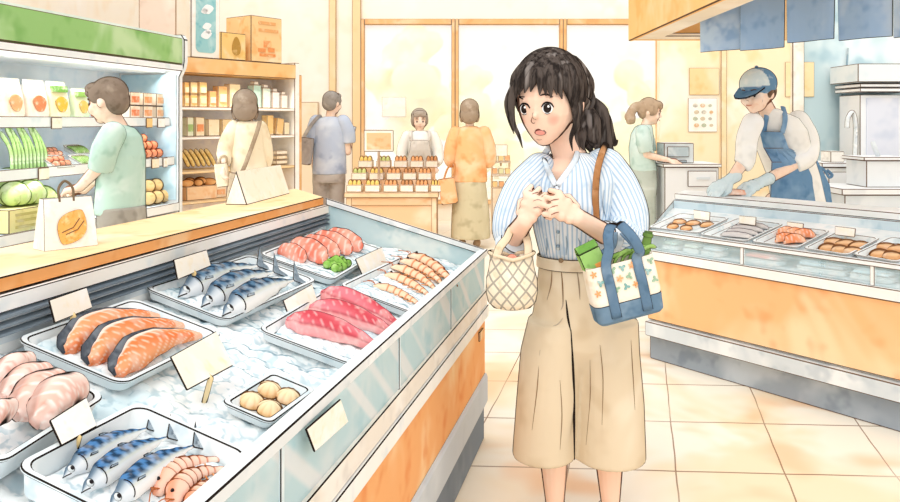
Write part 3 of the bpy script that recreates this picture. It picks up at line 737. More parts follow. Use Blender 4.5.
mid = [(-W_/2*.95, -D_/2*.7, H_*.55), (W_/2*.95, -D_/2*.7, H_*.55), (W_/2*.95, D_/2*.7, H_*.55), (-W_/2*.95, D_/2*.7, H_*.55)]
hi = [(-W_/2*.90, -D_/2*.35, H_), (W_/2*.90, -D_/2*.35, H_), (W_/2*.90, D_/2*.35, H_), (-W_/2*.90, D_/2*.35, H_)]
rings(bm, [lo, mid, hi], True, False)
vs = list(bm.verts)
inner = [bm.verts.new((x*.97, y*.8, H_)) for x, y, _ in hi]; inb = [bm.verts.new((x*.9, y*.6, H_*.5)) for x, y, _ in hi]
top_ = vs[8:12]
for i in range(4):
    j = (i+1) % 4; bm.faces.new((top_[i], top_[j], inner[j], inner[i])); bm.faces.new((inner[i], inner[j], inb[j], inb[i]))
bm.faces.new(inb[::-1])
obj('paper', bm, wc('fbf6ec', 'ffffff', 'e3ddd6', 14, .6), e, inkw=.0030)
bm = BM(); tube(bm, bez([(-W_*.16, -D_*.18, H_*.92), (-W_*.16, -D_*.1, H_*1.18), (-W_*.02, 0, H_*1.32), (W_*.10, -D_*.1, H_*1.18), (W_*.10, -D_*.18, H_*.92)], 6), .0032, 8); obj('handle', bm, wc('7d6a55', 'a08b72', '5c4b3a', 9, .4), e, smooth=True)
# printed loaf-and-leaf mark on the face
bm = BM(); prism(bm, [(.34*W_*math.cos(a)*(.62+.2*math.cos(2*a)), .36*W_*math.sin(a)*1.0) for a in [2*PI*k/28 for k in range(28)]], 0, .0012)
Mf = T(.02*W_, -D_*.5*.80-.002, H_*.42) @ Matrix.Rotation(math.radians(90-6.5), 4, 'X') @ R(-32)
obj('printed_mark', bm, wc('f5b869', 'fbd9a0', 'e8973f', 40, .9), e, M=Mf, inkw=.0016, inkk='mid')
for k, (a0, r0) in enumerate(((-.35, .10), (.25, .06))):
    bm = BM(); tube(bm, [(W_*(-.12+.08*k), -W_*.18, .0014), (W_*(.02+.09*k), 0, .0016), (W_*(.04+.1*k), W_*.20, .0014)], .0011, 6); obj('printed_line', bm, ink('mid'), e, M=Mf)
# ================================================================== FISH COUNTER (right)
G = Vector((1.13, 4.56, 0)); ge = Vector((.6, -.8, 0)); gv = Vector((.8, .6, 0))
MG = basis(G, ge, gv, Vector((0, 0, 1))); XR = 3.1
def gx(b): return -.436*max(0, b)
cnt = empty('fish_counter', MG, 'fish counter with orange front panel, under the blue curtain', 'counter')
def gbar(bm, b0, b1, z0, z1, z0b=None, z1b=None, x0=None, x1=XR):
    z0b = z0 if z0b is None else z0b; z1b = z1 if z1b is None else z1b
    a, b = (gx(b0), gx(b1)) if x0 is None else (x0, x0)
    hexa(bm, [(a, b0, z0), (x1, b0, z0), (x1, b1, z0b), (b, b1, z0b)], [(a, b0, z1), (x1, b0, z1), (x1, b1, z1b), (b, b1, z1b)])
bm = BM(); gbar(bm, .03, .78, 0, .15); obj('kick_plate', bm, wc('9aa3ad', 'c3c9ce', '78838e', 3, .8), cnt, inkw=.008, inkk='mid')
bm = BM(); gbar(bm, -.03, .03, .145, .225); obj('bumper_rail', bm, wc('d3dade', 'f2f4f4', 'b0bcc5', 3, .8), cnt, inkw=.007, inkk='mid')
bm = BM(); gbar(bm, .02, .62, .225, .575); gbar(bm, .70, .78, .225, .862); obj('body', bm, WHITE, cnt)
bm = BM(); gbar(bm, -.004, .02, .235, .575); obj('front_panel', bm, wc('f7c08a', 'fbdfb6', 'ee9f68', 1.7, .9), cnt, inkw=.007, inkk='mid')
bm = BM(); gbar(bm, -.02, .02, .575, .628); obj('lower_trim', bm, WHITE, cnt, inkw=.006, inkk='mid')
for i, (a, b) in enumerate(((0, .60), (.60, 1.25), (1.25, 2.1), (2.1, XR))):
    bm = BM(); box(bm, a+.008, b-.008, 0, .006, .628, .716); obj('glass_pane', bm, wc('dbf0f5', 'f7fcfd', 'bfe2ec', 6, .8, alpha=.30), cnt)
    bm = BM(); box(bm, b-.01, b+.01, -.004, .010, .628, .716); obj('mullion', bm, WHITE, cnt, inkw=.004, inkk='mid')
bm = BM(); gbar(bm, -.012, .02, .714, .738); obj('top_rail', bm, wc('f3f5f5', 'ffffff', 'd5dfe4', 4, .7), cnt, inkw=.006, inkk='mid')
bm = BM(); gbar(bm, .02, .52, .715, .719, .806, .812); obj('display_bed', bm, wc('eef4f6', 'ffffff', 'd0e2ea', 4, .8), cnt)
bm = BM(); gbar(bm, .006, .40, .628, .636); obj('lower_shelf', bm, wc('e3eff3', 'ffffff', 'c3dbe4', 4, .8), cnt)
bm = BM(); gbar(bm, .52, .56, .72, .862); obj('back_panel', bm, wc('cfdfe7', 'eef4f6', 'b0cad6', 4, .8), cnt, inkw=.005, inkk='mid')
bm = BM(); gbar(bm, .535, .56, .80, .812); obj('back_ridge', bm, wc('e8eff2', 'fff', 'c5d5dd', 4, .6) if False else wc('e8eff2', 'ffffff', 'c5d5dd', 4, .6), cnt, inkw=.004, inkk='mid')
ld3 = bpy.data.lights.new('counter_fill_light', 'AREA'); ld3.shape = 'RECTANGLE'; ld3.size = 2.8; ld3.size_y = .05; ld3.energy = .45  # added fill under the display bed, brightens the dark lower shelf
lo = bpy.data.objects.new('counter_fill_light', ld3); COL.objects.link(lo); lo.matrix_world = MG @ T(1.5, .022, .708) @ R(25, 'X')
# left end glass
a, b = Vector((0, 0, 0)), Vector((gx(.56), .56, 0)); th = Vector((.004, .0, 0))
bm = BM(); hexa(bm, [a+Vector((-.006,0,.60)), a+Vector((.0,0,.60)), b+Vector((.0,0,.60)), b+Vector((-.006,0,.60))], [a+Vector((-.006,0,.735)), a+Vector((0,0,.735)), b+Vector((0,0,.862)), b+Vector((-.006,0,.862))])
obj('end_glass', bm, wc('d5e4ea', 'f0f6f8', 'b6ccd6', 4, .8, alpha=.6), cnt, inkw=.005, inkk='mid')
bm = BM(); gbar(bm, .55, .80, .862, .90); obj('serving_ledge', bm, wc('f2f3f1', 'ffffff', 'd9dfe2', 3, .7), M=MG, inkw=.006, inkk='mid', label='pale serving ledge at the back of the fish counter, before the fishmonger', cat='counter')
TG = math.atan2(.10, .50); MGI = MG @ T(0, .02, .714) @ Matrix.Rotation(TG, 4, 'X'); GN = MGI.to_3x3() @ Vector((0, 0, 1)); MGIi = MGI.inverted()
def gice(px, py, h=0.0):
    q = MGIi @ on_plane(px, py, MGI @ Vector((0, 0, h)), GN); return Vector((q.x, q.y, h))
GT = {}
def gtray(key, q, label):
    P = [gice(*c, .02) for c in q]; c = sum(P, Vector())/4
    w_ = ((P[1]-P[0]).length+(P[2]-P[3]).length)/2; d_ = min(.44, ((P[3]-P[0]).length+(P[2]-P[1]).length)/2); u = (P[1]-P[0])+(P[2]-P[3])
    M = MGI @ T(c.x, min(max(c.y, d_/2+.01), .50-d_/2), .002) @ R(math.degrees(math.atan2(u.y, u.x)))
    bm = tray_mesh(w_*.97, d_, .03, .03, lip=.014)
    obj('fish_tray', bm, [TRAY, ink('mid')], M=M, inkw=.006, smooth=35, label=label, cat='tray'); GT[key] = (M, w_, d_); return M, w_, d_
gtray('clam', [(672,215),(725,218),(706,237),(655,228)], 'white tray of tan clams at the corner end of the fish counter')
gtray('squid', [(726,219),(776,225),(756,245),(708,237)], 'white tray of dark grey fish strips on the fish counter')
gtray('orange', [(777,226),(824,232),(807,251),(757,244)], 'white tray of orange fillets in the middle of the fish counter')
gtray('shell', [(826,234),(872,239),(858,260),(809,251)], 'white tray of six tan shellfish below the stock pot')
gtray('shell2', [(875,239),(920,245),(912,269),(861,259)], 'white tray of tan shellfish cut by the frame edge')
def clam(M, x, y, r, label, group, k):
    bm = BM(); cl = bm.verts.layers.float_color.new('Col'); n, m = 7, 26; rs = []
    for i in range(n+1):
        q = i/n; row = []
        for j in range(m):
            a = 2*PI*j/m; rr = r*math.sin(q*PI/2)*(1+.06*math.cos(a*8)*q); c = mixc('f6d9b4', 'e3a56c', q); c = mixc(c, 'b9794a', .35*(1 if int(q*5) % 2 else 0))
            v = bm.verts.new((max(rr, .0005)*math.cos(a)*1.25, max(rr, .0005)*math.sin(a), .005+r*.6*math.cos(q*PI/2))); v[cl] = (*lin(c), 1); row.append(v)
        rs.append(row)
    for a, b in zip(rs, rs[1:]):
        for j in range(m): bm.faces.new((a[j], b[j], b[(j+1) % m], a[(j+1) % m]))
    bm.faces.new(rs[0]); bm.faces.new(rs[-1][::-1])
    obj('clam', bm, vcol(rim=.45, inkc='7a5236', name='clam_shell'), M=M @ T(x, y, .006) @ R(k*37), smooth=True, label=label, cat='shellfish', group=group)
for key, n, gl_, ll in (('clam', 5, 'clams in the corner tray', 'tan ribbed clam in the corner tray of the fish counter'), ('shell', 6, 'shellfish in the tray under the stock pot', 'tan round shellfish in the tray below the stock pot'), ('shell2', 5, 'shellfish in the tray at the frame edge', 'tan round shellfish in the tray cut by the frame edge')):
    M, w_, d_ = GT[key]; rr = .034 if key == 'clam' else .042
    for k in range(n):
        clam(M, -w_*.26+w_*.26*(k % 3)+(.02 if k > 2 else 0), (d_*.12 if k < 3 else -d_*.18), rr, ll, gl_, k)
M, w_, d_ = GT['squid']
for k in range(4):
    bm = loftx(w_*.62, lambda t: .024*PW(t), lambda t: .022*PW(t), lambda t, s, up: mixc('8f8b8f', 'd8d2d0', .5-.6*s), 24, 14, bend=.01)
    obj('fish_strip', bm, vcol(rim=.4, inkc='4a4044', name='strip'), M=M @ T(.01*k, d_*.27-d_*.17*k, .010) @ R(8), smooth=True, label='dark grey fish strip lying in a counter tray', cat='fish slice', group='grey fish strips in the tray')
M, w_, d_ = GT['orange']
for k in range(5):
    bm = loftx(w_*.40, lambda t: .036*PW(t), lambda t: .034*PW(t), pink_c('f0905f', 'f9bd98', k), 24, 16, bend=.02)
    obj('fish_fillet', bm, vcol(rim=.38, inkc='8a4a2c', name='gfillet'), M=M @ T(-w_*.18+w_*.18*(k % 3)+(.05 if k > 2 else 0), d_*.15-d_*.30*(k//3), .010) @ R(14+5*k), smooth=True, label='orange fish fillet in the middle tray of the fish counter', cat='fish fillet', group='orange fillets on the fish counter')
# blank cards on the counter
def gcard(q, label):
    bl, br, tr, tl = q; a, b = MGI @ gice(*bl, .034), MGI @ gice(*br, .034); hg = ((bl[1]-tl[1])+(br[1]-tr[1]))/2/F_PX*a.y
    P = [a, b, at(*tr, b.y+.25*hg), at(*tl, a.y+.25*hg)]; n = ((b-a).cross(P[3]-a)).normalized()*.003
    e = empty('price_card', (a+b)/2, label, 'price card'); bm = BM(); hexa(bm, [p+n for p in P], [p-n for p in P]); obj('card', bm, CARD, e, world=True, inkw=.0055, inkk='mid')
    bm = BM(); m_ = (a+b)/2; tube(bm, [m_+(P[3]-a)*.1-n*1.6, m_-GN*.03], .005, 6); obj('stem', bm, wc('d8d2c6'), e, world=True)
gcard([(694,219),(710,221),(710.5,212),(693.5,209.5)], 'small blank card above the tan clams on the fish counter')
gcard([(739,223.5),(756,226),(756.5,217),(739,215.5)], 'small blank card above the dark grey strips on the fish counter')
gcard([(787,230),(803,232.5),(804,223.5),(787,221.5)], 'small blank card above the orange fillets on the fish counter')
gcard([(835,235),(855,237.5),(856,228.5),(835,226)], 'small blank card above the six tan shellfish')
# packs on the lower shelf behind the glass
for px, wd, col, dk, lab in ((672, .10, 'd5e6dc', 'a9cbb6', 'pale green pack low behind the counter glass'), (693, .10, 'e6efe6', 'b9d0bb', 'white and green pack low behind the counter glass'), (713, .12, 'd9e8ee', 'b3ccd6', 'pale blue pack low behind the counter glass'), (763, .20, 'f4a898', 'e98470', 'salmon red pack low behind the counter glass'), (812, .13, 'c9dde6', 'a3c2d0', 'blue grey pack low behind the counter glass, by the mullion'), (833, .12, 'c4ccd2', '9aa8b2', 'grey pack low behind the counter glass'), (872, .18, 'cfe6ee', 'a9d3e0', 'wide light blue pack low behind the counter glass')):
    lo, hi = 0.0, XR
    for _ in range(40):
        mid = (lo+hi)/2; p = MG @ Vector((mid, .06, .66)); q = 450+F_PX*p.x/p.y
        lo, hi = (mid, hi) if q < px else (lo, mid)
    e = empty('food_pack', MG @ T(mid, .075, .637), lab, 'food pack'); rr = rrect(wd, .10, .02)
    bm = BM(); prism(bm, rr, 0, .030); obj('tray', bm, wc('f4f6f6', 'ffffff', 'd9e2e6'), e, inkw=.004, inkk='mid')
    bm = BM(); rings(bm, [[(x*.9, y*.9, .031) for x, y in rr], [(x*.8, y*.75, .046) for x, y in rr]]); obj('contents', bm, wc(col, 'fafafa', dk, 14, .9), e, inkw=.003, inkk='soft', smooth=30)

# ------------------------------------------------------------------ kitchen behind the counter
INOX = wc('eceef0', 'fafafa', 'd9dfe4', 1.6, .6); INOX2 = wc('d9e0e6', 'f1f4f5', 'c3cdd6', 1.6, .6)
def kx(px, Y): return (px-450)/F_PX*Y
def kz(py, Y): return H-(py-YH)/F_PX*Y
# cabinet with the register
Y = 7.0; e = empty('kitchen_cabinet', (kx(690, Y), Y, 0), 'pale grey low cabinet carrying the register by the ponytailed person', 'cabinet')
x0, x1, zt = kx(663, Y), kx(722, Y), kz(164, Y)
bm = BM(); box(bm, x0+.02, x1-.02, Y+.02, Y+.5, 0, zt-.03); obj('carcass', bm, INOX, e, world=True, inkw=.009, inkk='mid')
bm = BM(); box(bm, x0, x1, Y, Y+.52, zt-.03, zt); obj('top', bm, wc('f0f1ef', 'ffffff', 'd3d9dc'), e, world=True, inkw=.009, inkk='mid')
bm = BM(); box(bm, kx(688, Y), x1-.04, Y+.005, Y+.02, zt-.20, zt-.06); d = obj('drawer', bm, INOX, e, world=True, inkw=.009, inkk='mid')
bm = BM(); box(bm, kx(697, Y), kx(710, Y), Y-.008, Y+.005, zt-.135, zt-.115); obj('handle', bm, INOX2, d, world=True)
Y = 7.12; e = empty('cash_register', (kx(677, Y), Y, zt), 'grey boxy register with a screen, on the low cabinet', 'register')
bm = BM(); box(bm, kx(664, Y), kx(694, Y), Y, Y+.26, zt, kz(143, Y)); obj('body', bm, wc('d5dcdf', 'eef1f1', 'b3bec5', 4, .8), e, world=True, inkw=.010, inkk='mid')
bm = BM(); box(bm, kx(667, Y), kx(689, Y), Y-.012, Y, kz(157, Y), kz(146.5, Y)); obj('screen', bm, wc('b4c3ca', 'dfe6e8', '95a7b1', 6, .8), e, world=True, inkw=.008, inkk='mid')
bm = BM(); box(bm, kx(668, Y), kx(686, Y), Y-.03, Y, zt+.005, zt+.03); obj('keys', bm, wc('9aa9b0'), e, world=True, inkw=.006, inkk='mid')
# posters
Y = KY-.004
def flat(name, px0, py0, px1, py1, mats, label, Y=Y, cat='poster', t=.008, inkw=.008):
    e = empty(name, ((kx((px0+px1)/2, Y)), Y, kz(py1, Y)), label, cat)
    bm = BM(); box(bm, kx(px0, Y), kx(px1, Y), Y-t, Y, kz(py1, Y), kz(py0, Y)); obj('sheet', bm, mats, e, world=True, inkw=inkw, inkk='soft'); return e
flat('wall_poster', 689, 68, 719, 95, wc('fad7a2', 'fde8c6', 'f5c483', 2.5, .9), 'plain orange poster on the kitchen wall')
e = flat('wall_poster', 688, 98, 717, 132, wc('fdf8ee', 'ffffff', 'f3e8d6', 4, .6), 'white poster with rows of small food pictures on the kitchen wall')
k = 0
for r_ in range(4):
    for c_ in range(3):
        px, py = 695+7.4*c_+(1.2 if r_ % 2 else 0), 105.5+6.6*r_; k += 1; rr = (2.5 if (k*7) % 3 else 1.9)*Y/F_PX
        bm = BM(); tube(bm, [(kx(px, Y), Y-.012, kz(py, Y)), (kx(px, Y), Y-.008, kz(py, Y))], [rr, rr], 12, flat=.8); obj('food_picture', bm, wc(['d9c9ae', 'c3bfb2', 'e3b98d', 'b8c0a6'][k % 4], 'efe6d6', 'b39f84', 30, .8), e, world=True)
flat('wall_poster', 785, 62, 814, 97, wc('fbe3b4', 'fff4dc', 'f7d490', 2.5, .9), 'plain yellow poster beside the blue tiled wall')
# sink run at the right
Y = 6.4; zc = kz(189, Y); e = empty('sink_counter', (kx(870, Y), Y, 0), 'pale steel sink counter behind the fish counter', 'counter')
bm = BM(); box(bm, kx(842, Y), kx(842, Y)+1.6, Y, Y+.6, zc-.05, zc); obj('worktop', bm, INOX, e, world=True, inkw=.009, inkk='mid')
bm = BM(); box(bm, kx(846, Y), kx(842, Y)+1.55, Y+.02, Y+.58, 0, zc-.05); obj('carcass', bm, INOX2, e, world=True, inkw=.009, inkk='mid')
Y = 6.55; e = empty('stock_pot', (kx(886, Y), Y+.2, zc), 'square steel stock pot standing on the sink counter', 'pot')
z0, z1 = zc, kz(157, Y); xa, xb = kx(864, Y), kx(907, Y)
bm = BM(); box(bm, xa+.02, xb, Y, Y+.34, z0, z1-.03); obj('pot_body', bm, wc('e3e7ea', 'f8f8f8', 'ccd4da', 1.6, .8), e, world=True, inkw=.009, inkk='mid')
bm = BM(); box(bm, xa-.01, xb+.03, Y-.02, Y+.36, z1-.03, z1); obj('lid', bm, INOX, e, world=True, inkw=.009, inkk='mid')
bm = BM(); tube(bm, [(kx(886, Y), Y+.12, z1), (kx(882, Y), Y+.12, kz(147, Y)), (kx(880.5, Y), Y+.12, kz(142, Y))], [.018, .02, .016], 10); obj('ladle', bm, INOX2, smooth=True, label='short steel ladle handle leaning on the stock pot lid', cat='ladle')
Y = 7.2; zs = kz(163, Y); e = empty('back_sink', (kx(843, Y), Y, 0), 'small back sink unit under the curved tap', 'sink')
bm = BM(); box(bm, kx(822, Y), kx(876, Y), Y, Y+.45, zs-.04, zs); obj('rim', bm, INOX, e, world=True, inkw=.009, inkk='mid')
bm = BM(); box(bm, kx(825, Y), kx(873, Y), Y+.02, Y+.43, 0, zs-.04); obj('unit', bm, wc('e4e4e0', 'f7f7f4', 'c9cdd0', 3, .8), e, world=True, inkw=.009, inkk='mid')
bm = BM(); box(bm, kx(829, Y), kx(851, Y), Y+.004, Y+.02, zs-.30, zs-.08); d = obj('door', bm, INOX, e, world=True, inkw=.008, inkk='mid')
bm = BM(); tube(bm, bez([(kx(855, Y+.3), Y+.3, zs), (kx(855.5, Y+.3), Y+.3, kz(125, Y)), (kx(852.5, Y+.28), Y+.28, kz(112, Y)), (kx(848, Y+.25), Y+.25, kz(118, Y)), (kx(847, Y+.25), Y+.25, kz(128, Y))], 8), .022, 10); obj('curved_tap', bm, wc('dfe5e8', 'fbfcfc', 'b3c0c8', 9, .9, rim=.5, inkc='mid'), smooth=True, label='tall curved kitchen tap at the back sink', cat='tap')
bm = BM(); box(bm, kx(836, Y), kx(850, Y), Y+.10, Y+.3, zs, zs+.10); obj('soap_box', bm, wc('e9e6df', 'faf8f4', 'cfcac2', 6, .8), inkw=.008, inkk='mid', label='small pale box standing on the back sink', cat='box')
Y = 7.4; e = empty('extractor_hood', (kx(885, Y), Y, kz(92, Y)), 'boxy steel extractor hood on the blue kitchen wall', 'hood')
bm = BM(); box(bm, kx(858, Y), kx(930, Y), Y, Y+.55, kz(82, Y), kz(63.5, Y)); obj('hood_box', bm, wc('e6eef2', 'f7fafa', 'cfdfe8', 1.5, .8), e, world=True, inkw=.010, inkk='mid')
for q in range(2):
    bm = BM(); box(bm, kx(862, Y), kx(930, Y), Y+.03, Y+.52, kz(87+4.5*q, Y), kz(83.5+4.5*q, Y)); obj('filter_slat', bm, INOX, e, world=True, inkw=.007, inkk='mid')
Y = 7.5; e = empty('steel_cupboard', (kx(890, Y), Y, 0), 'tall grey steel cupboard under the extractor hood', 'cupboard')
bm = BM(); box(bm, kx(860, Y), kx(940, Y), Y, Y+.4, 0, kz(92.5, Y)-.02); obj('carcass', bm, wc('eceff2', 'f9f9fa', 'd9dfe8', 1.3, .8), e, world=True, inkw=.009, inkk='mid')
bm = BM(); box(bm, kx(866, Y), kx(898, Y), Y-.012, Y, .9, kz(98, Y)); obj('door', bm, wc('dfe3ef', 'f6f6fa', 'cbd3e4', 1.4, .9), e, world=True)
Y = KY-.02; bm = BM(); tube(bm, bez([(kx(848, Y), Y, kz(48, Y)), (kx(845, Y), Y-.02, kz(75, Y)), (kx(841, Y), Y-.02, kz(96, Y)), (kx(844, Y), Y, kz(104, Y)), (kx(848, Y), Y-.01, kz(98, Y))], 8), .010, 6)
obj('hanging_cord', bm, wc('8fa5b0'), label='thin cord with a hooked end hanging on the blue kitchen wall', cat='cord')
# ================================================================== OPEN FRIDGE (left wall)
FB = Vector((-2.1, 6.2, 0)); fd = Vector((.196, .981, 0)).normalized(); fv = Vector((-fd.y, fd.x, 0))
MF = basis(FB, fd, fv, Vector((0, 0, 1))); FN = -2.9
def solve_x(M, px, b, lo, hi):
    for _ in range(40):
        mid = (lo+hi)/2; p = M @ Vector((mid, b, 1)); q = 450+F_PX*p.x/p.y
        if q < px: lo = mid
        else: hi = mid
    return mid
def fx(px, b=.1): return solve_x(MF, px, b, FN, .5)
def pz(M, x, b, py): return H-(py-YH)/F_PX*(M @ Vector((x, b, 0))).y
fr = empty('open_fridge', MF, 'open chilled cabinet with a green header along the shop side', 'fridge')
FW = wc('f3f6f6', 'ffffff', 'd9e6ec', 2.5, .8); FI = wc('e3edf4', 'f7fafc', 'cbdfec', 2.2, .9)
bm = BM(); box(bm, FN, -.02, .50, .56, 0, 2.0); obj('back_panel', bm, FI, fr)
bm = BM(); box(bm, FN, -.01, .0, .56, 1.98, 2.02); obj('roof', bm, FW, fr)
bm = BM(); box(bm, FN, .0, -.03, .02, 1.80, 2.0); obj('header', bm, wc('9cc77f', 'cbe2b4', '7db062', 1.8, .9), fr, inkw=.008, inkk='mid')
bm = BM(); box(bm, FN, .0, -.035, .10, 1.745, 1.795); obj('header_lip', bm, FW, fr, inkw=.008, inkk='mid')
bm = BM(); box(bm, FN, -.02, .10, .50, 1.735, 1.78); obj('light_box', bm, FW, fr)
ld = bpy.data.lights.new('fridge_fill_light', 'AREA'); ld.shape = 'RECTANGLE'; ld.size = 2.6; ld.size_y = .10; ld.energy = 17; ld.color = (.96, .98, 1)  # fill light added under the header to lift the dark interior
lo = bpy.data.objects.new('fridge_fill_light', ld); COL.objects.link(lo); lo.matrix_world = MF @ T(-1.35, .12, 1.73) @ R(-38, 'X')
for z_, b_ in ((1.315, .10), (1.015, .06)):
    l_ = bpy.data.lights.new('fridge_shelf_fill_light', 'AREA'); l_.shape = 'RECTANGLE'; l_.size = 2.6; l_.size_y = .05; l_.energy = 6; l_.color = (.97, .99, 1)  # extra fills added below the shelves, where the lower bays were dark
    lo = bpy.data.objects.new('fridge_shelf_fill_light', l_); COL.objects.link(lo); lo.matrix_world = MF @ T(-1.35, b_, z_) @ R(-40, 'X')
ld2 = bpy.data.lights.new('shelf_fill_light', 'AREA'); ld2.shape = 'RECTANGLE'; ld2.size = 1.2; ld2.size_y = .08; ld2.energy = 9; ld2.color = (1, .95, .88)  # fill added to brighten the grocery shelf unit
# right end panel with a rounded, stepped front profile
bm = BM(); prof = [(.56, 0), (.0, 0), (.0, 1.70), (-.035, 1.77), (-.045, 1.82), (-.045, 1.99), (-.02, 2.03), (.56, 2.03)]
rings(bm, [[(x, b, z) for b, z in prof] for x in (0, .055)])
obj('end_panel', bm, FW, fr, inkw=.009, inkk='dark')
bm = BM(); prism(bm, [(-.012, .02), (-.004, .02), (-.004, .49), (-.012, .49)], .75, 1.72); obj('inner_glass', bm, wc('bcd7e2', 'e3f0f4', '9fc6d6', 2.5, .9), fr)
SH1, SH2, SH3 = 1.375, 1.075, .72
for z, dp in ((SH1, .08), (SH2, .04), (SH3, .0)):
    bm = BM(); box(bm, FN, -.015, dp, .50, z-.02, z); s = obj('shelf', bm, FI, fr)
    bm = BM(); box(bm, FN, -.015, dp-.012, dp, z-.055, z+.012); obj('shelf_edge', bm, FW, s, inkw=.007, inkk='mid')
bm = BM(); box(bm, FN, -.015, .0, .5, 0, .60); obj('base', bm, wc('e9edef', 'ffffff', 'ccd8de', 2, .8), fr, inkw=.009, inkk='mid')
def ftag(px, z, b, wpx, col='fdf6e6'):
    x = fx(px, b); Y = (MF @ Vector((x, b, 0))).y; wd = wpx/F_PX*Y*1.25
    bm = BM(); box(bm, x-wd/2, x+wd/2, b-.022, b-.013, z-.065, z+.008); obj('price_tag', bm, wc(col, 'fffaf0', 'f3dfb8', 9, .6), fr, inkw=.007, inkk='mid')
ftag(54, SH1, .08, 13); ftag(147, SH1, .08, 9, 'f6cf8e'); ftag(159, SH1, .08, 11, 'fdfdfb'); ftag(41, SH2, .04, 13); ftag(153, SH2, .04, 11, 'fbe3b8'); ftag(163, SH2, .04, 7, 'fdfdfb')
def facing(M, x, b, z): return M @ T(x, b, z)
def pouch(M, x, b, z, w_, h_, d_, base, blob, label, group=None, top=None, lean=6):
    """a pillow bag standing on a shelf with a printed or visible patch of food"""
    e = empty('food_bag', M @ T(x, b, z) @ R(-lean, 'X'), label, 'food bag', group); bm = BM(); rs = []
    for q, ww, dd in ((0, .92, .75), (.12, 1, 1), (.5, .97, .9), (.85, .93, .45), (.95, .95, .12), (1, .97, .10)):
        rs.append([(px*ww, py*dd, q*h_) for px, py in rrect(w_, d_, d_*.35, 3)])
    rings(bm, rs); obj('bag', bm, wc(base, 'ffffff', None, 8, .6), e, inkw=.007, inkk='mid', ang=50)
    bm = BM(); 
    pts = [(w_*.30*math.cos(a)*(1+.10*math.sin(3*a)), h_*.36+h_*.22*math.sin(a)) for a in [2*PI*k/18 for k in range(18)]]
    hexa(bm, [(px, -d_*.52-.004, pz_) for px, pz_ in pts], [(px, -d_*.44, pz_) for px, pz_ in pts]); obj('food_patch', bm, wc(blob, 'fbe0c0', None, 22, .9), e, inkw=.004, inkk='soft')
    if top:
        bm = BM(); box(bm, -w_*.38, w_*.38, -d_*.50, -d_*.20, h_*.70, h_*.86); obj('label_band', bm, wc(top, 'd9e8bf', None, 18, .9), e)
    return e
for px, wd, base, blob, top, lab in ((12, .175, 'f9e3c8', 'f3b07c', None, 'bag with an orange patch, first on the top fridge shelf'), (36, .19, 'fae6d2', 'ef8f62', None, 'bag with a round red-orange patch on the top fridge shelf'), (58, .19, 'f5ecc2', 'f0c04e', '7fb356', 'bag with a green band and yellow patch on the top fridge shelf'), (80, .15, 'e4efc6', 'efc66a', '9cc56a', 'smaller green bag beside the person in green on the top fridge shelf')):
    pouch(MF, fx(px, .17), .17, SH1+.003, wd, .235 if px < 70 else .20, .07, base, blob, lab, top=top)
for i in range(3):
    for j in range(2):
        x = fx(129+13*i, .18); e = empty('food_box', facing(MF, x, .18, SH1+.003+.098*j), f'orange and white food box, {["bottom", "top"][j]} row, {["first", "second", "third"][i]} from the person in green', 'food box', 'stacked food boxes in the fridge')
        bm = BM(); box(bm, -.062, .062, -.05, .05, 0, .095); obj('carton', bm, wc('fbe9d2', 'ffffff', 'f6d3ac', 9, .7), e, inkw=.006, inkk='mid')
        bm = BM(); box(bm, -.045, .045, -.056, -.05, .02, .065); obj('printed_panel', bm, wc(['ef8c62', 'f2a874', 'f4b98a'][i], 'fbd9bb', None, 16, .9), e)
# second shelf: green stalks, tomato packs, beans
def stalk(px, k):
    x = fx(px, .15); bm = BM(); h_ = .22+.02*((k*5) % 3)
    tube(bm, bez([(0, .07, 0), (.012, .09, h_*.5), (-.02+.01*(k % 3), .13, h_)], 5), [.011]*3+[.012]*3+[.011]*2+[.014, .013, .006], 8)
    e = obj('asparagus_stalk', bm, wc('b5d48a', 'dfedc4', '86b05c', 14, .9, rim=.5, inkc='4c6a34'), M=facing(MF, x, .04, SH2+.004) , smooth=True, label='green asparagus stalk standing in the bunch on the fridge shelf', cat='vegetable', group='asparagus stalks on the fridge shelf')
for k in range(10): stalk(6+3.8*k, k)
def vegpack(px, b, z, w_, d_, col, dk, label, n=6, long_=False, tilt=28, r=.024):
    e = empty('vegetable_pack', MF @ T(fx(px, b), b, z) @ R(tilt, 'X'), label, 'vegetable pack')
    bm = tray_mesh(w_, d_, .03, .02, lip=.008); obj('tray', bm, [wc('f6f4ee', 'ffffff', 'dfe6e6'), ink('mid')], e, inkw=.006, smooth=35)
    rnd = random.Random(px)
    for k in range(n):
        bm = BM()
        if long_: tube(bm, bez([(-w_*.35+w_*.7*k/(n-1), -d_*.36, .024), (-w_*.33+w_*.7*k/(n-1), 0, .034), (-w_*.36+w_*.7*k/(n-1)+.01, d_*.36, .024)], 4), [.005]+[.011]*7+[.006], 8)
        else: ball(bm, (-w_*.27+w_*.27*(k % 3), -d_*.2+d_*.36*(k//3), .03), (r*1.15, r, r*.85), 14)
        obj('green_bean' if long_ else 'tomato', bm, wc(col, 'fbe3cf' if not long_ else 'dcebbd', dk, 26, .8, rim=.45, inkc='6b4630'), e, smooth=True)
vegpack(50, .26, SH2+.06, .14, .13, 'f4a88a', 'e68663', 'upper pack of red tomatoes on the middle fridge shelf')
vegpack(56, .10, SH2+.01, .18, .15, 'f4a484', 'e68a68', 'lower pack of red tomatoes at the middle fridge shelf edge')
vegpack(76, .27, SH2+.07, .17, .13, '9ac46e', '6f9f4a', 'upper pack of green beans on the middle fridge shelf', 7, True)
vegpack(80, .12, SH2+.01, .15, .13, 'a6cb7c', '76a650', 'lower pack of green beans behind the person in green', 6, True)
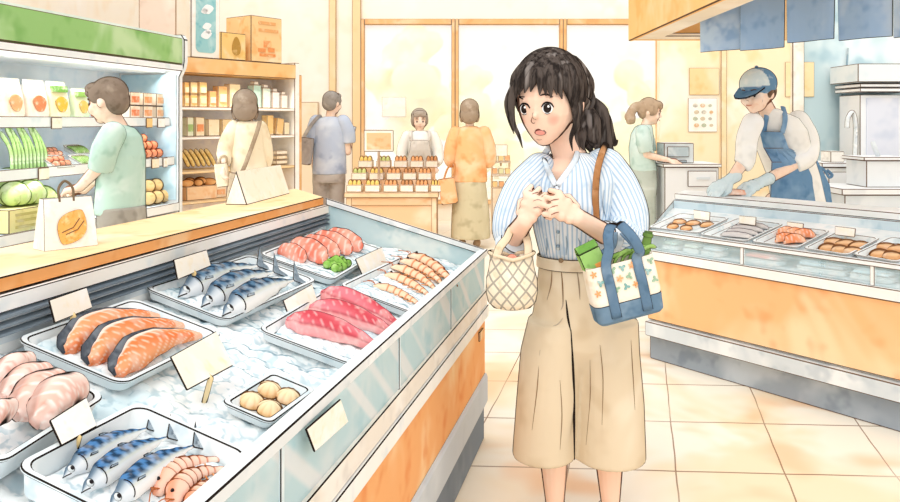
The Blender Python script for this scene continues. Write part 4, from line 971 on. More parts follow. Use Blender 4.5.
# right bay: pile of red-orange tomatoes on the middle shelf
k = 0
for row, (n, z) in enumerate(((4, 0), (3, .06), (1, .115))):
    for i in range(n):
        x = fx(143+5.4*i+2.6*row, .12); bm = BM(); ball(bm, (0, 0, .036), (.040, .040, .036), 14)
        bm2 = bm; o = obj('tomato', bm, wc('f29c74', 'fbd2b4', 'e07a52', 14, .8, rim=.5, inkc='7a3c26'), M=facing(MF, x, .13+.02*row, SH2+.004+z), smooth=True, label='red-orange tomato in the pile behind the person in green', cat='tomato', group='tomatoes piled in the fridge'); k += 1
# low shelf: cabbages, crate, potatoes
def cabbage(px, b, z, r, label):
    e = empty('cabbage', facing(MF, fx(px, b), b, z), label, 'cabbage'); bm = BM(); ball(bm, (0, 0, r*.9), (r, r, r*.9), 18); obj('heart', bm, wc('d2e0a0', 'edf3d0', 'adc672', 12, .9, rim=.4, inkc='5b7038'), e, smooth=True)
    for k in range(4):
        a = k*1.57+.4; bm = BM(); ball(bm, (r*.42*math.cos(a), r*.42*math.sin(a), r*.75), (r*.72, r*.72, r*.72), 14, Matrix.Rotation(a, 3, 'Z')); obj('leaf', bm, wc('c4d890', 'e5efc2', 'a0be68', 12, .9, rim=.4, inkc='5b7038'), e, smooth=True)
for i, (px, b, z, r) in enumerate(((14, .14, .16, .085), (30, .12, .16, .085), (22, .24, .26, .085), (42, .20, .10, .09), (8, .26, .24, .08), (44, .10, .02, .08))):
    cabbage(px, b, SH3+z-.02, r, ['pale green cabbage low in the fridge, first along the shelf front', 'pale green cabbage low in the fridge, over the crate end', 'pale green cabbage topping the heap low in the fridge', 'pale green cabbage between the crate and the paper bag', 'pale green cabbage at the back of the fridge heap', 'pale green cabbage sitting just behind the paper bag'][i])
e = empty('vegetable_crate', facing(MF, fx(17, .12), .12, SH3+.003), 'yellow-green crate full of cabbages low in the fridge', 'crate')
bm = BM(); box(bm, -.17, .17, -.09, .16, 0, .135); obj('crate_wall', bm, wc('efe6a8', 'f8f3cf', 'd9cf86', 7, .8), e, inkw=.007, inkk='mid')
for k in range(3):
    bm = BM(); box(bm, -.12, .12, -.096, -.09, .025+.035*k, .04+.035*k); obj('slot', bm, wc('c9be7a'), e)
for k in range(6):
    row = k//3; bm = BM(); ball(bm, (0, 0, .055), (.062, .055, .055), 16)
    obj('potato', bm, wc('f0cf94', 'fae6c2', 'd9ad6a', 9, .8, rim=.45, inkc='6b4d30'), M=facing(MF, fx(150+8*(k % 3)+4*row, .12), .13+.04*row, SH3+.003+.085*row), smooth=True, label='round tan potato in the pile low in the fridge, behind the person in green', cat='potato', group='potatoes piled in the fridge')

# ================================================================== GROCERY SHELF UNIT
UA = Vector((-2.45, 7.3, 0)); ud = Vector((.593, .805, 0)); uv = Vector((-.805, .593, 0)); MU = basis(UA, ud, uv, Vector((0, 0, 1))); UL = 1.36
lo = bpy.data.objects.new('shelf_fill_light', ld2); COL.objects.link(lo); lo.matrix_world = MU @ T(.66, -.06, 1.79) @ R(-50, 'X')
def ux(px, b=.08): return solve_x(MU, px, b, -.3, 2.2)
su = empty('grocery_shelf', MU, 'wooden grocery shelf with an orange top board, beside the fridge', 'shelf')
UW = wc('f8d8a6', 'fdebcb', 'f2c283', 2, .8); UIN = wc('f1ebea', 'fcf8f4', 'ddd8e4', 2.4, .9); UWH = wc('faf6ee', 'ffffff', 'ebe0d0', 2.4, .7)
bm = BM(); box(bm, -.04, UL, .34, .37, 0, 1.95); obj('back_panel', bm, UIN, su)
bm = BM(); box(bm, -.04, UL+.01, -.03, .37, 1.80, 1.95); obj('top_board', bm, wc('f7c88c', 'fbe0b6', 'efab66', 1.8, .9), su, inkw=.010, inkk='mid')
bm = BM(); box(bm, UL, UL+.07, -.02, .37, 0, 1.97); obj('side_panel', bm, UWH, su, inkw=.010, inkk='mid')
bm = BM(); box(bm, UL+.075, UL+.17, .05, .37, 0, 1.85); obj('end_post', bm, TRIM, su, inkw=.009, inkk='soft')
bm = BM(); box(bm, -.06, -.04, -.02, .37, 0, 1.95); obj('side_panel', bm, UW, su)
for k, z in enumerate((1.49, 1.215, .90, .62)):
    bm = BM(); box(bm, -.04, UL, -.02, .34, z-.03, z); obj('shelf', bm, UWH if k < 2 else UW, su, inkw=.008, inkk='soft')
bm = BM(); box(bm, -.04, UL, 0, .34, 0, .12); obj('plinth', bm, UW, su)
def pack(px0, px1, zb, py_top, b, col, dk, label, name='food_box', cat='food box', group=None, panel=None, lean=0, cap=None, dz=0):
    xa, xb = ux(px0, b), ux(px1, b); z = zb+.002+dz; ht = pz(MU, (xa+xb)/2, b, py_top)-z; w_ = abs(xb-xa)*.95
    e = empty(name, MU @ T((xa+xb)/2, b, z) @ R(lean, 'Y'), label, cat, group)
    bm = BM(); box(bm, -w_/2, w_/2, -.045, .045, 0, ht); obj('packet', bm, wc(col, 'fff6e6', dk, 7, .8), e, inkw=.009, inkk='soft')
    if panel: bm = BM(); box(bm, -w_*.34, w_*.34, -.052, -.045, ht*.25, ht*.62); obj('printed_panel', bm, wc(panel, 'fff2dc', None, 14, .8), e)
    if cap: bm = BM(); box(bm, -w_*.3, w_*.3, -.03, .03, ht, ht+.035); obj('cap', bm, wc(cap, 'fff2dc', None, 14, .8), e, inkw=.007, inkk='soft')
    return e
c6 = [('f7cf8c', 'efb160'), ('f5c077', 'eaa050'), ('f8d8a0', 'efbd74')]
for i, (a, b) in enumerate(((181, 186.5), (187, 195), (196, 204.5))):
    for j in range(2): pack(a, b, 1.49, 92.5-10.5*j, .06, *c6[(i+j) % 3], f'small yellow-orange packet, {["lower", "upper"][j]} row, {["first", "second", "third"][i]} from the fridge', group='small packets on the top grocery shelf', panel='fbe6c0', dz=(0 if j == 0 else .098), name='food_packet', cat='food packet')
for a, b, py, c, d_, lab in ((206, 214, 91, 'f5b878', 'ea9a54', 'orange packet next to the small packets on the top grocery shelf'), (215, 225, 86, 'f4c184', 'e9a660', 'taller orange packet on the top grocery shelf'), (226, 238, 84, 'f8e2b6', 'efc98c', 'cream packet behind the beige-sweater person, top grocery shelf')):
    pack(a, b, 1.49, py, .08, c, d_, lab, panel='fbe9cc', name='food_packet', cat='food packet')
for a, b, py, c, d_, lab in ((250, 258.5, 85, 'c3dccb', '96bfa6', 'tall pale green jar on the top grocery shelf'), (259.5, 268, 88, 'dde6d6', 'b0c4ae', 'grey-green jar, second of the four jars'), (269, 277, 92, 'e3ddd6', 'c3b9b4', 'shorter grey jar, third of the four jars'), (278, 285, 95, 'eee6da', 'd0c2b4', 'shortest pale jar at the end of the top grocery shelf')):
    pack(a, b, 1.49, py, .08, c, d_, lab, cap='e8e2d8', name='food_jar', cat='jar')
for a, b, py, c, d_, p_, lab in ((184, 191, 117, 'e9ead0', 'cdd6a8', 'a9c27e', 'tall green-banded carton near the fridge, second grocery shelf'), (192.5, 202, 117, 'f5e3c0', 'e8c78e', 'ef9d6a', 'cream carton with an orange panel, second grocery shelf'), (205, 217, 119, 'f9e6c2', 'efcd94', None, 'wide cream pouch, second grocery shelf'), (219, 229, 119, 'f4d9a8', 'e6bb78', None, 'tan pouch by the beige-sweater person, second grocery shelf'), (264, 271, 115, 'f7d090', 'eab268', None, 'yellow packet beside the beige-sweater person, second grocery shelf'), (272.5, 280, 118, 'f3c98c', 'e5ab62', None, 'leaning tan packet, end of the second grocery shelf'), (281, 287, 122, 'f7e3c0', 'e9c898', None, 'small cream packet beside the shelf side panel')):
    pack(a, b, 1.215, py, .08, c, d_, lab, panel=p_, name='food_packet', cat='food packet', lean=(8 if 'leaning' in lab else 0))
for k in range(6):
    x = ux(185+5.2*k, .1); bm = BM(); tube(bm, bez([(0, -.02, .03), (-.03, 0, .11), (-.075, .03, .195)], 5), [.012]+[.030]*9+[.014], 8, flat=.7)
    obj('bread_stick', bm, wc('f3d58e', 'fbebc2', 'd9a955', 8, .9, rim=.5, inkc='7a5a36'), M=MU @ T(x+.03, .10, .90), smooth=True, label='yellow-brown bread loaf leaning in the row on the third grocery shelf', cat='bread', group='leaning loaves on the third shelf')
for k in range(4): pack(273, 285, .90, 172-4.8*(k+1)+1.5, .09, ['f2dcb6', 'f6e6c8', 'eed2a4', 'f8ecd4'][k], 'dcbc8c', f'flat cream packet, {["lowest", "second lowest", "second from top", "topmost"][k]} of the stack by the shelf side panel', dz=.05*k, name='food_packet', cat='food packet', group='stack of flat packets')
e = empty('bread_basket', MU @ T(ux(197, .1), .12, .622), 'peach box of bread rolls on the lowest grocery shelf', 'basket')
bm = BM(); box(bm, -.17, .17, -.10, .12, 0, .13); obj('basket_wall', bm, wc('f6cfa4', 'fce6cc', 'edb27c', 4, .8), e, inkw=.009, inkk='soft')
for k in range(5):
    bm = BM(); ball(bm, (0, 0, .03), (.075, .05, .04), 14)
    obj('bread_roll', bm, wc('efb678', 'fbdcb2', 'd9924e', 9, .9, rim=.5, inkc='7a4f2e'), M=MU @ T(ux(197, .1)-.12+.06*k, .08+.05*(k % 2), .75+.012*(k % 2)) @ R(30*k), smooth=True, label='brown bread roll heaped in the peach box', cat='bread roll', group='bread rolls in the peach box')
pack(212, 224, .62, 184, .1, 'f9e4c8', 'f2c9a0', 'pale box with a drawn label beside the bread box', panel='f4b98a')
# on top of the shelf
def topbox(px0, px1, py0, b0, b1, label, col, dk, extra=False):
    xa, xb = ux(px0, b0), ux(px1, b0); zt = pz(MU, (xa+xb)/2, b0, py0); e = empty('cardboard_box', MU @ T((xa+xb)/2, (b0+b1)/2, 1.951), label, 'box'); w_ = xb-xa; d_ = b1-b0; h_ = zt-1.951
    bm = BM(); box(bm, -w_/2, w_/2, -d_/2, d_/2, 0, h_); obj('carton', bm, wc(col, 'fce6c4', dk, 3, .9), e, inkw=.010, inkk='mid')
    return e, w_, d_, h_
e, w_, d_, h_ = topbox(251, 282, 17, -.02, .37, 'large brown cardboard box with faded print on top of the grocery shelf', 'f6cf98', 'ecb06c')
for k, (cx, cz, ww, hh_) in enumerate(((0, .86, .55, .06), (.05, .70, .62, .06), (.0, .40, .2, .14), (-.16, .26, .22, .08), (.14, .28, .2, .09), (.02, .16, .5, .06))):
    bm = BM(); box(bm, (cx-ww/2)*w_, (cx+ww/2)*w_, -d_/2-.008, -d_/2, (cz-hh_/2)*h_, (cz+hh_/2)*h_); obj('printed_mark', bm, wc('ea9a60' if k > 1 else 'e9ac72', 'f6cf9e', None, 18, .9), e)
e, w_, d_, h_ = topbox(221, 246, 33, -.02, .16, 'small tan cardboard box before the large one on the grocery shelf', 'f3cd86', 'e6b25c')
bm = BM(); prism(bm, [(.05*math.cos(a)*(1-.3*math.sin(a)), .09*math.sin(a)) for a in [2*PI*k/16 for k in range(16)]], 0, .008, T(.03, -d_/2, h_*.52) @ R(90, 'X')); obj('printed_mark', bm, wc('b98f4a', 'd9b678', None, 18, .8), e)
# teal banner with white painted strokes
xa, xb = ux(190, .02), ux(219, .02); e = empty('teal_banner', MU @ T((xa+xb)/2, .02, 1.951), 'white framed teal banner with white brush strokes on top of the shelf', 'banner'); w_ = xb-xa
bm = BM(); box(bm, -w_/2, w_/2, -.015, .015, 0, .78); obj('board', bm, wc('fdfaf2', 'ffffff', 'efe6d8', 4, .6), e, inkw=.010, inkk='mid')
bm = BM(); prism(bm, [(x, y) for x, y in rrect(w_*.68, .74, .05)], 0, .006, T(0, -.0155, .42) @ R(90, 'X')); obj('teal_field', bm, wc('9fd0d4', 'd0e8e8', '74b8c2', 4, .9), e)
for k, (cx, cz, q) in enumerate(((.10, .70, .05), (-.02, .66, .03), (.04, .46, .06), (-.05, .44, .035), (.02, .30, .045), (.0, .22, .055), (.06, .25, .03))):
    bm = BM(); prism(bm, [(w_*.30*cx*4+q*math.cos(a)*(1+.3*math.sin(2*a)), q*.75*math.sin(a)) for a in [2*PI*i/14 for i in range(14)]], 0, .004, T(0, -.0218, cz) @ R(90+0, 'X')); obj('brush_stroke', bm, wc('fafafa', 'ffffff', 'e6f0f0', 9, .5), e)
# dusty board on the left wall
m_ = at(158, 38, 6.9); bm = BM(); box(bm, -.155, .155, -.02, .02, -m_.z, 1.1)
obj('notice_board', bm, wc('ecd6c4', 'f8eadc', 'dcc0aa', 2, .9), M=T(m_.x, m_.y, m_.z) @ R(8), inkw=.012, inkk='soft', label='tall dusty beige board standing behind the open fridge', cat='board')

# ================================================================== PRODUCE STALL by the window
TY = 8.4; tx0, tx1 = kx(346, TY), kx(437, TY)
e = empty('stall_table', ((tx0+tx1)/2, TY, 0), 'brown wooden stall table before the shop window', 'table')
TW_ = wc('ecc59c', 'f8e2c8', 'dfa878', 2, .9)
bm = BM(); box(bm, tx0-.02, tx1+.02, TY-.02, TY+.75, .555, .61); obj('tabletop', bm, wc('f3d3ad', 'fbe8d0', 'e4b98c', 2, .8), e, world=True, inkw=.012, inkk='soft')
bm = BM(); box(bm, tx0+.05, tx1-.05, TY+.03, TY+.70, 0, .47); obj('front_panel', bm, TW_, e, world=True)
bm = BM(); box(bm, tx0+.02, tx1-.02, TY+.01, TY+.05, .47, .555); obj('apron', bm, TW_, e, world=True, inkw=.010, inkk='soft')
for x in (tx0+.03, tx1-.03):
    for y in (TY+.03, TY+.70):
        bm = BM(); box(bm, x-.03, x+.03, y-.03, y+.03, 0, .555); obj('leg', bm, TW_, e, world=True, inkw=.010, inkk='soft')
bm = BM(); box(bm, tx0+.03, tx1-.03, TY+.26, TY+.50, .611, .72); box(bm, tx0+.03, tx1-.03, TY+.50, TY+.74, .611, .84); obj('riser', bm, TW_, e, world=True)
def goods(px, tier, wpx, kind, lab, i):
    y = TY+.10+.25*tier; z = (.612, .722, .842)[tier]; s = y/F_PX; x = kx(px, y); w_ = wpx*s*.95
    e = empty('produce_box', (x, y, z), lab, 'produce box', 'open boxes on the stall table')
    bm = BM(); box(bm, -w_/2, w_/2, -.09, .11, 0, .075); obj('carton', bm, wc('fbf1de', 'ffffff', 'efd9b6', 6, .7), e, inkw=.010, inkk='soft')
    cols = {'yellow': ('f0cf78', 'fbe9b4', 'd6a948'), 'bun': ('eaa873', 'fad6b0', 'd08a52'), 'green': ('c9cf86', 'eceec2', 'a3ad5c'), 'choc': ('c98f62', 'ecc6a0', 'a46c42')}[kind]
    for k in range(3):
        bm = BM(); r_ = w_*.19; ball(bm, (-w_*.28+w_*.28*k, 0, .085), (r_, .07, .045), 12); obj('produce', bm, wc(*cols, 9, .9, rim=.5, inkc='8a6442'), e, smooth=True)
spec = [(355, 0, 16, 'yellow'), (373, 0, 16, 'yellow'), (391, 0, 15, 'bun'), (407, 0, 14, 'choc'), (422, 0, 14, 'bun'), (436, 0, 11, 'yellow'),
        (360, 1, 16, 'green'), (377, 1, 15, 'yellow'), (394, 1, 15, 'bun'), (410, 1, 14, 'choc'), (425, 1, 14, 'bun'),
        (366, 2, 15, 'yellow'), (384, 2, 15, 'green'), (401, 2, 14, 'bun'), (417, 2, 14, 'bun'), (432, 2, 13, 'choc')]
od = ['first', 'second', 'third', 'fourth', 'fifth', 'sixth']
for i, (px, t_, w_, kd) in enumerate(spec):
    n = [q for q in spec if q[1] == t_].index((px, t_, w_, kd)); goods(px, t_, w_, kd, f'open box of {dict(yellow="yellow loaves", bun="brown buns", green="green produce", choc="dark brown buns")[kd]}, {["front", "middle", "back"][t_]} stall tier, {od[n]} from the person in blue', i)
Y = TY+.12; e = empty('stall_sign', (kx(378, Y), Y+.04, .61), 'orange blank sign on a post standing on the stall', 'sign')
bm = BM(); tube(bm, [(kx(378, Y), Y+.10, .70), (kx(378, Y), Y+.10, kz(150, Y))], .014, 8); obj('post', bm, wc('b89a80'), e, world=True)
bm = BM(); box(bm, kx(363, Y), kx(393, Y), Y+.075, Y+.10, kz(152, Y), kz(130, Y)); f = obj('frame', bm, wc('fbf0e0', 'ffffff', 'ecd4b8'), e, world=True, inkw=.012, inkk='mid')
bm = BM(); box(bm, kx(366, Y), kx(390.5, Y), Y+.068, Y+.075, kz(149.5, Y), kz(133, Y)); obj('sign_face', bm, wc('f5c296', 'fbdfc2', 'eda571', 4, .9), f, world=True)
Y = YB-.07; e = flat('window_notice', 382, 97, 406, 117, wc('fdf9ee', 'ffffff', 'f3ead6', 4, .6), 'blank white notice taped to the first window pane', Y=Y, cat='notice', inkw=.012)
# small rack at the right of the window wall
Y = 9.6; e = empty('display_rack', (kx(502, Y), Y, 0), 'small cream display rack by the window, beside the person in orange', 'rack')
bm = BM(); box(bm, kx(492, Y), kx(512, Y), Y, Y+.3, 0, kz(188, Y)); obj('base', bm, wc('f6e2c6', 'fdf2e2', 'ecc9a0', 3, .8), e, world=True, inkw=.010, inkk='soft')
for k in range(2):
    z = kz(188-13*(k+1), Y); bm = BM(); box(bm, kx(492, Y), kx(512, Y), Y+.05+.1*k, Y+.3, z-.02, z); obj('tier', bm, wc('f9ead4'), e, world=True, inkw=.009, inkk='soft')
for x in (kx(493, Y), kx(511, Y)):
    bm = BM(); box(bm, x-.012, x+.012, Y+.26, Y+.3, kz(188, Y), kz(160, Y)); obj('upright', bm, wc('f3dcbc'), e, world=True)
for k in range(3):
    for j in range(3):
        z = kz(188-13*k, Y)+.002; x = kx(495.5+6.5*j, Y); bm = BM(); box(bm, -.032, .032, -.04, .04, 0, .07)
        obj('food_packet', bm, wc(['f6d59a', 'f0b98a', 'dfe0b4'][(k+j) % 3], 'fdf0d8', None, 8, .8), M=T(x, Y+.12+.05*k, z), inkw=.008, inkk='soft', label=f'small packet on the display rack, {["bottom", "middle", "top"][k]} tier, {["first", "second", "third"][j]} along', cat='food packet', group='packets on the small display rack')
e = empty('rack_card', (kx(502, Y), Y+.2, kz(160, Y)), 'small cream card on a post above the display rack', 'price card')
bm = BM(); box(bm, kx(496, Y), kx(508.5, Y), Y+.18, Y+.2, kz(157, Y), kz(145, Y)); obj('card', bm, CARD, e, world=True, inkw=.010, inkk='soft')
bm = BM(); tube(bm, [(kx(502, Y), Y+.21, kz(162, Y)-.06), (kx(502, Y), Y+.21, kz(157, Y)+.03)], .010, 6); obj('post', bm, wc('c9a988'), e, world=True)
# ================================================================== PEOPLE
from mathutils.bvhtree import BVHTree
SKIN = wc('fbdcc6', 'fff0e4', 'f3c3a6', 9, .6, rim=.34, inkc='7a5040', name='skin_far'); SKINN = wc('fde3d2', 'fff2ea', 'f8cdb6', 9, .6, rim=.24, inkc='4a3028', name='skin_near')
class P:
    def __init__(s, name, label, px0, Y, cat='person', kz_=1.0):
        s.Y = Y; s.o = Vector(((px0-450)/F_PX*Y, Y, 0)); s.e = empty(name, T(s.o), label, cat); s.s = F_PX/Y
    def J(s, px, py, dy=0.0): return at(px, py, s.Y+dy) - s.o
    def part(s, name, geo, mats, parent=None, **k): return obj(name, geo, mats, parent or s.e, **k)
def oval(bm, spec, ang, seg=30):
    """loft of tilted ovals: (centre, half width, half depth) turned by ang"""
    A = Matrix.Rotation(math.radians(ang), 3, 'Z'); rs = []
    for c, rx, ry in spec: rs.append([Vector(c) + A @ Vector((rx*math.cos(2*PI*k/seg), ry*math.sin(2*PI*k/seg), 0)) for k in range(seg)])
    rings(bm, rs)
def head_M(c, yaw, pitch=0, roll=0): return T(c) @ R(yaw) @ R(pitch, 'X') @ R(roll, 'Y')
def hball(bm, M, k, c, r): ball(bm, M @ (Vector(c)*k), tuple(x*k for x in r), 20, M.to_3x3())
def head(bm, M, k, face=True):
    hball(bm, M, k, (0, .004, .006), (.078, .094, .100)); hball(bm, M, k, (0, -.022, -.052), (.062, .064, .062)); hball(bm, M, k, (0, -.048, -.090), (.030, .030, .026))
    for s in (-1, 1): hball(bm, M, k, (s*.079, .012, -.018), (.011, .020, .028)); hball(bm, M, k, (s*.036, -.062, -.040), (.028, .026, .030))
    hball(bm, M, k, (0, -.100, -.030), (.010, .014, .012)); hball(bm, M, k, (0, -.093, -.018), (.008, .010, .018))
def hand(bm, w, d, nrm, k=1.0, curl=25, side=1, spread=1.0, fr=.0088, thumb=1.0, curls=None):
    """palm, four unequal fingers and a thumb; d: finger direction, nrm: back of the hand, side: where the thumb is"""
    d = Vector(d).normalized(); nrm = Vector(nrm); nrm = (nrm-d*nrm.dot(d)).normalized(); y = nrm.cross(d)*side
    w = Vector(w); f = lambda a, b, c: w+(d*a+y*b+nrm*c)*k
    for a, wd in ((.02, .025), (.045, .033), (.07, .036)):
        for q in (-.6, 0, .6): ball(bm, f(a, wd*q, 0), (.019*k,)*3, 10)
    tube(bm, [f(0, 0, 0), f(.045, 0, 0), f(.078, 0, 0)], [.024*k, .036*k, .038*k], 14, flat=.50, up=nrm)
    for i, (b, L) in enumerate(((.030, .070), (.010, .078), (-.010, .072), (-.029, .056))):
        p = f(.080-.004*abs(i-1), b*spread, 0); a = math.radians(curl if curls is None else curls[i])
        ang = a*.8; pts = [p]
        for q, l in enumerate((.46, .31, .25)):
            dd = d*math.cos(ang) - nrm*math.sin(ang) + y*(b*.6*(spread-.8)); pts.append(pts[-1]+dd.normalized()*L*l*k); ang += a
        for q in range(3): cone(bm, pts[q], fr*k*(1.12-.10*q), pts[q+1], fr*k*(1.02-.10*q), 8)
    p0, p1, p2, p3 = f(.014, .026, -.004), f(.040, .046, -.014*thumb), f(.066, .050-.010*thumb, -.026*thumb), f(.086, .046-.018*thumb, -.034*thumb)
    cone(bm, p0, .014*k, p1, .012*k, 8); cone(bm, p1, .0115*k, p2, .0105*k, 8); cone(bm, p2, .0105*k, p3, .0085*k, 8)
def arm(bm, sh, el, wr, k=1.0, r=(.044, .036, .026)):
    cone(bm, sh, r[0]*k, el, r[1]*k); cone(bm, el, r[1]*k, (Vector(el)*.45+Vector(wr)*.55), (r[1]*.5+r[2]*.5)*k); cone(bm, Vector(el)*.45+Vector(wr)*.55, (r[1]*.5+r[2]*.5)*k, wr, r[2]*k)
def leg(bm, hip, knee, ank, k=1.0, toe=(0, -1, 0)):
    hip, knee, ank = Vector(hip), Vector(knee), Vector(ank)
    cone(bm, hip, .075*k, knee, .05*k); m = knee*.62+ank*.38; cone(bm, knee, .048*k, m, .050*k); cone(bm, m, .050*k, ank, .031*k)
    t = Vector(toe).normalized(); b = Vector((ank.x, ank.y, .035)); cone(bm, ank, .031*k, b, .034*k); cone(bm, b, .036*k, b+t*.13*k-Vector((0, 0, .012)), .028*k)
def shoe(p, ank, toe, mat, k=1.0):
    t = Vector(toe).normalized(); b = Vector((ank[0], ank[1], .046)); bm = BM()
    cone(bm, b-t*.03, .048*k, b+t*.05, .046*k); cone(bm, b+t*.05, .045*k, b+t*.145*k-Vector((0, 0, .008)), .038*k)
    me = remesh('shoe', bm, .008, 3)
    for v in me.vertices: v.co.z = max(v.co.z, .002)
    p.part('shoe', me, mat)
def sleeve(pts, rads, voxel=.009, sm=4, cap_first=True, flat=1.0):
    bm = BM(); B = bez(pts, 6); n = len(B); R_ = []
    for i in range(n):
        q = i/(n-1)*(len(rads)-1); a = int(min(q, len(rads)-2)); R_.append(rads[a]+(rads[a+1]-rads[a])*(q-a))
    tube(bm, B, R_, 16, flat=flat)
    if cap_first: ball(bm, B[0], R_[0], 14)
    return remesh('sleeve', bm, voxel, sm)
def hairmesh(M, k, balls, voxel=.009, extra=None, sm=3):
    bm = BM()
    for c, r in balls: hball(bm, M, k, c, r)
    if extra: extra(bm)
    return remesh('hair', bm, voxel, sm)
def lock(bm, M, k, pts, r, flat=.55):
    tube(bm, [M @ (Vector(q)*k) for q in bez(pts, 5)], None or [r*k*x for x in [.45]+[1]*(len(bez(pts, 5))-3)+[.6, .25]], 8, flat=flat)
def far_face(p, M, k, mouth=True):
    """eyes, brows and a mouth set on the face"""
    D = ink('mid')
    for s in (-1, 1):
        bm = BM(); hball(bm, M, k, (s*.032, -.081, -.012), (.008, .005, .011)); p.part('eye', bm, DARKM, smooth=True)
        bm = BM(); tube(bm, [M @ (Vector(q)*k) for q in ((s*.018, -.090, .016), (s*.034, -.083, .020), (s*.048, -.074, .014))], .0035*k, 6); p.part('eyebrow', bm, D)
    if mouth:
        bm = BM(); tube(bm, [M @ (Vector(q)*k) for q in ((-.016, -.091, -.064), (0, -.096, -.067), (.016, -.091, -.064))], .0035*k, 6); p.part('mouth', bm, wc('c9836c'))
SHORT = [((0, .022, .030), (.089, .094, .090)), ((0, .045, -.010), (.084, .070, .080)), ((0, -.045, .070), (.070, .045, .035)), ((.062, -.01, .02), (.026, .05, .05)), ((-.062, -.01, .02), (.026, .05, .05))]
BOB = [((0, .022, .028), (.094, .098, .094)), ((0, .040, -.040), (.094, .076, .085)), ((0, -.045, .072), (.072, .046, .034)), ((.074, .005, -.04), (.026, .045, .075)), ((-.074, .005, -.04), (.026, .045, .075)), ((0, .05, -.09), (.074, .05, .04))]
def hairmat(c, l, d, rim=.30, inkc='4a3a30'): return wc(c, l, d, 7, .7, rim=rim, inkc=inkc)
def strap(p, name, pts, r, mat, parent=None, flat=.35, n=6, up=Vector((0, -1, 0))):
    bm = BM(); tube(bm, bez(pts, n), r, 8, flat=flat, up=up); return p.part(name, bm, mat, parent, smooth=True)
def bagbody(bm, c, w_, h_, d_, ang=0, taper=.85):
    M = T(c) @ R(ang, 'Y'); rings(bm, [[M @ Vector((x*q, y*q, z)) for x, y in rrect(w_, d_, min(w_, d_)*.3, 4)] for z, q in ((-h_/2, taper*.9), (-h_*.46, taper), (h_*.1, .97), (h_*.46, .92), (h_/2, .86))]); return M

# ---------------------------------------------------------------- young man in green at the fridge
p = P('person', 'person in a pale green shirt and grey trousers, reaching into the fridge', 122, 4.7); J = p.J; k = 1.14
Mh = head_M(J(107, 100, 0), -100, 10); bm = BM(); head(bm, Mh, k)
cone(bm, J(110, 112, .01), .050, J(118, 128, .02), .058)
oval(bm, [(J(119, 126, .02), .05, .06), (J(121, 134, .02), .09, .15), (J(122, 175, .02), .10, .14), (J(121, 214, .02), .11, .15)], 0)
e1, w1 = J(100, 166, -.16), J(80, 187, -.10); arm(bm, J(111, 138, -.15), e1, w1, 1.1); hand(bm, w1, J(66, 190, -.10)-w1, (0, -.3, 1), 1.05, 38, -1)
e2, w2 = J(104, 168, .30), J(84, 190, .22); arm(bm, J(119, 138, .20), e2, w2, 1.1); hand(bm, w2, (-1, .1, -.2), (0, .3, 1), 1.05, 30, 1)
hipz = J(121, 214)[2]
for dy in (-.09, .10): leg(bm, (0.0, dy, hipz-.02), (-.03, dy, .46), (.01, dy, .08), 1.05, (-1, 0, 0)); 
p.part('body', remesh('body', bm, .008, 3), SKIN)
p.part('hair', hairmesh(Mh, k, [((0, .020, .032), (.090, .098, .088)), ((0, .055, -.010), (.080, .060, .078)), ((0, -.050, .068), (.074, .046, .036)), ((.066, -.005, .028), (.024, .055, .05)), ((-.066, -.005, .028), (.024, .055, .05)), ((0, -.078, .048), (.055, .022, .026))]), hairmat('8a7a6c', 'b3a596', '64564a', .30))
far_face(p, Mh, k)
bm = BM(); oval(bm, [(J(115, 124, .02), .055, .070), (J(119, 128, .02), .085, .12), (J(121, 136, .02), .105, .185), (J(122, 155, .02), .122, .195), (J(121, 185, .02), .130, .190), (J(120, 208, .02), .134, .200), (J(120, 213, .02), .132, .198)], 0)
SH_G = wc('bcd9cc', 'dcebe2', '97bfae', 3.5, .9, rim=.16, inkc='39423e'); p.part('shirt', remesh('shirt', bm, .008, 5), SH_G)
p.part('sleeve', sleeve([J(113, 134, -.15), J(105, 150, -.19), J(101, 169, -.165)], [.074, .076, .072]), SH_G); p.part('sleeve', sleeve([J(120, 134, .19), J(110, 150, .27), J(104, 166, .30)], [.072, .074, .070]), SH_G)
bm = BM(); tube(bm, [J(108, 123.5, -.02)+Vector((.055*math.cos(a), .075*math.sin(a)+.02, .012*math.cos(a))) for a in [2*PI*i/20 for i in range(21)]], .012, 8); 
TR_G = wc('a5a096', 'c6c2b8', '827d74', 3.5, .8, rim=.16, inkc='39352f'); bm = BM()
oval(bm, [((0, 0, hipz+.05), .126, .185), ((0, 0, hipz-.05), .132, .19), ((0, 0, hipz-.14), .128, .18)], 0)
for dy in (-.09, .10): tube(bm, [(0, dy, hipz-.08), (-.02, dy, .46), (.0, dy, .07)], [.105, .085, .075], 16)
p.part('trousers', remesh('trousers', bm, .011, 4), TR_G)
for dy in (-.09, .10): shoe(p, (.01, dy), (-1, 0, 0), wc('8d8378', 'aaa096', '6a6157'))

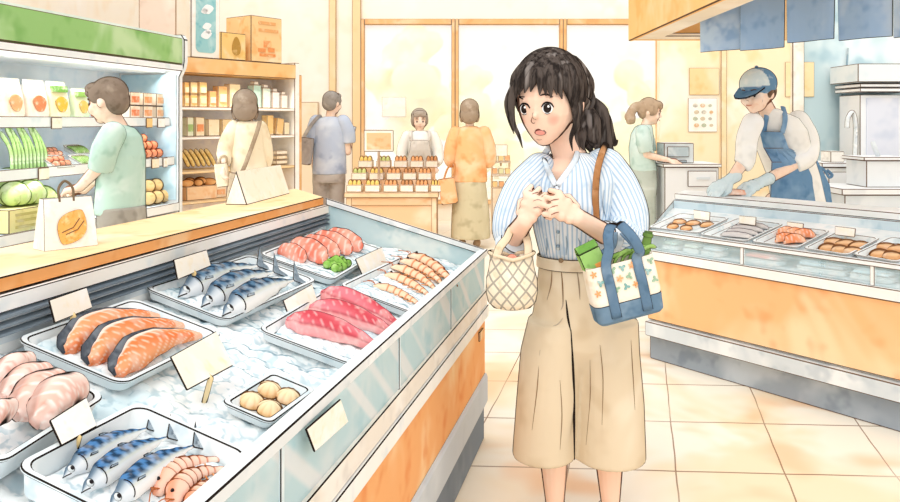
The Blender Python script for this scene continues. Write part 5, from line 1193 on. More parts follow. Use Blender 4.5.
# ---------------------------------------------------------------- woman in beige at the grocery shelf
p = P('person', 'person with bobbed hair in a beige sweater, shopping at the grocery shelf', 248, 6.1); J = p.J; k = 1.02
Mh = head_M(J(245, 105, 0), -165, 6); bm = BM(); head(bm, Mh, k); cone(bm, J(246, 114), .042, J(248, 126), .048)
oval(bm, [(J(248, 124), .09, .06), (J(249, 135), .13, .08), (J(249, 165), .12, .085), (J(249, 200), .14, .10)], 0)
e1, w1 = J(225, 154, -.02), J(224, 165, -.16); arm(bm, J(234, 130), e1, w1); hand(bm, w1, (-.1, -.2, -1), (-1, 0, 0), 1, 50, 1)
e2, w2 = J(265, 156, .04), J(263, 172, .10); arm(bm, J(260, 130), e2, w2); hand(bm, w2, (-.2, .3, -1), (1, 0, 0), 1, 30, -1)
for dx in (-.075, .075): leg(bm, (dx, .02, .72), (dx, 0, .42), (dx, .02, .08), .95, (-.2, 1, 0))
p.part('body', remesh('body', bm, .009, 3), SKIN)
p.part('hair', hairmesh(Mh, k, BOB), hairmat('9f8d7c', 'c0b0a0', '7d6c5d', .28)); far_face(p, Mh, k)
SW_B = wc('f2e2c4', 'faf1de', 'dcc6a0', 3.5, .9, rim=.20, inkc='6b5a48')
bm = BM(); oval(bm, [(J(247, 121), .07, .065), (J(248, 125), .110, .08), (J(248, 133), .132, .095), (J(248, 150), .134, .11), (J(249, 168), .142, .115), (J(249, 176), .140, .115)], -8); p.part('sweater', remesh('sweater', bm, .009, 5), SW_B)
p.part('sleeve', sleeve([J(235, 128, 0), J(228, 142, -.03), J(225, 155, -.03), J(224.5, 161, -.12)], [.066, .070, .068, .050]), SW_B); p.part('sleeve', sleeve([J(260, 128, 0), J(264, 142, .02), J(266, 157, .04), J(264, 168, .09)], [.060, .060, .058, .046]), SW_B)
bm = BM(); oval(bm, [((0.01, 0, .98), .150, .115), ((0.01, 0, .80), .17, .14), ((0.01, 0, .30), .22, .19)], 0); p.part('skirt', remesh('skirt', bm, .012, 4), wc('d8c6a8', 'ece0c8', 'bba684', 3, .8, rim=.2, inkc='6b5a48'))
for dx in (-.075, .075): shoe(p, (dx, .02), (-.2, 1, 0), wc('a58a70'), .9)
q = P('handbag', 'pale boxy handbag hanging from the beige-sweater person\'s hand', 222, 5.92, 'bag'); c = q.J(222, 175); bm = BM(); bagbody(bm, c, 13.5/q.s, 24/q.s, .05, -6); q.part('bag_body', bm, wc('f0e2c8', 'fbf4e4', 'd9c6a2', 7, .8), inkw=.008, inkk='mid')
strap(q, 'handle', [q.J(218.5, 165), q.J(221, 157), q.J(226, 157), q.J(227, 165)], .009, wc('b09878'))
q = P('shoulder_bag', 'grey-brown shoulder bag on a long strap across the beige sweater', 235, 5.90, 'bag'); bm = BM(); bagbody(bm, q.J(234.5, 183), 11/q.s, 21/q.s, .06, 5); q.part('bag_body', bm, wc('c4b29a', 'ded0bc', 'a08c74', 7, .8), inkw=.008, inkk='mid')
strap(q, 'strap', [q.J(260, 121, .10), q.J(257, 132, .055), q.J(250, 152, .05), q.J(242, 172, .02), q.J(237, 176, .0)], .016, wc('a08b74', 'c2b09a', '7d6a56', 8, .6), flat=.3)

# ---------------------------------------------------------------- man in blue by the window
p = P('person', 'person in a blue-grey shirt holding a phone, standing before the stall', 329, 9.1); J = p.J; k = 1.12
Mh = head_M(J(332.5, 102.5), 148, 4); bm = BM(); head(bm, Mh, k); cone(bm, J(331, 110), .05, J(330, 122), .058)
oval(bm, [(J(330, 119), .12, .07), (J(330, 130), .17, .09), (J(330, 160), .15, .10), (J(330, 178), .15, .11)], 0)
e1, w1 = J(348, 152, .02), J(350.5, 137, .16); arm(bm, J(344, 124), e1, w1, 1.1); hand(bm, w1, (.0, .2, 1), (0, -1, .2), 1.1, 35, 1)
e2, w2 = J(315, 150, .0), J(314, 166, .08); arm(bm, J(316, 124), e2, w2, 1.1); hand(bm, w2, (0, .1, -1), (-1, 0, 0), 1.05, 30, -1)
for dx in (-.09, .09): leg(bm, (dx, 0, .80), (dx, -.01, .45), (dx, .02, .08), 1.05, (.2, 1, 0))
p.part('body', remesh('body', bm, .011, 3), SKIN); p.part('hair', hairmesh(Mh, k, SHORT, .011), hairmat('9a938c', 'bcb6ae', '7a736c', .3)); far_face(p, Mh, k)
SH_B = wc('bcc8dc', 'dbe2ec', '9cabc6', 2.6, .9, rim=.20, inkc='5b5f6b')
bm = BM(); oval(bm, [(J(330.5, 116.5), .07, .065), (J(330, 119), .15, .09), (J(330, 126), .19, .115), (J(330, 145), .185, .13), (J(329.5, 165), .19, .14), (J(329.5, 174), .195, .145)], 10); p.part('shirt', remesh('shirt', bm, .011, 5), SH_B)
p.part('sleeve', sleeve([J(343, 122, 0), J(347.5, 132, .01), J(348.5, 143, .02)], [.085, .088, .084], .011), SH_B); p.part('sleeve', sleeve([J(316.5, 122, 0), J(314, 132, 0), J(314, 143, 0)], [.085, .088, .084], .011), SH_B)
bm = BM(); oval(bm, [((0, 0, .80), .185, .135), ((0, 0, .66), .19, .14)], 0)
for dx in (-.09, .09): tube(bm, [(dx, 0, .74), (dx, -.01, .45), (dx, 0, .06)], [.10, .088, .08], 16)
p.part('trousers', remesh('trousers', bm, .013, 4), wc('b9b2ab', 'd2ccc6', '989088', 3, .8, rim=.2, inkc='5b544c'))
for dx in (-.09, .09): shoe(p, (dx, .02), (.2, 1, 0), wc('80766c'))
q = P('phone', 'small pale phone held up by the person in blue', 352, 9.22, 'phone'); bm = BM(); M = T(q.J(352.5, 132)) @ R(-20) @ R(14, 'Y'); box(bm, -.035, .035, -.008, .008, -.07, .07, M); q.part('case', bm, wc('e6e8ea', 'ffffff', 'c5cad0'), inkw=.009, inkk='mid')
q = P('messenger_bag', 'grey messenger bag carried on the person in blue\'s side', 306, 8.98, 'bag'); bm = BM(); bagbody(bm, q.J(306, 151), 14/q.s, 27/q.s, .10, 8, .95); q.part('bag_body', bm, wc('a9a39f', 'c9c4c0', '89837f', 4, .8), inkw=.011, inkk='mid')
strap(q, 'strap', [q.J(303, 139), q.J(309, 128, .0), q.J(318, 117, .05), q.J(321, 115.5, .12)], .02, wc('98928e'), flat=.3)

# ---------------------------------------------------------------- clerk behind the stall
p = P('person', 'person in a white shirt and grey apron behind the open produce boxes', 418, 9.6); J = p.J; k = 1.12
Mh = head_M(J(419.5, 119.5), 6, 8); bm = BM(); head(bm, Mh, k); cone(bm, J(419.5, 126), .042, J(420, 136), .048)
oval(bm, [(J(420, 133), .10, .06), (J(420, 142), .14, .08), (J(420, 165), .13, .09), (J(420, 185), .15, .11)], 0)
for s in (-1, 1):
    e1, w1 = J(420+s*18, 158, -.04), J(420+s*15, 168, -.22); arm(bm, J(420+s*13, 138), e1, w1); hand(bm, w1, (-s*.2, -1, -.3), (0, 0, 1), 1, 20, s)
for dx in (-.08, .08): leg(bm, (dx, 0, .72), (dx, -.01, .42), (dx, .02, .08), .95)
p.part('body', remesh('body', bm, .011, 3), SKIN)
p.part('hair', hairmesh(Mh, k, [((0, .024, .030), (.092, .094, .092)), ((0, .042, -.03), (.090, .066, .08)), ((0, -.050, .070), (.076, .046, .036)), ((.072, -.012, .0), (.022, .045, .065)), ((-.072, -.012, .0), (.022, .045, .065)), ((.035, -.078, .052), (.035, .018, .022)), ((-.035, -.078, .052), (.035, .018, .022))], .010), hairmat('b0a294', 'cdc2b6', '8f8274', .3)); far_face(p, Mh, k)
SW_ = wc('f6f3ea', 'ffffff', 'dfdbd0', 3, .8, rim=.22, inkc='8a7a68')
bm = BM(); oval(bm, [(J(420, 130.5), .06, .06), (J(420, 133), .12, .08), (J(420, 139), .155, .10), (J(420, 160), .15, .115), (J(420, 185), .155, .12)], 0); p.part('shirt', remesh('shirt', bm, .011, 5), SW_)
for s in (-1, 1): p.part('sleeve', sleeve([J(420+s*13, 136, 0), J(420+s*17, 147, -.02), J(420+s*18.5, 158, -.05), J(420+s*16.5, 164, -.14)], [.066, .07, .066, .05], .010), SW_)
bm = BM(); oval(bm, [((0, 0, .82), .16, .12), ((0, 0, .66), .165, .13)], 0)
for dx in (-.08, .08): tube(bm, [(dx, 0, .70), (dx, 0, .42), (dx, 0, .06)], [.09, .08, .07], 14)
p.part('trousers', remesh('trousers', bm, .013, 3), wc('a9a59d'))
for dx in (-.08, .08): shoe(p, (dx, .0), (0, -1, 0), wc('80766c'), .9)
def apron(p, pts_l, pts_r, mat, thick=.012, inkw=.008, name='apron'):
    """two rails of points, left and right, lofted into a cloth with thickness"""
    bm = BM(); F = []; Bk = []; n = 7
    for a, b in zip(pts_l, pts_r):
        a, b = Vector(a), Vector(b); row = []
        for i in range(n):
            t = i/(n-1); q = a.lerp(b, t); q.y -= .045*(1-(2*t-1)**2); row.append(q)
        F.append([bm.verts.new(x) for x in row]); Bk.append([bm.verts.new(x+Vector((0, thick, 0))) for x in row])
    m_ = len(F)
    for i in range(m_-1):
        for j in range(n-1):
            bm.faces.new((F[i][j], F[i][j+1], F[i+1][j+1], F[i+1][j])); bm.faces.new((Bk[i][j], Bk[i+1][j], Bk[i+1][j+1], Bk[i][j+1]))
        for j in (0, n-1): bm.faces.new((F[i][j], F[i+1][j], Bk[i+1][j], Bk[i][j]))
    for i in (0, m_-1):
        for j in range(n-1): bm.faces.new((F[i][j], Bk[i][j], Bk[i][j+1], F[i][j+1]))
    return p.part(name, bm, mat, inkw=inkw, inkk='mid', ang=50)
AP = wc('d6cfc4', 'ebe6de', 'b9b0a3', 3, .8)
a = apron(p, [J(411, 140, -.115), J(409.5, 150, -.135), J(407, 160, -.13), J(407, 188, -.15)], [J(429, 140, -.115), J(430.5, 150, -.135), J(433, 160, -.13), J(433, 188, -.15)], AP, inkw=.010)
for s in (-1, 1): strap(p, 'apron_strap', [J(420+s*9, 141, -.125), J(420+s*9.5, 135, -.105), J(420+s*9, 131.5, -.04), J(420+s*7, 131, .03)], .018, AP, a, flat=.4)

# ---------------------------------------------------------------- woman in the orange cardigan
p = P('person', 'person with bobbed hair in an orange cardigan and khaki skirt by the window', 470, 8.6); J = p.J; k = 1.10
Mh = head_M(J(469.5, 111), 178, 4); bm = BM(); head(bm, Mh, k); cone(bm, J(469.5, 120), .042, J(470, 131), .048)
oval(bm, [(J(470, 129), .11, .06), (J(470, 140), .14, .08), (J(470, 165), .13, .09), (J(470, 190), .15, .11)], 0)
for s in (-1, 1):
    e1, w1 = J(470+s*19, 161, .04), J(470+s*13, 160 if s > 0 else 166, .20 if s > 0 else -.02); arm(bm, J(470+s*14, 135), e1, w1); hand(bm, w1, (-s*.4, .6 if s > 0 else -.2, .5 if s > 0 else -1), (s, -.4, 0), 1, 40, -s)
for dx in (-.085, .075): leg(bm, (dx, 0, .66), (dx, 0, .38), (dx, .02, .08), .9, (.1, 1, 0))
p.part('body', remesh('body', bm, .010, 3), SKIN); p.part('hair', hairmesh(Mh, k, BOB, .010), hairmat('a8947f', 'c8b7a4', '86725f', .28)); far_face(p, Mh, k)
CO = wc('f6bd86', 'fbdcb8', 'ea9a5c', 2.6, .9, rim=.20, inkc='8a5a38')
bm = BM(); oval(bm, [(J(470, 126), .065, .06), (J(470, 129), .13, .085), (J(470, 136), .175, .105), (J(470, 155), .175, .12), (J(470, 172), .185, .13), (J(470, 182), .185, .13)], 0); p.part('cardigan', remesh('cardigan', bm, .010, 5), CO)
for s in (-1, 1): p.part('sleeve', sleeve([J(470+s*14, 133, 0), J(470+s*18, 147, .0), J(470+s*19, 160, .02), J(470+s*15.5, 163.5, .08 if s > 0 else .0)], [.076, .082, .078, .055], .010), CO)
bm = BM(); oval(bm, [(J(470, 180), .165, .125), (J(470, 190), .18, .15), (J(470.5, 215), .205, .175), (J(470.5, 238), .212, .185)], 0); p.part('skirt', remesh('skirt', bm, .011, 4), wc('cfc3a2', 'e4dac0', 'aea180', 2.6, .9, rim=.18, inkc='6b6048'))
for dx in (-.085, .075): shoe(p, (dx, .02), (.1, 1, 0), wc('b29478'), .85)
q = P('tote_bag', 'small orange handbag hanging beside the khaki skirt', 448, 8.45, 'bag'); bm = BM(); bagbody(bm, q.J(448, 191), 17/q.s, 26/q.s, .08, -8, 1); q.part('bag_body', bm, wc('f4bd8c', 'fadcbc', 'e39d63', 4, .9), inkw=.011, inkk='mid')
strap(q, 'handle', [q.J(443.5, 180), q.J(448, 168), q.J(454, 163), q.J(455, 170), q.J(453, 181)], .010, wc('c98a58'))

# ---------------------------------------------------------------- clerk with a ponytail at the register
p = P('person', 'person with a ponytail and pale teal shirt working at the register', 643, 7.2); J = p.J; k = 1.0
Mh = head_M(J(650.5, 111), 74, 12); bm = BM(); head(bm, Mh, k); cone(bm, J(648, 119), .040, J(644, 130), .046)
oval(bm, [(J(643, 128), .06, .10), (J(642, 137), .08, .13), (J(643, 160), .08, .12), (J(645, 180), .10, .14)], -15)
e1, w1 = J(646, 155, -.14), J(668, 160, -.13); arm(bm, J(643, 134, -.12), e1, w1, .95); hand(bm, w1, (1, 0, -.12), (0, -.3, 1), 1, 18, -1)
e2, w2 = J(650, 156, .16), J(670, 159, .12); arm(bm, J(644, 134, .13), e2, w2, .95); hand(bm, w2, (1, 0, -.1), (0, .2, 1), 1, 18, 1)
for dy in (-.075, .085): leg(bm, (.0, dy, .75), (.02, dy, .44), (-.02, dy, .08), .95, (1, 0, 0))
p.part('body', remesh('body', bm, .009, 3), SKIN)
HP = hairmat('b8a087', 'd6c4ae', '957d66', .3)
def pony(bm):
    tube(bm, bez([J(641, 106), J(635, 107), J(630.5, 114), J(630, 120), J(627.5, 124)], 5), [.02]+[.04]*10+[.05]*6+[.04, .03, .02, .008], 12)
p.part('hair', hairmesh(Mh, k, [((0, .022, .032), (.091, .096, .090)), ((0, .050, -.010), (.082, .066, .076)), ((0, -.050, .070), (.074, .048, .036)), ((.068, -.012, .012), (.024, .055, .055)), ((-.068, -.012, .012), (.024, .055, .055)), ((.0, -.080, .050), (.055, .020, .024))], .009, pony), HP); far_face(p, Mh, k)
SH_T = wc('c9dfd8', 'e2efea', 'a6c6bc', 3, .9, rim=.2, inkc='6b7a74')
bm = BM(); oval(bm, [(J(645, 124.5), .055, .06), (J(643.5, 127), .08, .11), (J(642, 134), .10, .15), (J(641, 148), .11, .16), (J(643, 165), .118, .16), (J(644, 171), .118, .16)], -8); p.part('shirt', remesh('shirt', bm, .009, 5), SH_T)
p.part('sleeve', sleeve([J(643, 132, -.12), J(644, 142, -.15), J(646, 151.5, -.145)], [.066, .070, .064]), SH_T); p.part('sleeve', sleeve([J(645, 132, .13), J(648, 142, .16), J(650, 152, .16)], [.066, .068, .062]), SH_T)
bm = BM(); oval(bm, [((0, 0, .96), .115, .155), ((0, 0, .80), .125, .165), ((0, 0, .70), .12, .165)], 0)
for dy in (-.075, .085): tube(bm, [(0, dy, .76), (.01, dy, .44), (-.01, dy, .06)], [.10, .085, .075], 14)
p.part('trousers', remesh('trousers', bm, .011, 4), wc('bcc5bb', 'd7ddd4', '9aa599', 3, .8, rim=.18, inkc='6b7068'))
for dy in (-.075, .085): shoe(p, (-.02, dy), (1, 0, 0), wc('80766c'), .9)

# ---------------------------------------------------------------- fishmonger
p = P('person', 'person in a blue cap, apron and gloves leaning over the fish counter', 790, 5.15); J = p.J; k = 1.02
k = 1.12; Mh = head_M(J(757.5, 91.5, -.20), -54, 8); bm = BM(); head(bm, Mh, k); cone(bm, J(763, 102, -.16), .050, J(772, 122, -.08), .060)
oval(bm, [(J(774, 120, -.08), .13, .09), (J(778, 135, -.06), .16, .10), (J(788, 165, 0), .14, .10), (J(797, 195, .04), .15, .11)], -45)
sL, eL, wL = J(751, 124, -.20), J(745, 160, -.24), J(731, 179, -.25)
sR, eR, wR = J(800, 120, .0), J(806, 158, -.10), J(764, 181, -.24)
arm(bm, sL, eL, wL, 1.15); arm(bm, sR, eR, wR, 1.2)
for dx, dy in ((-.07, .10), (.10, -.04)): leg(bm, (dx+.03, dy+.02, .82), (dx, dy, .46), (dx+.02, dy+.03, .08), 1.05, (-.8, -.6, 0))
p.part('body', remesh('body', bm, .008, 3), SKIN)
GLV = wc('d3e2e6', 'eef5f6', 'b3ccd4', 9, .7, rim=.34, inkc='4a5860', name='glove')
for (w_, tip, s_, nn_, kk) in ((wL, J(716, 189, -.26), 1, (.3, -.5, 1), 1.2), (wR, J(744, 190, -.26), -1, (-.2, -.6, 1), 1.25)):
    bm = BM(); dd = (tip-w_).normalized(); hand(bm, w_+dd*.012, dd, nn_, kk, 24, s_, 1.15, .0105); cone(bm, w_-dd*.035, .040, w_+dd*.02, .034); p.part('glove', remesh('glove', bm, .0055, 2), GLV)
p.part('hair', hairmesh(Mh, k, [((0, .042, -.004), (.083, .066, .070)), ((.070, .01, -.005), (.020, .034, .038)), ((-.070, .01, -.005), (.020, .034, .038))], .007), hairmat('6b5546', '8f7866', '4a392e', .3, '2a2018')); far_face(p, Mh, k)
CAPB = wc('6f93b0', '9db8cc', '4f7595', 5, .8, rim=.22, inkc='26303a'); CAPW = wc('d5e0e0', 'eef3f2', 'b5c6c8', 5, .8, rim=.22, inkc='26303a')
bm = BM(); hball(bm, Mh, k, (0, .012, .042), (.098, .108, .092)); me = remesh('cap', bm, .007, 2)
Mi = Mh.inverted(); 
paint(me, lambda c: ('d3dfe0' if (Mi @ c).y < -.022*k and abs((Mi @ c).x) < .2 and (Mi @ c).z > .035*k else '6b90ae'))
cp = p.part('cap', me, vcol(rim=.2, inkc='26303a', name='cap_cloth'))
bm = BM(); pts = [(-.085, -.05), (-.07, -.12), (-.035, -.165), (0, -.178), (.035, -.165), (.07, -.12), (.085, -.05)]
vt = [bm.verts.new(Mh @ (Vector((x, y, .030-.35*abs(y+.05)-(.10*abs(x) if y < -.06 else .0)))*k)) for x, y in pts]; vb = [bm.verts.new(v.co+(Mh.to_3x3() @ Vector((0, 0, -.010)))) for v in vt]; n = len(pts)
bm.faces.new(vt); bm.faces.new(vb[::-1])
for i in range(n): bm.faces.new((vt[i], vb[i], vb[(i+1) % n], vt[(i+1) % n]))
p.part('brim', bm, wc('6085a5', '8fb0c8', '466a8a', 6, .8), cp, inkw=.007)
bm = BM(); hball(bm, Mh, k, (0, .01, .135), (.010, .010, .008)); p.part('cap_button', bm, wc('4f7595'), cp, smooth=True)
SHF = wc('f8f6f0', 'ffffff', 'dcdcd8', 3, .8, rim=.18, inkc='4a4440')
bm = BM(); oval(bm, [(J(767, 108.5, -.11), .068, .066), (J(769, 112, -.10), .095, .08), (J(773, 118, -.08), .155, .105), (J(777, 130, -.06), .185, .125), (J(784, 150, -.02), .17, .13), (J(793, 175, .03), .165, .13), (J(799, 205, .05), .17, .14)], -40); me = remesh('shirt', bm, .008, 5); p.part('shirt', me, SHF); tsh = BVHTree.FromPolygons([v.co.copy() for v in me.vertices], [tuple(f.vertices) for f in me.polygons])
def ons(px, py, lift=.012):
    d = ray(px, py).normalized(); h, n, i, dist = tsh.ray_cast(Vector((0, 0, H))-p.o, d); return (h if h is not None else J(px, py, -.1)) - d*lift
p.part('sleeve', sleeve([sL+Vector((.012, 0, .006)), sL*.5+eL*.5+Vector((-.005, 0, .02)), eL, eL*.7+wL*.3], [.068, .066, .062, .056]), SHF); p.part('sleeve', sleeve([J(798, 122, -.01), J(807, 139, -.05), eR+Vector((0, 0, .01)), eR*.68+wR*.32], [.076, .074, .070, .058]), SHF)
APB = wc('6d92b5', '9ab6cf', '4d769d', 4, .8)
a = apron(p, [ons(760, 131, .03), ons(764, 148, .03), J(772, 162, -.21), J(771, 185, -.20), J(770, 215, -.20)], [ons(783, 132, .03), ons(789, 148, .03), J(818, 161, -.05), J(830, 185, .0), J(834, 215, .0)], APB, inkw=.007)
strap(p, 'apron_strap', [ons(764, 132, .03), ons(765, 124), ons(766.5, 117), J(767, 109, -.11)], .016, APB, a, flat=.4); strap(p, 'apron_strap', [ons(782, 133, .035), ons(784.5, 124), ons(785, 115.5), J(783, 107, -.06)], .016, APB, a, flat=.4)
strap(p, 'apron_tie', [J(816, 165, -.05), J(824, 170, .02), J(829, 177, .05), J(832, 175, .05), J(827, 170, .04)], .010, APB, a, flat=.5)
bm = BM(); oval(bm, [((.03, .03, .86), .16, .14), ((.03, .03, .70), .16, .14)], -40)
for dx, dy in ((-.07, .10), (.10, -.04)): tube(bm, [(dx+.03, dy, .76), (dx, dy, .46), (dx+.02, dy+.03, .06)], [.10, .09, .08], 14)
p.part('trousers', remesh('trousers', bm, .011, 3), wc('b5b4b0'))
for dx, dy in ((-.07, .10), (.10, -.04)): shoe(p, (dx+.02, dy+.03), (-.8, -.6, 0), wc('6a655f'))
c = at(736, 192, 4.90); bm = loftx(.17, lambda t: .035*PW(t), lambda t: .030*PW(t), pink_c('f0a988', 'fbd9c4', 1), 26, 16, bend=.01)
obj('fish_fillet', bm, vcol(rim=.34, inkc='7a4a36', name='held_fillet'), M=T(c.x, c.y, .904) @ R(-10), smooth=True, label='pale pink fish fillet under the fishmonger\'s gloved hands', cat='fish fillet')
# ================================================================== THE SHOPPER IN FRONT
p = P('person', 'startled dark-haired person in a striped blouse and beige culottes, hands at the chest', 565, 2.64); J = p.J; k = 1.27
MhN = head_M(J(549, 97.5, -.02), -30, 11)
bm = BM(); M_ = MhN
for c, r in (((0, .004, .006), (.080, .094, .100)), ((0, -.092, -.030), (.008, .012, .010)), ((0, -.087, -.018), (.006, .008, .016))): hball(bm, M_, k, c, r)
erings(bm, [(.012*k, 0, 0, .080*k, .092*k), (-.012*k, 0, -.006*k, .079*k, .086*k), (-.036*k, 0, -.012*k, .074*k, .080*k), (-.060*k, 0, -.018*k, .064*k, .070*k), (-.080*k, 0, -.026*k, .050*k, .057*k), (-.098*k, 0, -.036*k, .034*k, .041*k), (-.110*k, 0, -.044*k, .020*k, .025*k), (-.116*k, 0, -.048*k, .008*k, .010*k)], 28, M_)
for s in (-1, 1): hball(bm, M_, k, (s*.079, .012, -.018), (.011, .020, .028))
cone(bm, J(560, 128, .01), .050, J(573, 165, .02), .060)
oval(bm, [(J(573, 158, .02), .11, .06), (J(574, 170, .01), .135, .085), (J(572, 200, 0), .118, .092), (J(572, 245, 0), .100, .085), (J(582, 290, 0), .13, .10), (J(584, 340, 0), .12, .10)], -14)
sL, eL, wL = J(537, 178, .025), J(509, 243, -.09), J(525, 221, -.20)
sR, eR, wR = J(612, 176, .03), J(625, 246, -.08), J(577, 217, -.24)
arm(bm, sL, eL, wL, 1.0, (.040, .038, .028)); arm(bm, sR, eR, wR, 1.0, (.046, .038, .028))
# loosely closed hands, knuckles up, held together before the chest
hand(bm, wL, (.36, -.10, .80), (-.40, -.90, .16), 1.02, 66, 1, 1.22, .0088, 1.9, (62, 66, 70, 76))
hand(bm, wR, (-.78, -.12, .46), (.22, -.92, .22), 1.04, 62, -1, 1.22, .0088, 1.7, (60, 64, 68, 74))
leg(bm, J(557, 330, 0), J(553, 420, -.01), J(555, 505, .02), 1.0, (-.25, -1, 0)); leg(bm, J(600, 330, 0), J(608, 420, -.01), J(610.5, 505, .02), 1.0, (-.05, -1, 0))
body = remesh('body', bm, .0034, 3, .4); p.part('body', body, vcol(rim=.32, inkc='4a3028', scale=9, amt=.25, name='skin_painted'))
tree_ = BVHTree.FromPolygons([v.co.copy() for v in body.vertices], [tuple(f.vertices) for f in body.polygons])
def hit(px, py):
    o = Vector((0, 0, H))-p.o; d = ray(px, py).normalized(); h, n, i, dist = tree_.ray_cast(o, d)
    if h is None: h, n, i, dist = tree_.find_nearest(J(px, py, -.10))
    return h, n, d
S1 = 2.5/F_PX            # one pixel on the face
def decal(name, px, py, rx, ry, mat, lift, parent=None, roll=0, shape=None, th=.0010):
    """a small raised oval on the face"""
    h, n, d = hit(px, py)
    n = (n - d*.6).normalized(); x = Vector((0, 0, 1)).cross(n)*-1; x = Vector((n.y, -n.x, 0)).normalized()*-1; y = n.cross(x)*1
    if y.z < 0: y = -y
    if x.x < 0: x = -x
    c0 = h + n*lift; bm = BM(); pts = []
    a = math.radians(roll)
    for i in range(24):
        t = 2*PI*i/24; u, v = rx*math.cos(t), ry*math.sin(t)
        if shape: u, v = shape(u, v, t)
        u, v = u*math.cos(a)-v*math.sin(a), u*math.sin(a)+v*math.cos(a); pts.append(c0 + x*(u*S1) + y*(v*S1))
    hexa(bm, [q-n*.003 for q in pts], [q+n*th for q in pts]); return p.part(name, bm, mat, parent)
def drawn(name, pts, r, mat, parent=None, lift=.0012):
    P_ = []
    for px, py in pts:
        h, n, d = hit(px, py); P_.append(h - d*lift)
    B = bez(P_, 5); m_ = len(B); bm = BM(); tube(bm, B, [r*(.35+.65*math.sin(PI*min(1, (i+1)/(m_+1)))) for i in range(m_)], 6); return p.part(name, bm, mat, parent)
INK = ink('dark'); IRIS = wc('2b2422', '4a3f3a', '1a1614', 60, .4); WHT = wc('ffffff', 'ffffff', 'f4f4f4')
BL = [(hit(553.5, 119.5)[0], .024), (hit(523, 120.5)[0], .017)]
paint(body, lambda c: mixc('fdd6be', 'f8a08c', max([max(0, 1-((c-b).length/r)**2)*.62 for b, r in BL])))
for px, py, rx, ry in ((524.3, 109.2, 4.6, 5.2), (547.4, 108.3, 5.4, 5.4)):
    e_ = decal('eye', px, py, rx, ry, WHT, .0000); ir = decal('iris', px-.1, py-.1, rx*.74, ry*.88, IRIS, .0012, e_)
    decal('highlight', px+1.0, py-2.0, 1.1, 1.2, WHT, .0026, ir)
    drawn('upper_lash', [(px-rx*1.15, py-1.2), (px-rx*.6, py-ry*.92), (px, py-ry*1.08), (px+rx*.7, py-ry*.85), (px+rx*1.2, py-1.0)], .0034, INK, e_, .0035)
    drawn('lower_lash', [(px-rx*.5, py+ry*.95), (px, py+ry*1.05), (px+rx*.55, py+ry*.9)], .0011, INK, e_, .003)
drawn('eyebrow', [(515.8, 99.5), (519.5, 96.8), (524.5, 97.0)], .0030, INK); drawn('eyebrow', [(540, 95.5), (546, 94.2), (553, 97.0)], .0030, INK)
drawn('nose_line', [(532.5, 117.0), (531.2, 121.0), (533.0, 123.3), (535.0, 122.8)], .0015, wc('8a5f4e'))
m_ = decal('mouth', 540.3, 132.0, 6.2, 3.7, wc('6b3a34'), .0006, roll=-3, shape=lambda u, v, t: (u*(1-.10*(v > 0)), v)); decal('tongue', 540.3, 132.6, 4.9, 2.4, wc('e49a8c', 'f0b4a8', 'd17f72', 40, .5), .0016, m_, roll=-3)
drawn('lip_line', [(536.5, 139.3), (539.5, 140.0), (542, 139.4)], .0010, wc('b98470'))

for pts in (((532, 194), (537, 192.5), (541, 194)), ((533, 201), (538, 199.5), (542, 201)), ((533, 208), (537.5, 207), (541, 208.5)), ((559, 199), (553, 200), (548, 203)), ((558, 205.5), (553, 206.5), (548.5, 209)), ((559, 212), (555, 213), (551, 215))):
    drawn('finger_crease', pts, .0016, wc('8a5f4e'))
# ---------------------------------------------------------------- hair
m, N = newmat('dark_hair')
ps = N.n('ShaderNodeTexCoord').outputs['Object']; mp = N.n('ShaderNodeMapping'); N.l(ps, mp.inputs[0]); mp.inputs['Scale'].default_value = (60, 60, 9); mp.inputs['Rotation'].default_value = (0, .5, 0)
nz = N.noise(mp.outputs[0], 1.0, 3, .6, .3); c = N.mix(N.ramp(nz, .36, .62), '2c2725', '59504b')
c = N.mix(N.math('MULTIPLY', N.ramp(N.noise(mp.outputs[0], .55, 2, .5), .58, .70), .55), c, 'a39a95'); finish(N, c, rim=.16, inkc='141110')  # pale streaks put a highlight into the hair colour
HAIR = m
def hcap(bm):
    ball(bm, J(550, 89, .0), (.126, .128, .140), 28); ball(bm, J(563, 102, .055), (.092, .095, .115), 24); ball(bm, J(581, 92, .03), (.040, .06, .05), 16)
me = BM(); hcap(me); me = remesh('hair', me, .006, 4)
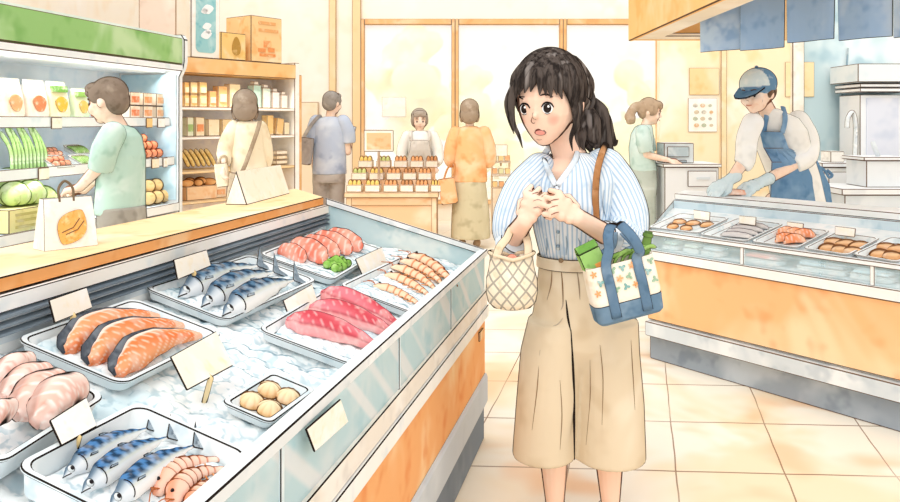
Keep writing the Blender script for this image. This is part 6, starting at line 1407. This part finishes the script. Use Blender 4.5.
# open the cap over the face: sink it behind the hairline
Mi = MhN.inverted()
hc = p.part('hair', me, HAIR)
bmx = bmesh.new(); bmx.from_mesh(me)
kill = []
for f in bmx.faces:
    c = f.calc_center_median(); w_ = c + p.o; px, py = 450+F_PX*w_.x/w_.y, YH+F_PX*(H-w_.z)/w_.y
    if c.y < -.035:
        # face opening in the picture plane of the head's front, a rounded outline
        u, v = (px-541)/29.0, (py-112)/37.0
        if u*u+v*v < 1 : kill.append(f)
bmesh.ops.delete(bmx, geom=kill, context='FACES'); bmx.to_mesh(me); bmx.free()
for f in me.polygons: f.use_smooth = True
def fy(px, py, out=.006):
    """depth of a lock lying on the front of the head"""
    w_ = J(px, py); c = J(550, 95, 0); u, v = (w_.x-c.x)/.134, (w_.z-c.z)/.152; q = 1-u*u-v*v
    return -.130*math.sqrt(max(q, .02)) - out - .012
def lk(name, pts, rad, out=.006, flat=.45, dy=None, taper=(.35, 1, .9, .12)):
    P_ = []
    for i, q in enumerate(pts): P_.append(J(q[0], q[1], fy(q[0], q[1], out) if len(q) < 3 else q[2]))
    B = bez(P_, 6); n = len(B); R_ = []
    for i in range(n):
        t = i/(n-1)*(len(taper)-1); a = int(min(t, len(taper)-2)); R_.append(rad*S1*1.06*(taper[a]+(taper[a+1]-taper[a])*(t-a)))
    bm = BM(); tube(bm, B, R_, 10, flat=flat, up=Vector((0, -1, 0))); return p.part(name, bm, HAIR, hc, smooth=True)
# fringe from the crown
for pts, r in ((((545, 53), (531, 66), (520, 82), (515, 100)), 5.5), (((546, 53), (534, 66), (524, 80), (518.5, 95)), 5.5), (((547, 53), (538, 67), (529, 80), (524.5, 93)), 5.0), (((548, 53), (541, 68), (534, 80), (530.5, 92)), 4.8), (((549, 53), (545, 67), (541, 80), (539.5, 95)), 5.2),
               (((551, 53), (551, 67), (550, 82), (551, 98)), 5.4), (((553, 53), (557, 67), (558, 82), (562, 99)), 5.6), (((556, 54), (563, 68), (566, 84), (570, 103)), 5.8), (((559, 55), (569, 69), (574, 86), (576, 106)), 6.0), (((548, 52), (548, 66), (545, 80), (546, 96)), 4.6), (((550, 52), (554, 66), (554, 80), (557, 95)), 4.8), (((546, 53), (530, 62), (516, 78), (510, 98)), 6.0), (((545, 53), (528, 66), (516, 86), (512.5, 108)), 4.2), (((560, 55), (571, 72), (576, 92), (575, 114)), 4.6), (((557, 54), (566, 72), (570, 92), (573, 108)), 4.2)):
    lk('fringe_lock', pts, r, .003)
# side locks framing the face
lk('side_lock', [(519, 78, -.105), (511.5, 100, -.095), (513, 122, -.09), (519, 136, -.10), (522.5, 148, -.105)], 4.2, taper=(.8, 1, .6, .4, .1)); lk('side_lock', [(515, 82, -.09), (508, 102, -.08), (510, 120, -.075), (514, 134, -.085)], 3.8, taper=(.8, 1, .6, .1))
lk('side_lock', [(566, 78, -.125), (573, 100, -.115), (576, 122, -.10), (571, 138, -.105), (572.5, 151, -.115)], 4.6, taper=(.8, 1, .7, .45, .1)); lk('side_lock', [(570, 80, -.10), (579, 100, -.08), (579, 120, -.08), (576, 136, -.09), (580, 150, -.09)], 3.4, taper=(.8, 1, .6, .1))
# swept-back strands and ponytail
for a in (((560, 60, -.09), (578, 74, -.05), (587, 90, .0), (586, 104, .03)), ((556, 66, -.125), (572, 82, -.095), (582, 97, -.04), (586, 104, .02)), ((552, 54, -.07), (574, 62, -.02), (589, 82, .03), (590, 98, .04)), ((573, 92, -.095), (582, 101, -.055), (588, 106, .01), (590, 108, .03))):
    lk('swept_strand', list(a), 6.5, taper=(.3, 1, 1, .6))
for i, a in enumerate((((588, 98, .04), (600, 112, .03), (603, 132, .02), (607, 146, .02), (615, 155, .03)), ((585, 104, .02), (592, 120, .0), (594, 138, -.01), (600, 152, .0)), ((586, 102, .03), (590, 122, .02), (588, 140, .01), (592, 154, .02)), ((590, 100, .05), (605, 116, .05), (610, 134, .05), (614, 143, .05), (618, 140, .05)), ((583, 106, .02), (585, 124, .0), (581, 140, -.02), (584, 150, -.03)))):
    lk('ponytail_strand', list(a), [8.5, 9, 8, 5, 6][i], taper=(.6, 1, 1, .8, .12) if len(a) == 5 else (.6, 1, .9, .12), flat=.8)
bm = BM(); tube(bm, [J(587, 102, .03)+Vector((.020*math.cos(t), .030*math.sin(t), .034*math.sin(t+.6))) for t in [2*PI*i/24 for i in range(25)]], .008, 8); p.part('hair_tie', bm, wc('4a4340'), hc, smooth=True)

# ---------------------------------------------------------------- blouse
m, N = newmat('striped_cloth'); u = N.attr('u').outputs['Fac']
w_ = N.math('MULTIPLY', N.math('SUBTRACT', N.noise(N.obj(), 9, 2), .5), .004)
fr = N.math('FRACT', N.math('DIVIDE', N.math('ADD', u, w_), .0165)); d_ = N.math('ABSOLUTE', N.math('SUBTRACT', fr, .5))
st = N.math('SUBTRACT', 1, N.ramp(d_, .12, .24))
base = wash(N, 'e4eef6', 'fafcfd', 'bdd3e6', 7, .9); finish(N, N.mix(N.math('MULTIPLY', st, .80), base, '9dbddb'), rim=.20, inkc='2a2826')
STRIPE = m; CLOTHB = wc('dfeaf3', 'f8fbfd', 'b9d0e4', 9, .8, rim=.22)
AX = J(573, 200, .01)
bm = BM(); oval(bm, [(J(569, 152, .02), .060, .060), (J(572, 157.5, .02), .110, .078), (J(574, 166, .01), .152, .100), (J(573, 180, 0), .152, .118), (J(571, 203, -.005), .138, .130), (J(571, 230, 0), .124, .118), (J(573, 246, 0), .118, .108), (J(573.5, 257, 0), .110, .100)], -14)
me = remesh('blouse', bm, .006, 5)
bmx = bmesh.new(); bmx.from_mesh(me); kill = []
for f in bmx.faces:
    c = f.calc_center_median(); q = c + p.o; px, py = 450+F_PX*q.x/q.y, YH+F_PX*(H-q.z)/q.y
    if c.y < .0 and py < 184:
        t = (184-py)/34; cx = 556.5+ (184-py)*.10
        if abs(px-cx) < 2+15.5*t**.85 : kill.append(f)
    elif py < 153.5: kill.append(f)
bmesh.ops.delete(bmx, geom=kill, context='FACES'); bmx.to_mesh(me); bmx.free()
fattr(me, 'u', lambda c, n: math.atan2(c.x-AX.x, -(c.y-AX.y))*.145)
for f in me.polygons: f.use_smooth = True
bl = p.part('blouse', me, STRIPE)
# body under the opening: a fitted skin-coloured yoke is the body itself; collar band round the opening
tb = BVHTree.FromPolygons([v.co.copy() for v in me.vertices], [tuple(f.vertices) for f in me.polygons])
def onb(px, py, lift=.004):
    o = Vector((0, 0, H))-p.o; d = ray(px, py).normalized(); h, n, i, dist = tb.ray_cast(o, d)
    if h is None or h.y > .03: h = J(px, py, -.085)
    return h - d*lift
band = [J(549, 148, .02)]+[onb(px, py) for px, py in ((544.5, 155), (546, 164), (550.5, 175), (556, 185.5))]
band2 = [J(578, 146, .03)]+[onb(px, py) for px, py in ((577, 155), (573, 164), (566, 174), (557.5, 185.5))]
for B in (band, band2):
    bm = BM(); tube(bm, bez(B, 5), .0105, 8, flat=.5, up=Vector((0, -1, 0))); p.part('collar_band', bm, CLOTHB, bl, smooth=True)
bm = BM(); tube(bm, bez([J(549, 148, .02), J(551, 145, .075), J(563, 142, .09), J(576, 143, .075), J(578, 146, .03)], 5), .0105, 8, flat=.7); p.part('collar_band', bm, CLOTHB, bl, smooth=True)
bm = BM(); tube(bm, [onb(557, 186), onb(557.5, 200), onb(558, 225), onb(558, 250)], .006, 8, flat=.4, up=Vector((0, -1, 0))); p.part('placket', bm, CLOTHB, bl, smooth=True)
for py in (212, 232, 246):
    q = onb(558, py, .006); bm = BM(); ball(bm, q, (.006, .004, .006), 10); p.part('button', bm, wc('8fa6b8', 'c6d4de', '6f8aa0', 50, .5, rim=.4), bl, smooth=True)
def big_sleeve(pts, rads, name='sleeve'):
    me = sleeve(pts, rads, .0062, 5); B = bez(pts, 8); ax = [(B[i], (B[min(i+1, len(B)-1)]-B[max(i-1, 0)]).normalized()) for i in range(len(B))]
    def uu(c, n):
        b, t = min(ax, key=lambda z: (z[0]-c).length_squared); r = c-b; x = Vector((0, -1, 0)); x = (x-t*x.dot(t)).normalized(); y = t.cross(x); return math.atan2(r.dot(y), r.dot(x))*.075
    fattr(me, 'u', uu); return p.part(name, me, STRIPE)
s1 = big_sleeve([J(540, 169, .0), J(523, 188, -.03), J(513, 214, -.065), J(510.5, 232, -.085), J(513, 243, -.105)], [.056, .060, .064, .060, .046])
s2 = big_sleeve([J(604, 170, -.005), J(617, 188, -.01), J(627, 214, -.03), J(625, 236, -.065), J(609, 239, -.115)], [.076, .074, .072, .068, .052])
for c, d, r, s in ((J(513.5, 242.5, -.115), wL-eL, .050, s1), (J(605, 238, -.13), wR-eR, .054, s2)):
    x, y = frame_of(d); bm = BM()
    rs = [[c+d.normalized()*z+x*(rr*math.cos(2*PI*i/24))+y*(rr*math.sin(2*PI*i/24)) for i in range(24)] for z, rr in ((-.020, r*1.08), (-.012, r*1.14), (.010, r*1.02), (.018, r*.94))]
    rings(bm, rs); p.part('cuff', bm, CLOTHB, s, inkw=.003, ang=50)
# soft folds on the blouse
FOLD = wc('8fa9c0')
def fold(pts, r=.0022, mat=FOLD, par=None, fn=onb):
    bm = BM(); B = bez([fn(*q) for q in pts], 5); n = len(B); tube(bm, B, [r*(.2+.8*math.sin(PI*(i+.5)/n)) for i in range(n)], 6); p.part('fold', bm, mat, par or bl)
for pts in (((546, 255), (547, 246), (546, 238)), ((566, 255), (567, 244), (566, 236)), ((578, 255), (580, 244), (578, 238)), ((590, 254), (591, 244), (590, 236)), ((604, 190), (603, 205), (606, 218))): fold(pts)

# ---------------------------------------------------------------- culottes
CU = wc('dfceb2', 'f0e5d0', 'cdb898', 2.6, .8, rim=.15, inkc='2c2420', name='culottes_cloth'); CUD = wc('8f7558')
bm = BM(); oval(bm, [(J(573, 255, 0), .112, .100), (J(574, 266, 0), .116, .106), (J(580, 290, 0), .145, .125), (J(583, 318, 0), .168, .132), (J(582, 342, 0), .155, .120), (J(581, 362, 0), .11, .085), (J(580, 376, 0), .05, .04)], -8)
me_l = [(J(558, 318, 0), .098, .125), (J(552, 350, 0), .104, .128), (J(548, 400, 0), .105, .125), (J(543.5, 455.5, 0), .104, .112)]
me_r = [(J(608, 318, 0), .098, .130), (J(607, 350, 0), .106, .132), (J(609, 400, 0), .114, .130), (J(610.5, 458, 0), .116, .118)]
oval(bm, me_l, -4); oval(bm, me_r, -4)
me = remesh('culottes', bm, .0065, 9); cu = p.part('culottes', me, CU)
tb2 = BVHTree.FromPolygons([v.co.copy() for v in me.vertices], [tuple(f.vertices) for f in me.polygons])
def onc(px, py, lift=.001):
    d = ray(px, py).normalized(); h, n, i, dist = tb2.ray_cast(Vector((0, 0, H))-p.o, d); return (h if h is not None else J(px, py, -.12)) - d*lift
bm = BM(); A_ = Matrix.Rotation(math.radians(-8), 3, 'Z'); rs = []
for px, py, r1, r2 in ((573, 254.5, .113, .104), (573, 254.5, .119, .110), (574, 266.5, .124, .115), (574, 266.5, .116, .107)): rs.append([J(px, py, 0)+A_ @ Vector((r1*math.cos(2*PI*i/36), r2*math.sin(2*PI*i/36), 0)) for i in range(36)])
R_ = rings(bm, rs, False, False)
for i in range(36): bm.faces.new((R_[3][i], R_[3][(i+1) % 36], R_[0][(i+1) % 36], R_[0][i]))
wb = p.part('waistband', bm, wc('e3d3b8', 'f1e7d3', 'd0bb9a', 6, .7), cu, inkw=.0035, ang=50)
q = J(561, 260.5, -.118); bm = BM(); ball(bm, q, (.008, .004, .008), 12); p.part('button', bm, wc('8a7358', 'b39c80', '6b563e', 50, .5), wb, smooth=True)
for pts, r in ((((571, 330), (573, 370), (574, 410), (574.5, 460)), .0050), (((561, 268), (562.5, 285), (563, 303), (561, 310)), .0026), (((552, 270), (551, 285), (547, 300)), .0022), (((577, 270), (579, 285), (580, 300)), .0024), (((590, 270), (593, 284), (596, 296)), .0022), (((563, 318), (558, 324), (553, 326)), .0020), (((566, 300), (568, 318), (571, 332)), .0035), (((600, 345), (603, 380), (602, 425)), .0016), (((540, 350), (537, 390), (532, 430)), .0016), (((631, 340), (633, 375), (635, 410)), .0016), (((560, 380), (562, 415), (560, 450)), .0014), (((590, 360), (590, 400), (586, 445)), .0014)):
    fold(pts, r, CUD if r < .003 else ink('dark'), cu, onc)
for dx, dt in ((555, -.25), (610.5, -.05)):
    a = J(dx, 505, .02); shoe(p, (a.x, a.y), (dt, -1, 0), wc('f0e9de', 'ffffff', 'd8cfc2', 9, .6, rim=.25), .95)

# ================================================================== BAGS
# net bag hung from the forearm at left
m, N = newmat('lattice_cloth'); uA = N.attr('u').outputs['Fac']; zA = N.attr('v').outputs['Fac']
def dia(sg):
    f_ = N.math('FRACT', N.math('DIVIDE', N.math('ADD', uA, N.math('MULTIPLY', zA, sg)), .046)); return N.math('SUBTRACT', 1, N.ramp(N.math('ABSOLUTE', N.math('SUBTRACT', f_, .5)), .06, .13))
lat = N.math('MAXIMUM', dia(1.0), dia(-1.0)); finish(N, N.mix(N.math('MULTIPLY', lat, .72), wash(N, 'f6e8d0', 'fdf6ea', 'e2c8a4', 12, .8), '85827c'), rim=.26)
LAT = m
q = P('net_bag', 'cream lattice-patterned bag with reddish fruit, hanging from the bent forearm', 512, 2.44, 'bag'); K = q.J
spec = [(309, .030, .02), (307, .058, .04), (301, .074, .052), (290, .080, .058), (278, .078, .056), (268, .070, .050), (264, .066, .048), (258, .068, .050)]
bm = BM(); rs = []
for py, rx, ry in spec: c = K(511.5+ (262-py)*-.01, py); rs.append([c+Vector((rx*math.cos(2*PI*i/40), ry*math.sin(2*PI*i/40), (.016*abs(math.cos(2*PI*i/40)) if py < 266 else 0))) for i in range(40)])
R_ = rings(bm, rs, True, False); top = R_[-1]; inn = [bm.verts.new(v.co*1.0+ (K(511.5, 262)-v.co)*.08) for v in top]; low = [bm.verts.new(v.co+Vector((0, 0, -.03))) for v in inn]
for i in range(40):
    j = (i+1) % 40; bm.faces.new((top[i], top[j], inn[j], inn[i])); bm.faces.new((inn[i], inn[j], low[j], low[i]))
bm.faces.new(low[::-1]); me = tomesh('bag_body', bm, True); c0 = K(511.5, 285)
fattr(me, 'u', lambda c, n: math.atan2(c.x-c0.x, -(c.y-c0.y))*.070); fattr(me, 'v', lambda c, n: c.z)
bb = q.part('bag_body', me, LAT)
bm = BM(); tube(bm, [v for v in [K(511.5, 262)+Vector((.068*math.cos(t), .050*math.sin(t), .014+.016*abs(math.cos(t)))) for t in [2*PI*i/40 for i in range(41)]]], .006, 8); q.part('rim_band', bm, wc('e9d6b8', 'f7ecd8', 'cdb28a', 14, .8, rim=.3), bb, smooth=True)
HB = wc('ecd8ba', 'f8ecd8', 'd2b48c', 12, .8, rim=.32)
strap(q, 'handle', [K(496, 258, -.035), K(500, 247, -.03), K(507, 238, -.01), K(512, 228, .05), K(516, 230, .12)], .013, HB, flat=.35); strap(q, 'handle', [K(528, 258, -.02), K(528, 246, .01), K(526, 236, .04), K(523, 226, .09), K(517, 230, .13)], .013, HB, flat=.35)
for i, (px, py, dy) in enumerate(((504, 262, -.01), (512, 260.5, -.018), (520, 262.5, -.008))):
    bm = BM(); ball(bm, (0, 0, 0), .020, 14); o_ = obj('fruit', bm, wc(['eeb39c', 'e79a84', 'f0bca4'][i], 'fbdccc', 'd97d66', 24, .8, rim=.3), M=T(q.o+K(px, py, dy)), smooth=True, label=['reddish fruit in the lattice bag, nearest the fish case', 'middle reddish fruit peeking over the lattice bag rim', 'reddish fruit in the lattice bag, nearest the culottes'][i], cat='fruit', group='fruit in the lattice bag')
# printed tote at right
q = P('tote_bag', 'cream tote with teal and orange leaf prints, blue base and blue straps', 622, 2.36, 'bag'); K = q.J; s = q.s
Mt = T(K(623, 288)) @ R(8) @ R(-12.5, 'Y'); W_, H_, D_ = 71/s, 59/s, .075
CR = wc('f8eedb', 'fffaf0', 'ead6b4', 9, .7); BLU = wc('69859d', '8ea6ba', '4c6a84', 7, .8)
bm = BM(); rs = []
def trr(z, q_, qd): return [Mt @ Vector((x*q_, y*qd, z)) for x, y in rrect(W_, D_, .022, 5)]
rs = [trr(-H_/2+.058, .985, 1.12), trr(-H_*.1, 1.0, 1.15), trr(H_*.3, 1.0, 1.05), trr(H_*.5, .985, .95)]
R_ = rings(bm, rs, False, False); n = len(R_[0]); inn = [bm.verts.new(Mt @ (Mt.inverted() @ v.co * 1).lerp(Vector((0, 0, H_*.5)), .05)) for v in R_[-1]]; low = [bm.verts.new(Mt @ ((Mt.inverted() @ v.co)*.96 - Vector((0, 0, .05)))) for v in inn]
for i in range(n):
    j = (i+1) % n; bm.faces.new((R_[-1][i], R_[-1][j], inn[j], inn[i])); bm.faces.new((inn[i], inn[j], low[j], low[i]))
bm.faces.new(low[::-1]); bm.faces.new(R_[0][::-1]); q.part('bag_body', bm, CR, inkw=.0035, ang=50, smooth=None)
bm = BM(); rings(bm, [trr(-H_/2, .90, .80), trr(-H_/2+.010, .97, 1.08), trr(-H_/2+.060, 1.0, 1.18)]); q.part('base_band', bm, BLU, inkw=.0035, ang=50)
def stp(name, x, side, pts, r=.015):
    a = Mt @ Vector((x, side*(D_*.62), -H_/2+.02)); b = Mt @ Vector((x, side*(D_*.62), H_*.1)); c = Mt @ Vector((x*.98, side*(D_*.58), H_*.5)); bm = BM(); tube(bm, bez([a, b, c]+pts, 6), r, 10, flat=.22, up=Vector((0, -1, 0))); q.part(name, bm, wc('647f98', '869db2', '4b677f', 9, .8, rim=.26), smooth=True)
stp('strap', -W_*.24, -1, [K(609, 250, -.05), K(608, 236, -.045), K(611, 226, .0), K(617, 224, .06)]); stp('strap', W_*.22, -1, [K(640, 252, -.05), K(633, 238, -.055), K(622, 226, -.02), K(617, 224, .06)])
stp('strap', -W_*.24, 1, [K(612, 246, .08), K(614, 232, .10)], .012); stp('strap', W_*.22, 1, [K(634, 246, .08), K(622, 232, .10)], .012)
PR = [wc('86b3b0', 'b9d6d2', '5f9692', 40, .8), wc('efad76', 'f8d2ae', 'dd8c4e', 40, .8), wc('a3c0a4', 'cfdfcc', '7da081', 40, .8)]
rnd = random.Random(5); pi_ = 0
for r_ in range(5):
    for c_ in range(7):
        x = (-.43+.14*c_+(.07 if r_ % 2 else 0))*W_; z = (.40-.16*r_)*H_
        if abs(x) > W_*.45 or z < -H_/2+.075 or abs(x+W_*.24) < .014 or abs(x-W_*.22) < .014: continue
        pi_ += 1; a0 = rnd.uniform(0, 6); kd = pi_ % 3; rr = .0112; bm = BM()
        prism(bm, [(rr*(.62+.38*math.cos((5 if kd == 1 else 3)*t+a0))*math.cos(t), rr*(.62+.38*math.cos((5 if kd == 1 else 3)*t+a0))*math.sin(t)) for t in [2*PI*i/30 for i in range(30)]], -.002, .0016, Mt @ T(x, -D_*.575-.0005 if abs(z) < H_*.3 else -D_*.54, z) @ R(90, 'X'))
        q.part('printed_leaf', bm, PR[kd])
# shopping in the tote
def inbag(x, z, y=0): return T(q.o) @ Mt @ T(x, y, z)
e = empty('drink_carton', inbag(-W_*.30, H_*.28, .004) @ R(-12, 'Y'), 'green carton with an orange panel sticking out of the tote', 'carton')
bm = BM(); box(bm, -.034, .034, -.018, .018, -.02, .088); obj('carton', bm, wc('9cc874', 'c2e0a2', '7cab56', 14, .8), e, inkw=.003)
bm = BM(); vs = [bm.verts.new(v) for v in ((-.034, -.018, .089), (.034, -.018, .089), (.034, .018, .089), (-.034, .018, .089), (-.034, 0, .110), (.034, 0, .110))]
for f in ((0, 1, 5, 4), (2, 3, 4, 5), (0, 4, 3), (1, 2, 5), (3, 2, 1, 0)): bm.faces.new([vs[i] for i in f])
obj('gable_top', bm, wc('6f9f4c', '9cc47a', '4f7d32', 14, .8), e, inkw=.003)
bm = BM(); box(bm, .000, .0345, -.0195, -.018, -.01, .045); obj('printed_panel', bm, wc('f2a45c', 'f8c894', 'dd8238', 30, .8), e)
e = empty('glass_bottle', inbag(W_*.40, H_*.40, .008) @ R(24, 'Y'), 'dark green bottle neck leaning out of the tote', 'bottle')
bm = BM(); tube(bm, [(0, 0, -.03), (0, 0, .012), (0, 0, .030), (0, 0, .062), (0, 0, .064), (0, 0, .074)], [.024, .023, .015, .0125, .0155, .0155], 14); obj('bottle_glass', bm, wc('6f8f4a', '9ab673', '4d6b30', 12, .8, rim=.32), e, smooth=40)
bm = BM(); tube(bm, [(0, 0, .074), (0, 0, .080)], [.0125, .012], 12); obj('cap', bm, wc('5a7440'), e, smooth=40)
e = empty('leafy_greens', inbag(W_*.12, H_*.46, 0), 'bunch of leafy greens lying across the top of the tote', 'vegetable')
for k in range(5):
    bm = BM(); x0 = -.05+.024*k; tube(bm, bez([(x0-.02, 0, -.02), (x0, -.004, .012), (x0+.035, .002, .020+.004*(k % 2)), (x0+.055, 0, .012)], 5), [.004]+[.008]*6+[.012]*6+[.010, .008, .003], 8, flat=.6); obj('leaf', bm, wc(['86ad58', '9cc06c', '7a9f4c'][k % 3], 'c3db9c', '5f8438', 30, .8, rim=.35), e, smooth=True)
# brown shoulder bag worn behind the arm
q = P('shoulder_bag', 'brown shoulder bag on a leather strap worn behind the striped sleeve', 606, 2.72, 'bag'); K = q.J
bm = BM(); bagbody(bm, K(600, 262, .10), .15, .17, .06); q.part('bag_body', bm, wc('c08a5c', 'dcb088', 'a06c42', 8, .8), inkw=.0035)
tubepts = [K(602, 262, .06), K(600, 240, -.145), K(597, 222, -.19), K(595.5, 196, -.21), K(597, 174, -.215), K(600.5, 158, -.195), K(605, 146, -.12), K(608, 143, -.02), K(608, 150, .07), K(604, 190, .12), K(603, 245, .13)]
strap(q, 'strap', tubepts, .0115, wc('b07d52', 'cfa077', '8f6038', 14, .8, rim=.34), flat=.30)

for o in PENDING: COL.objects.link(o)
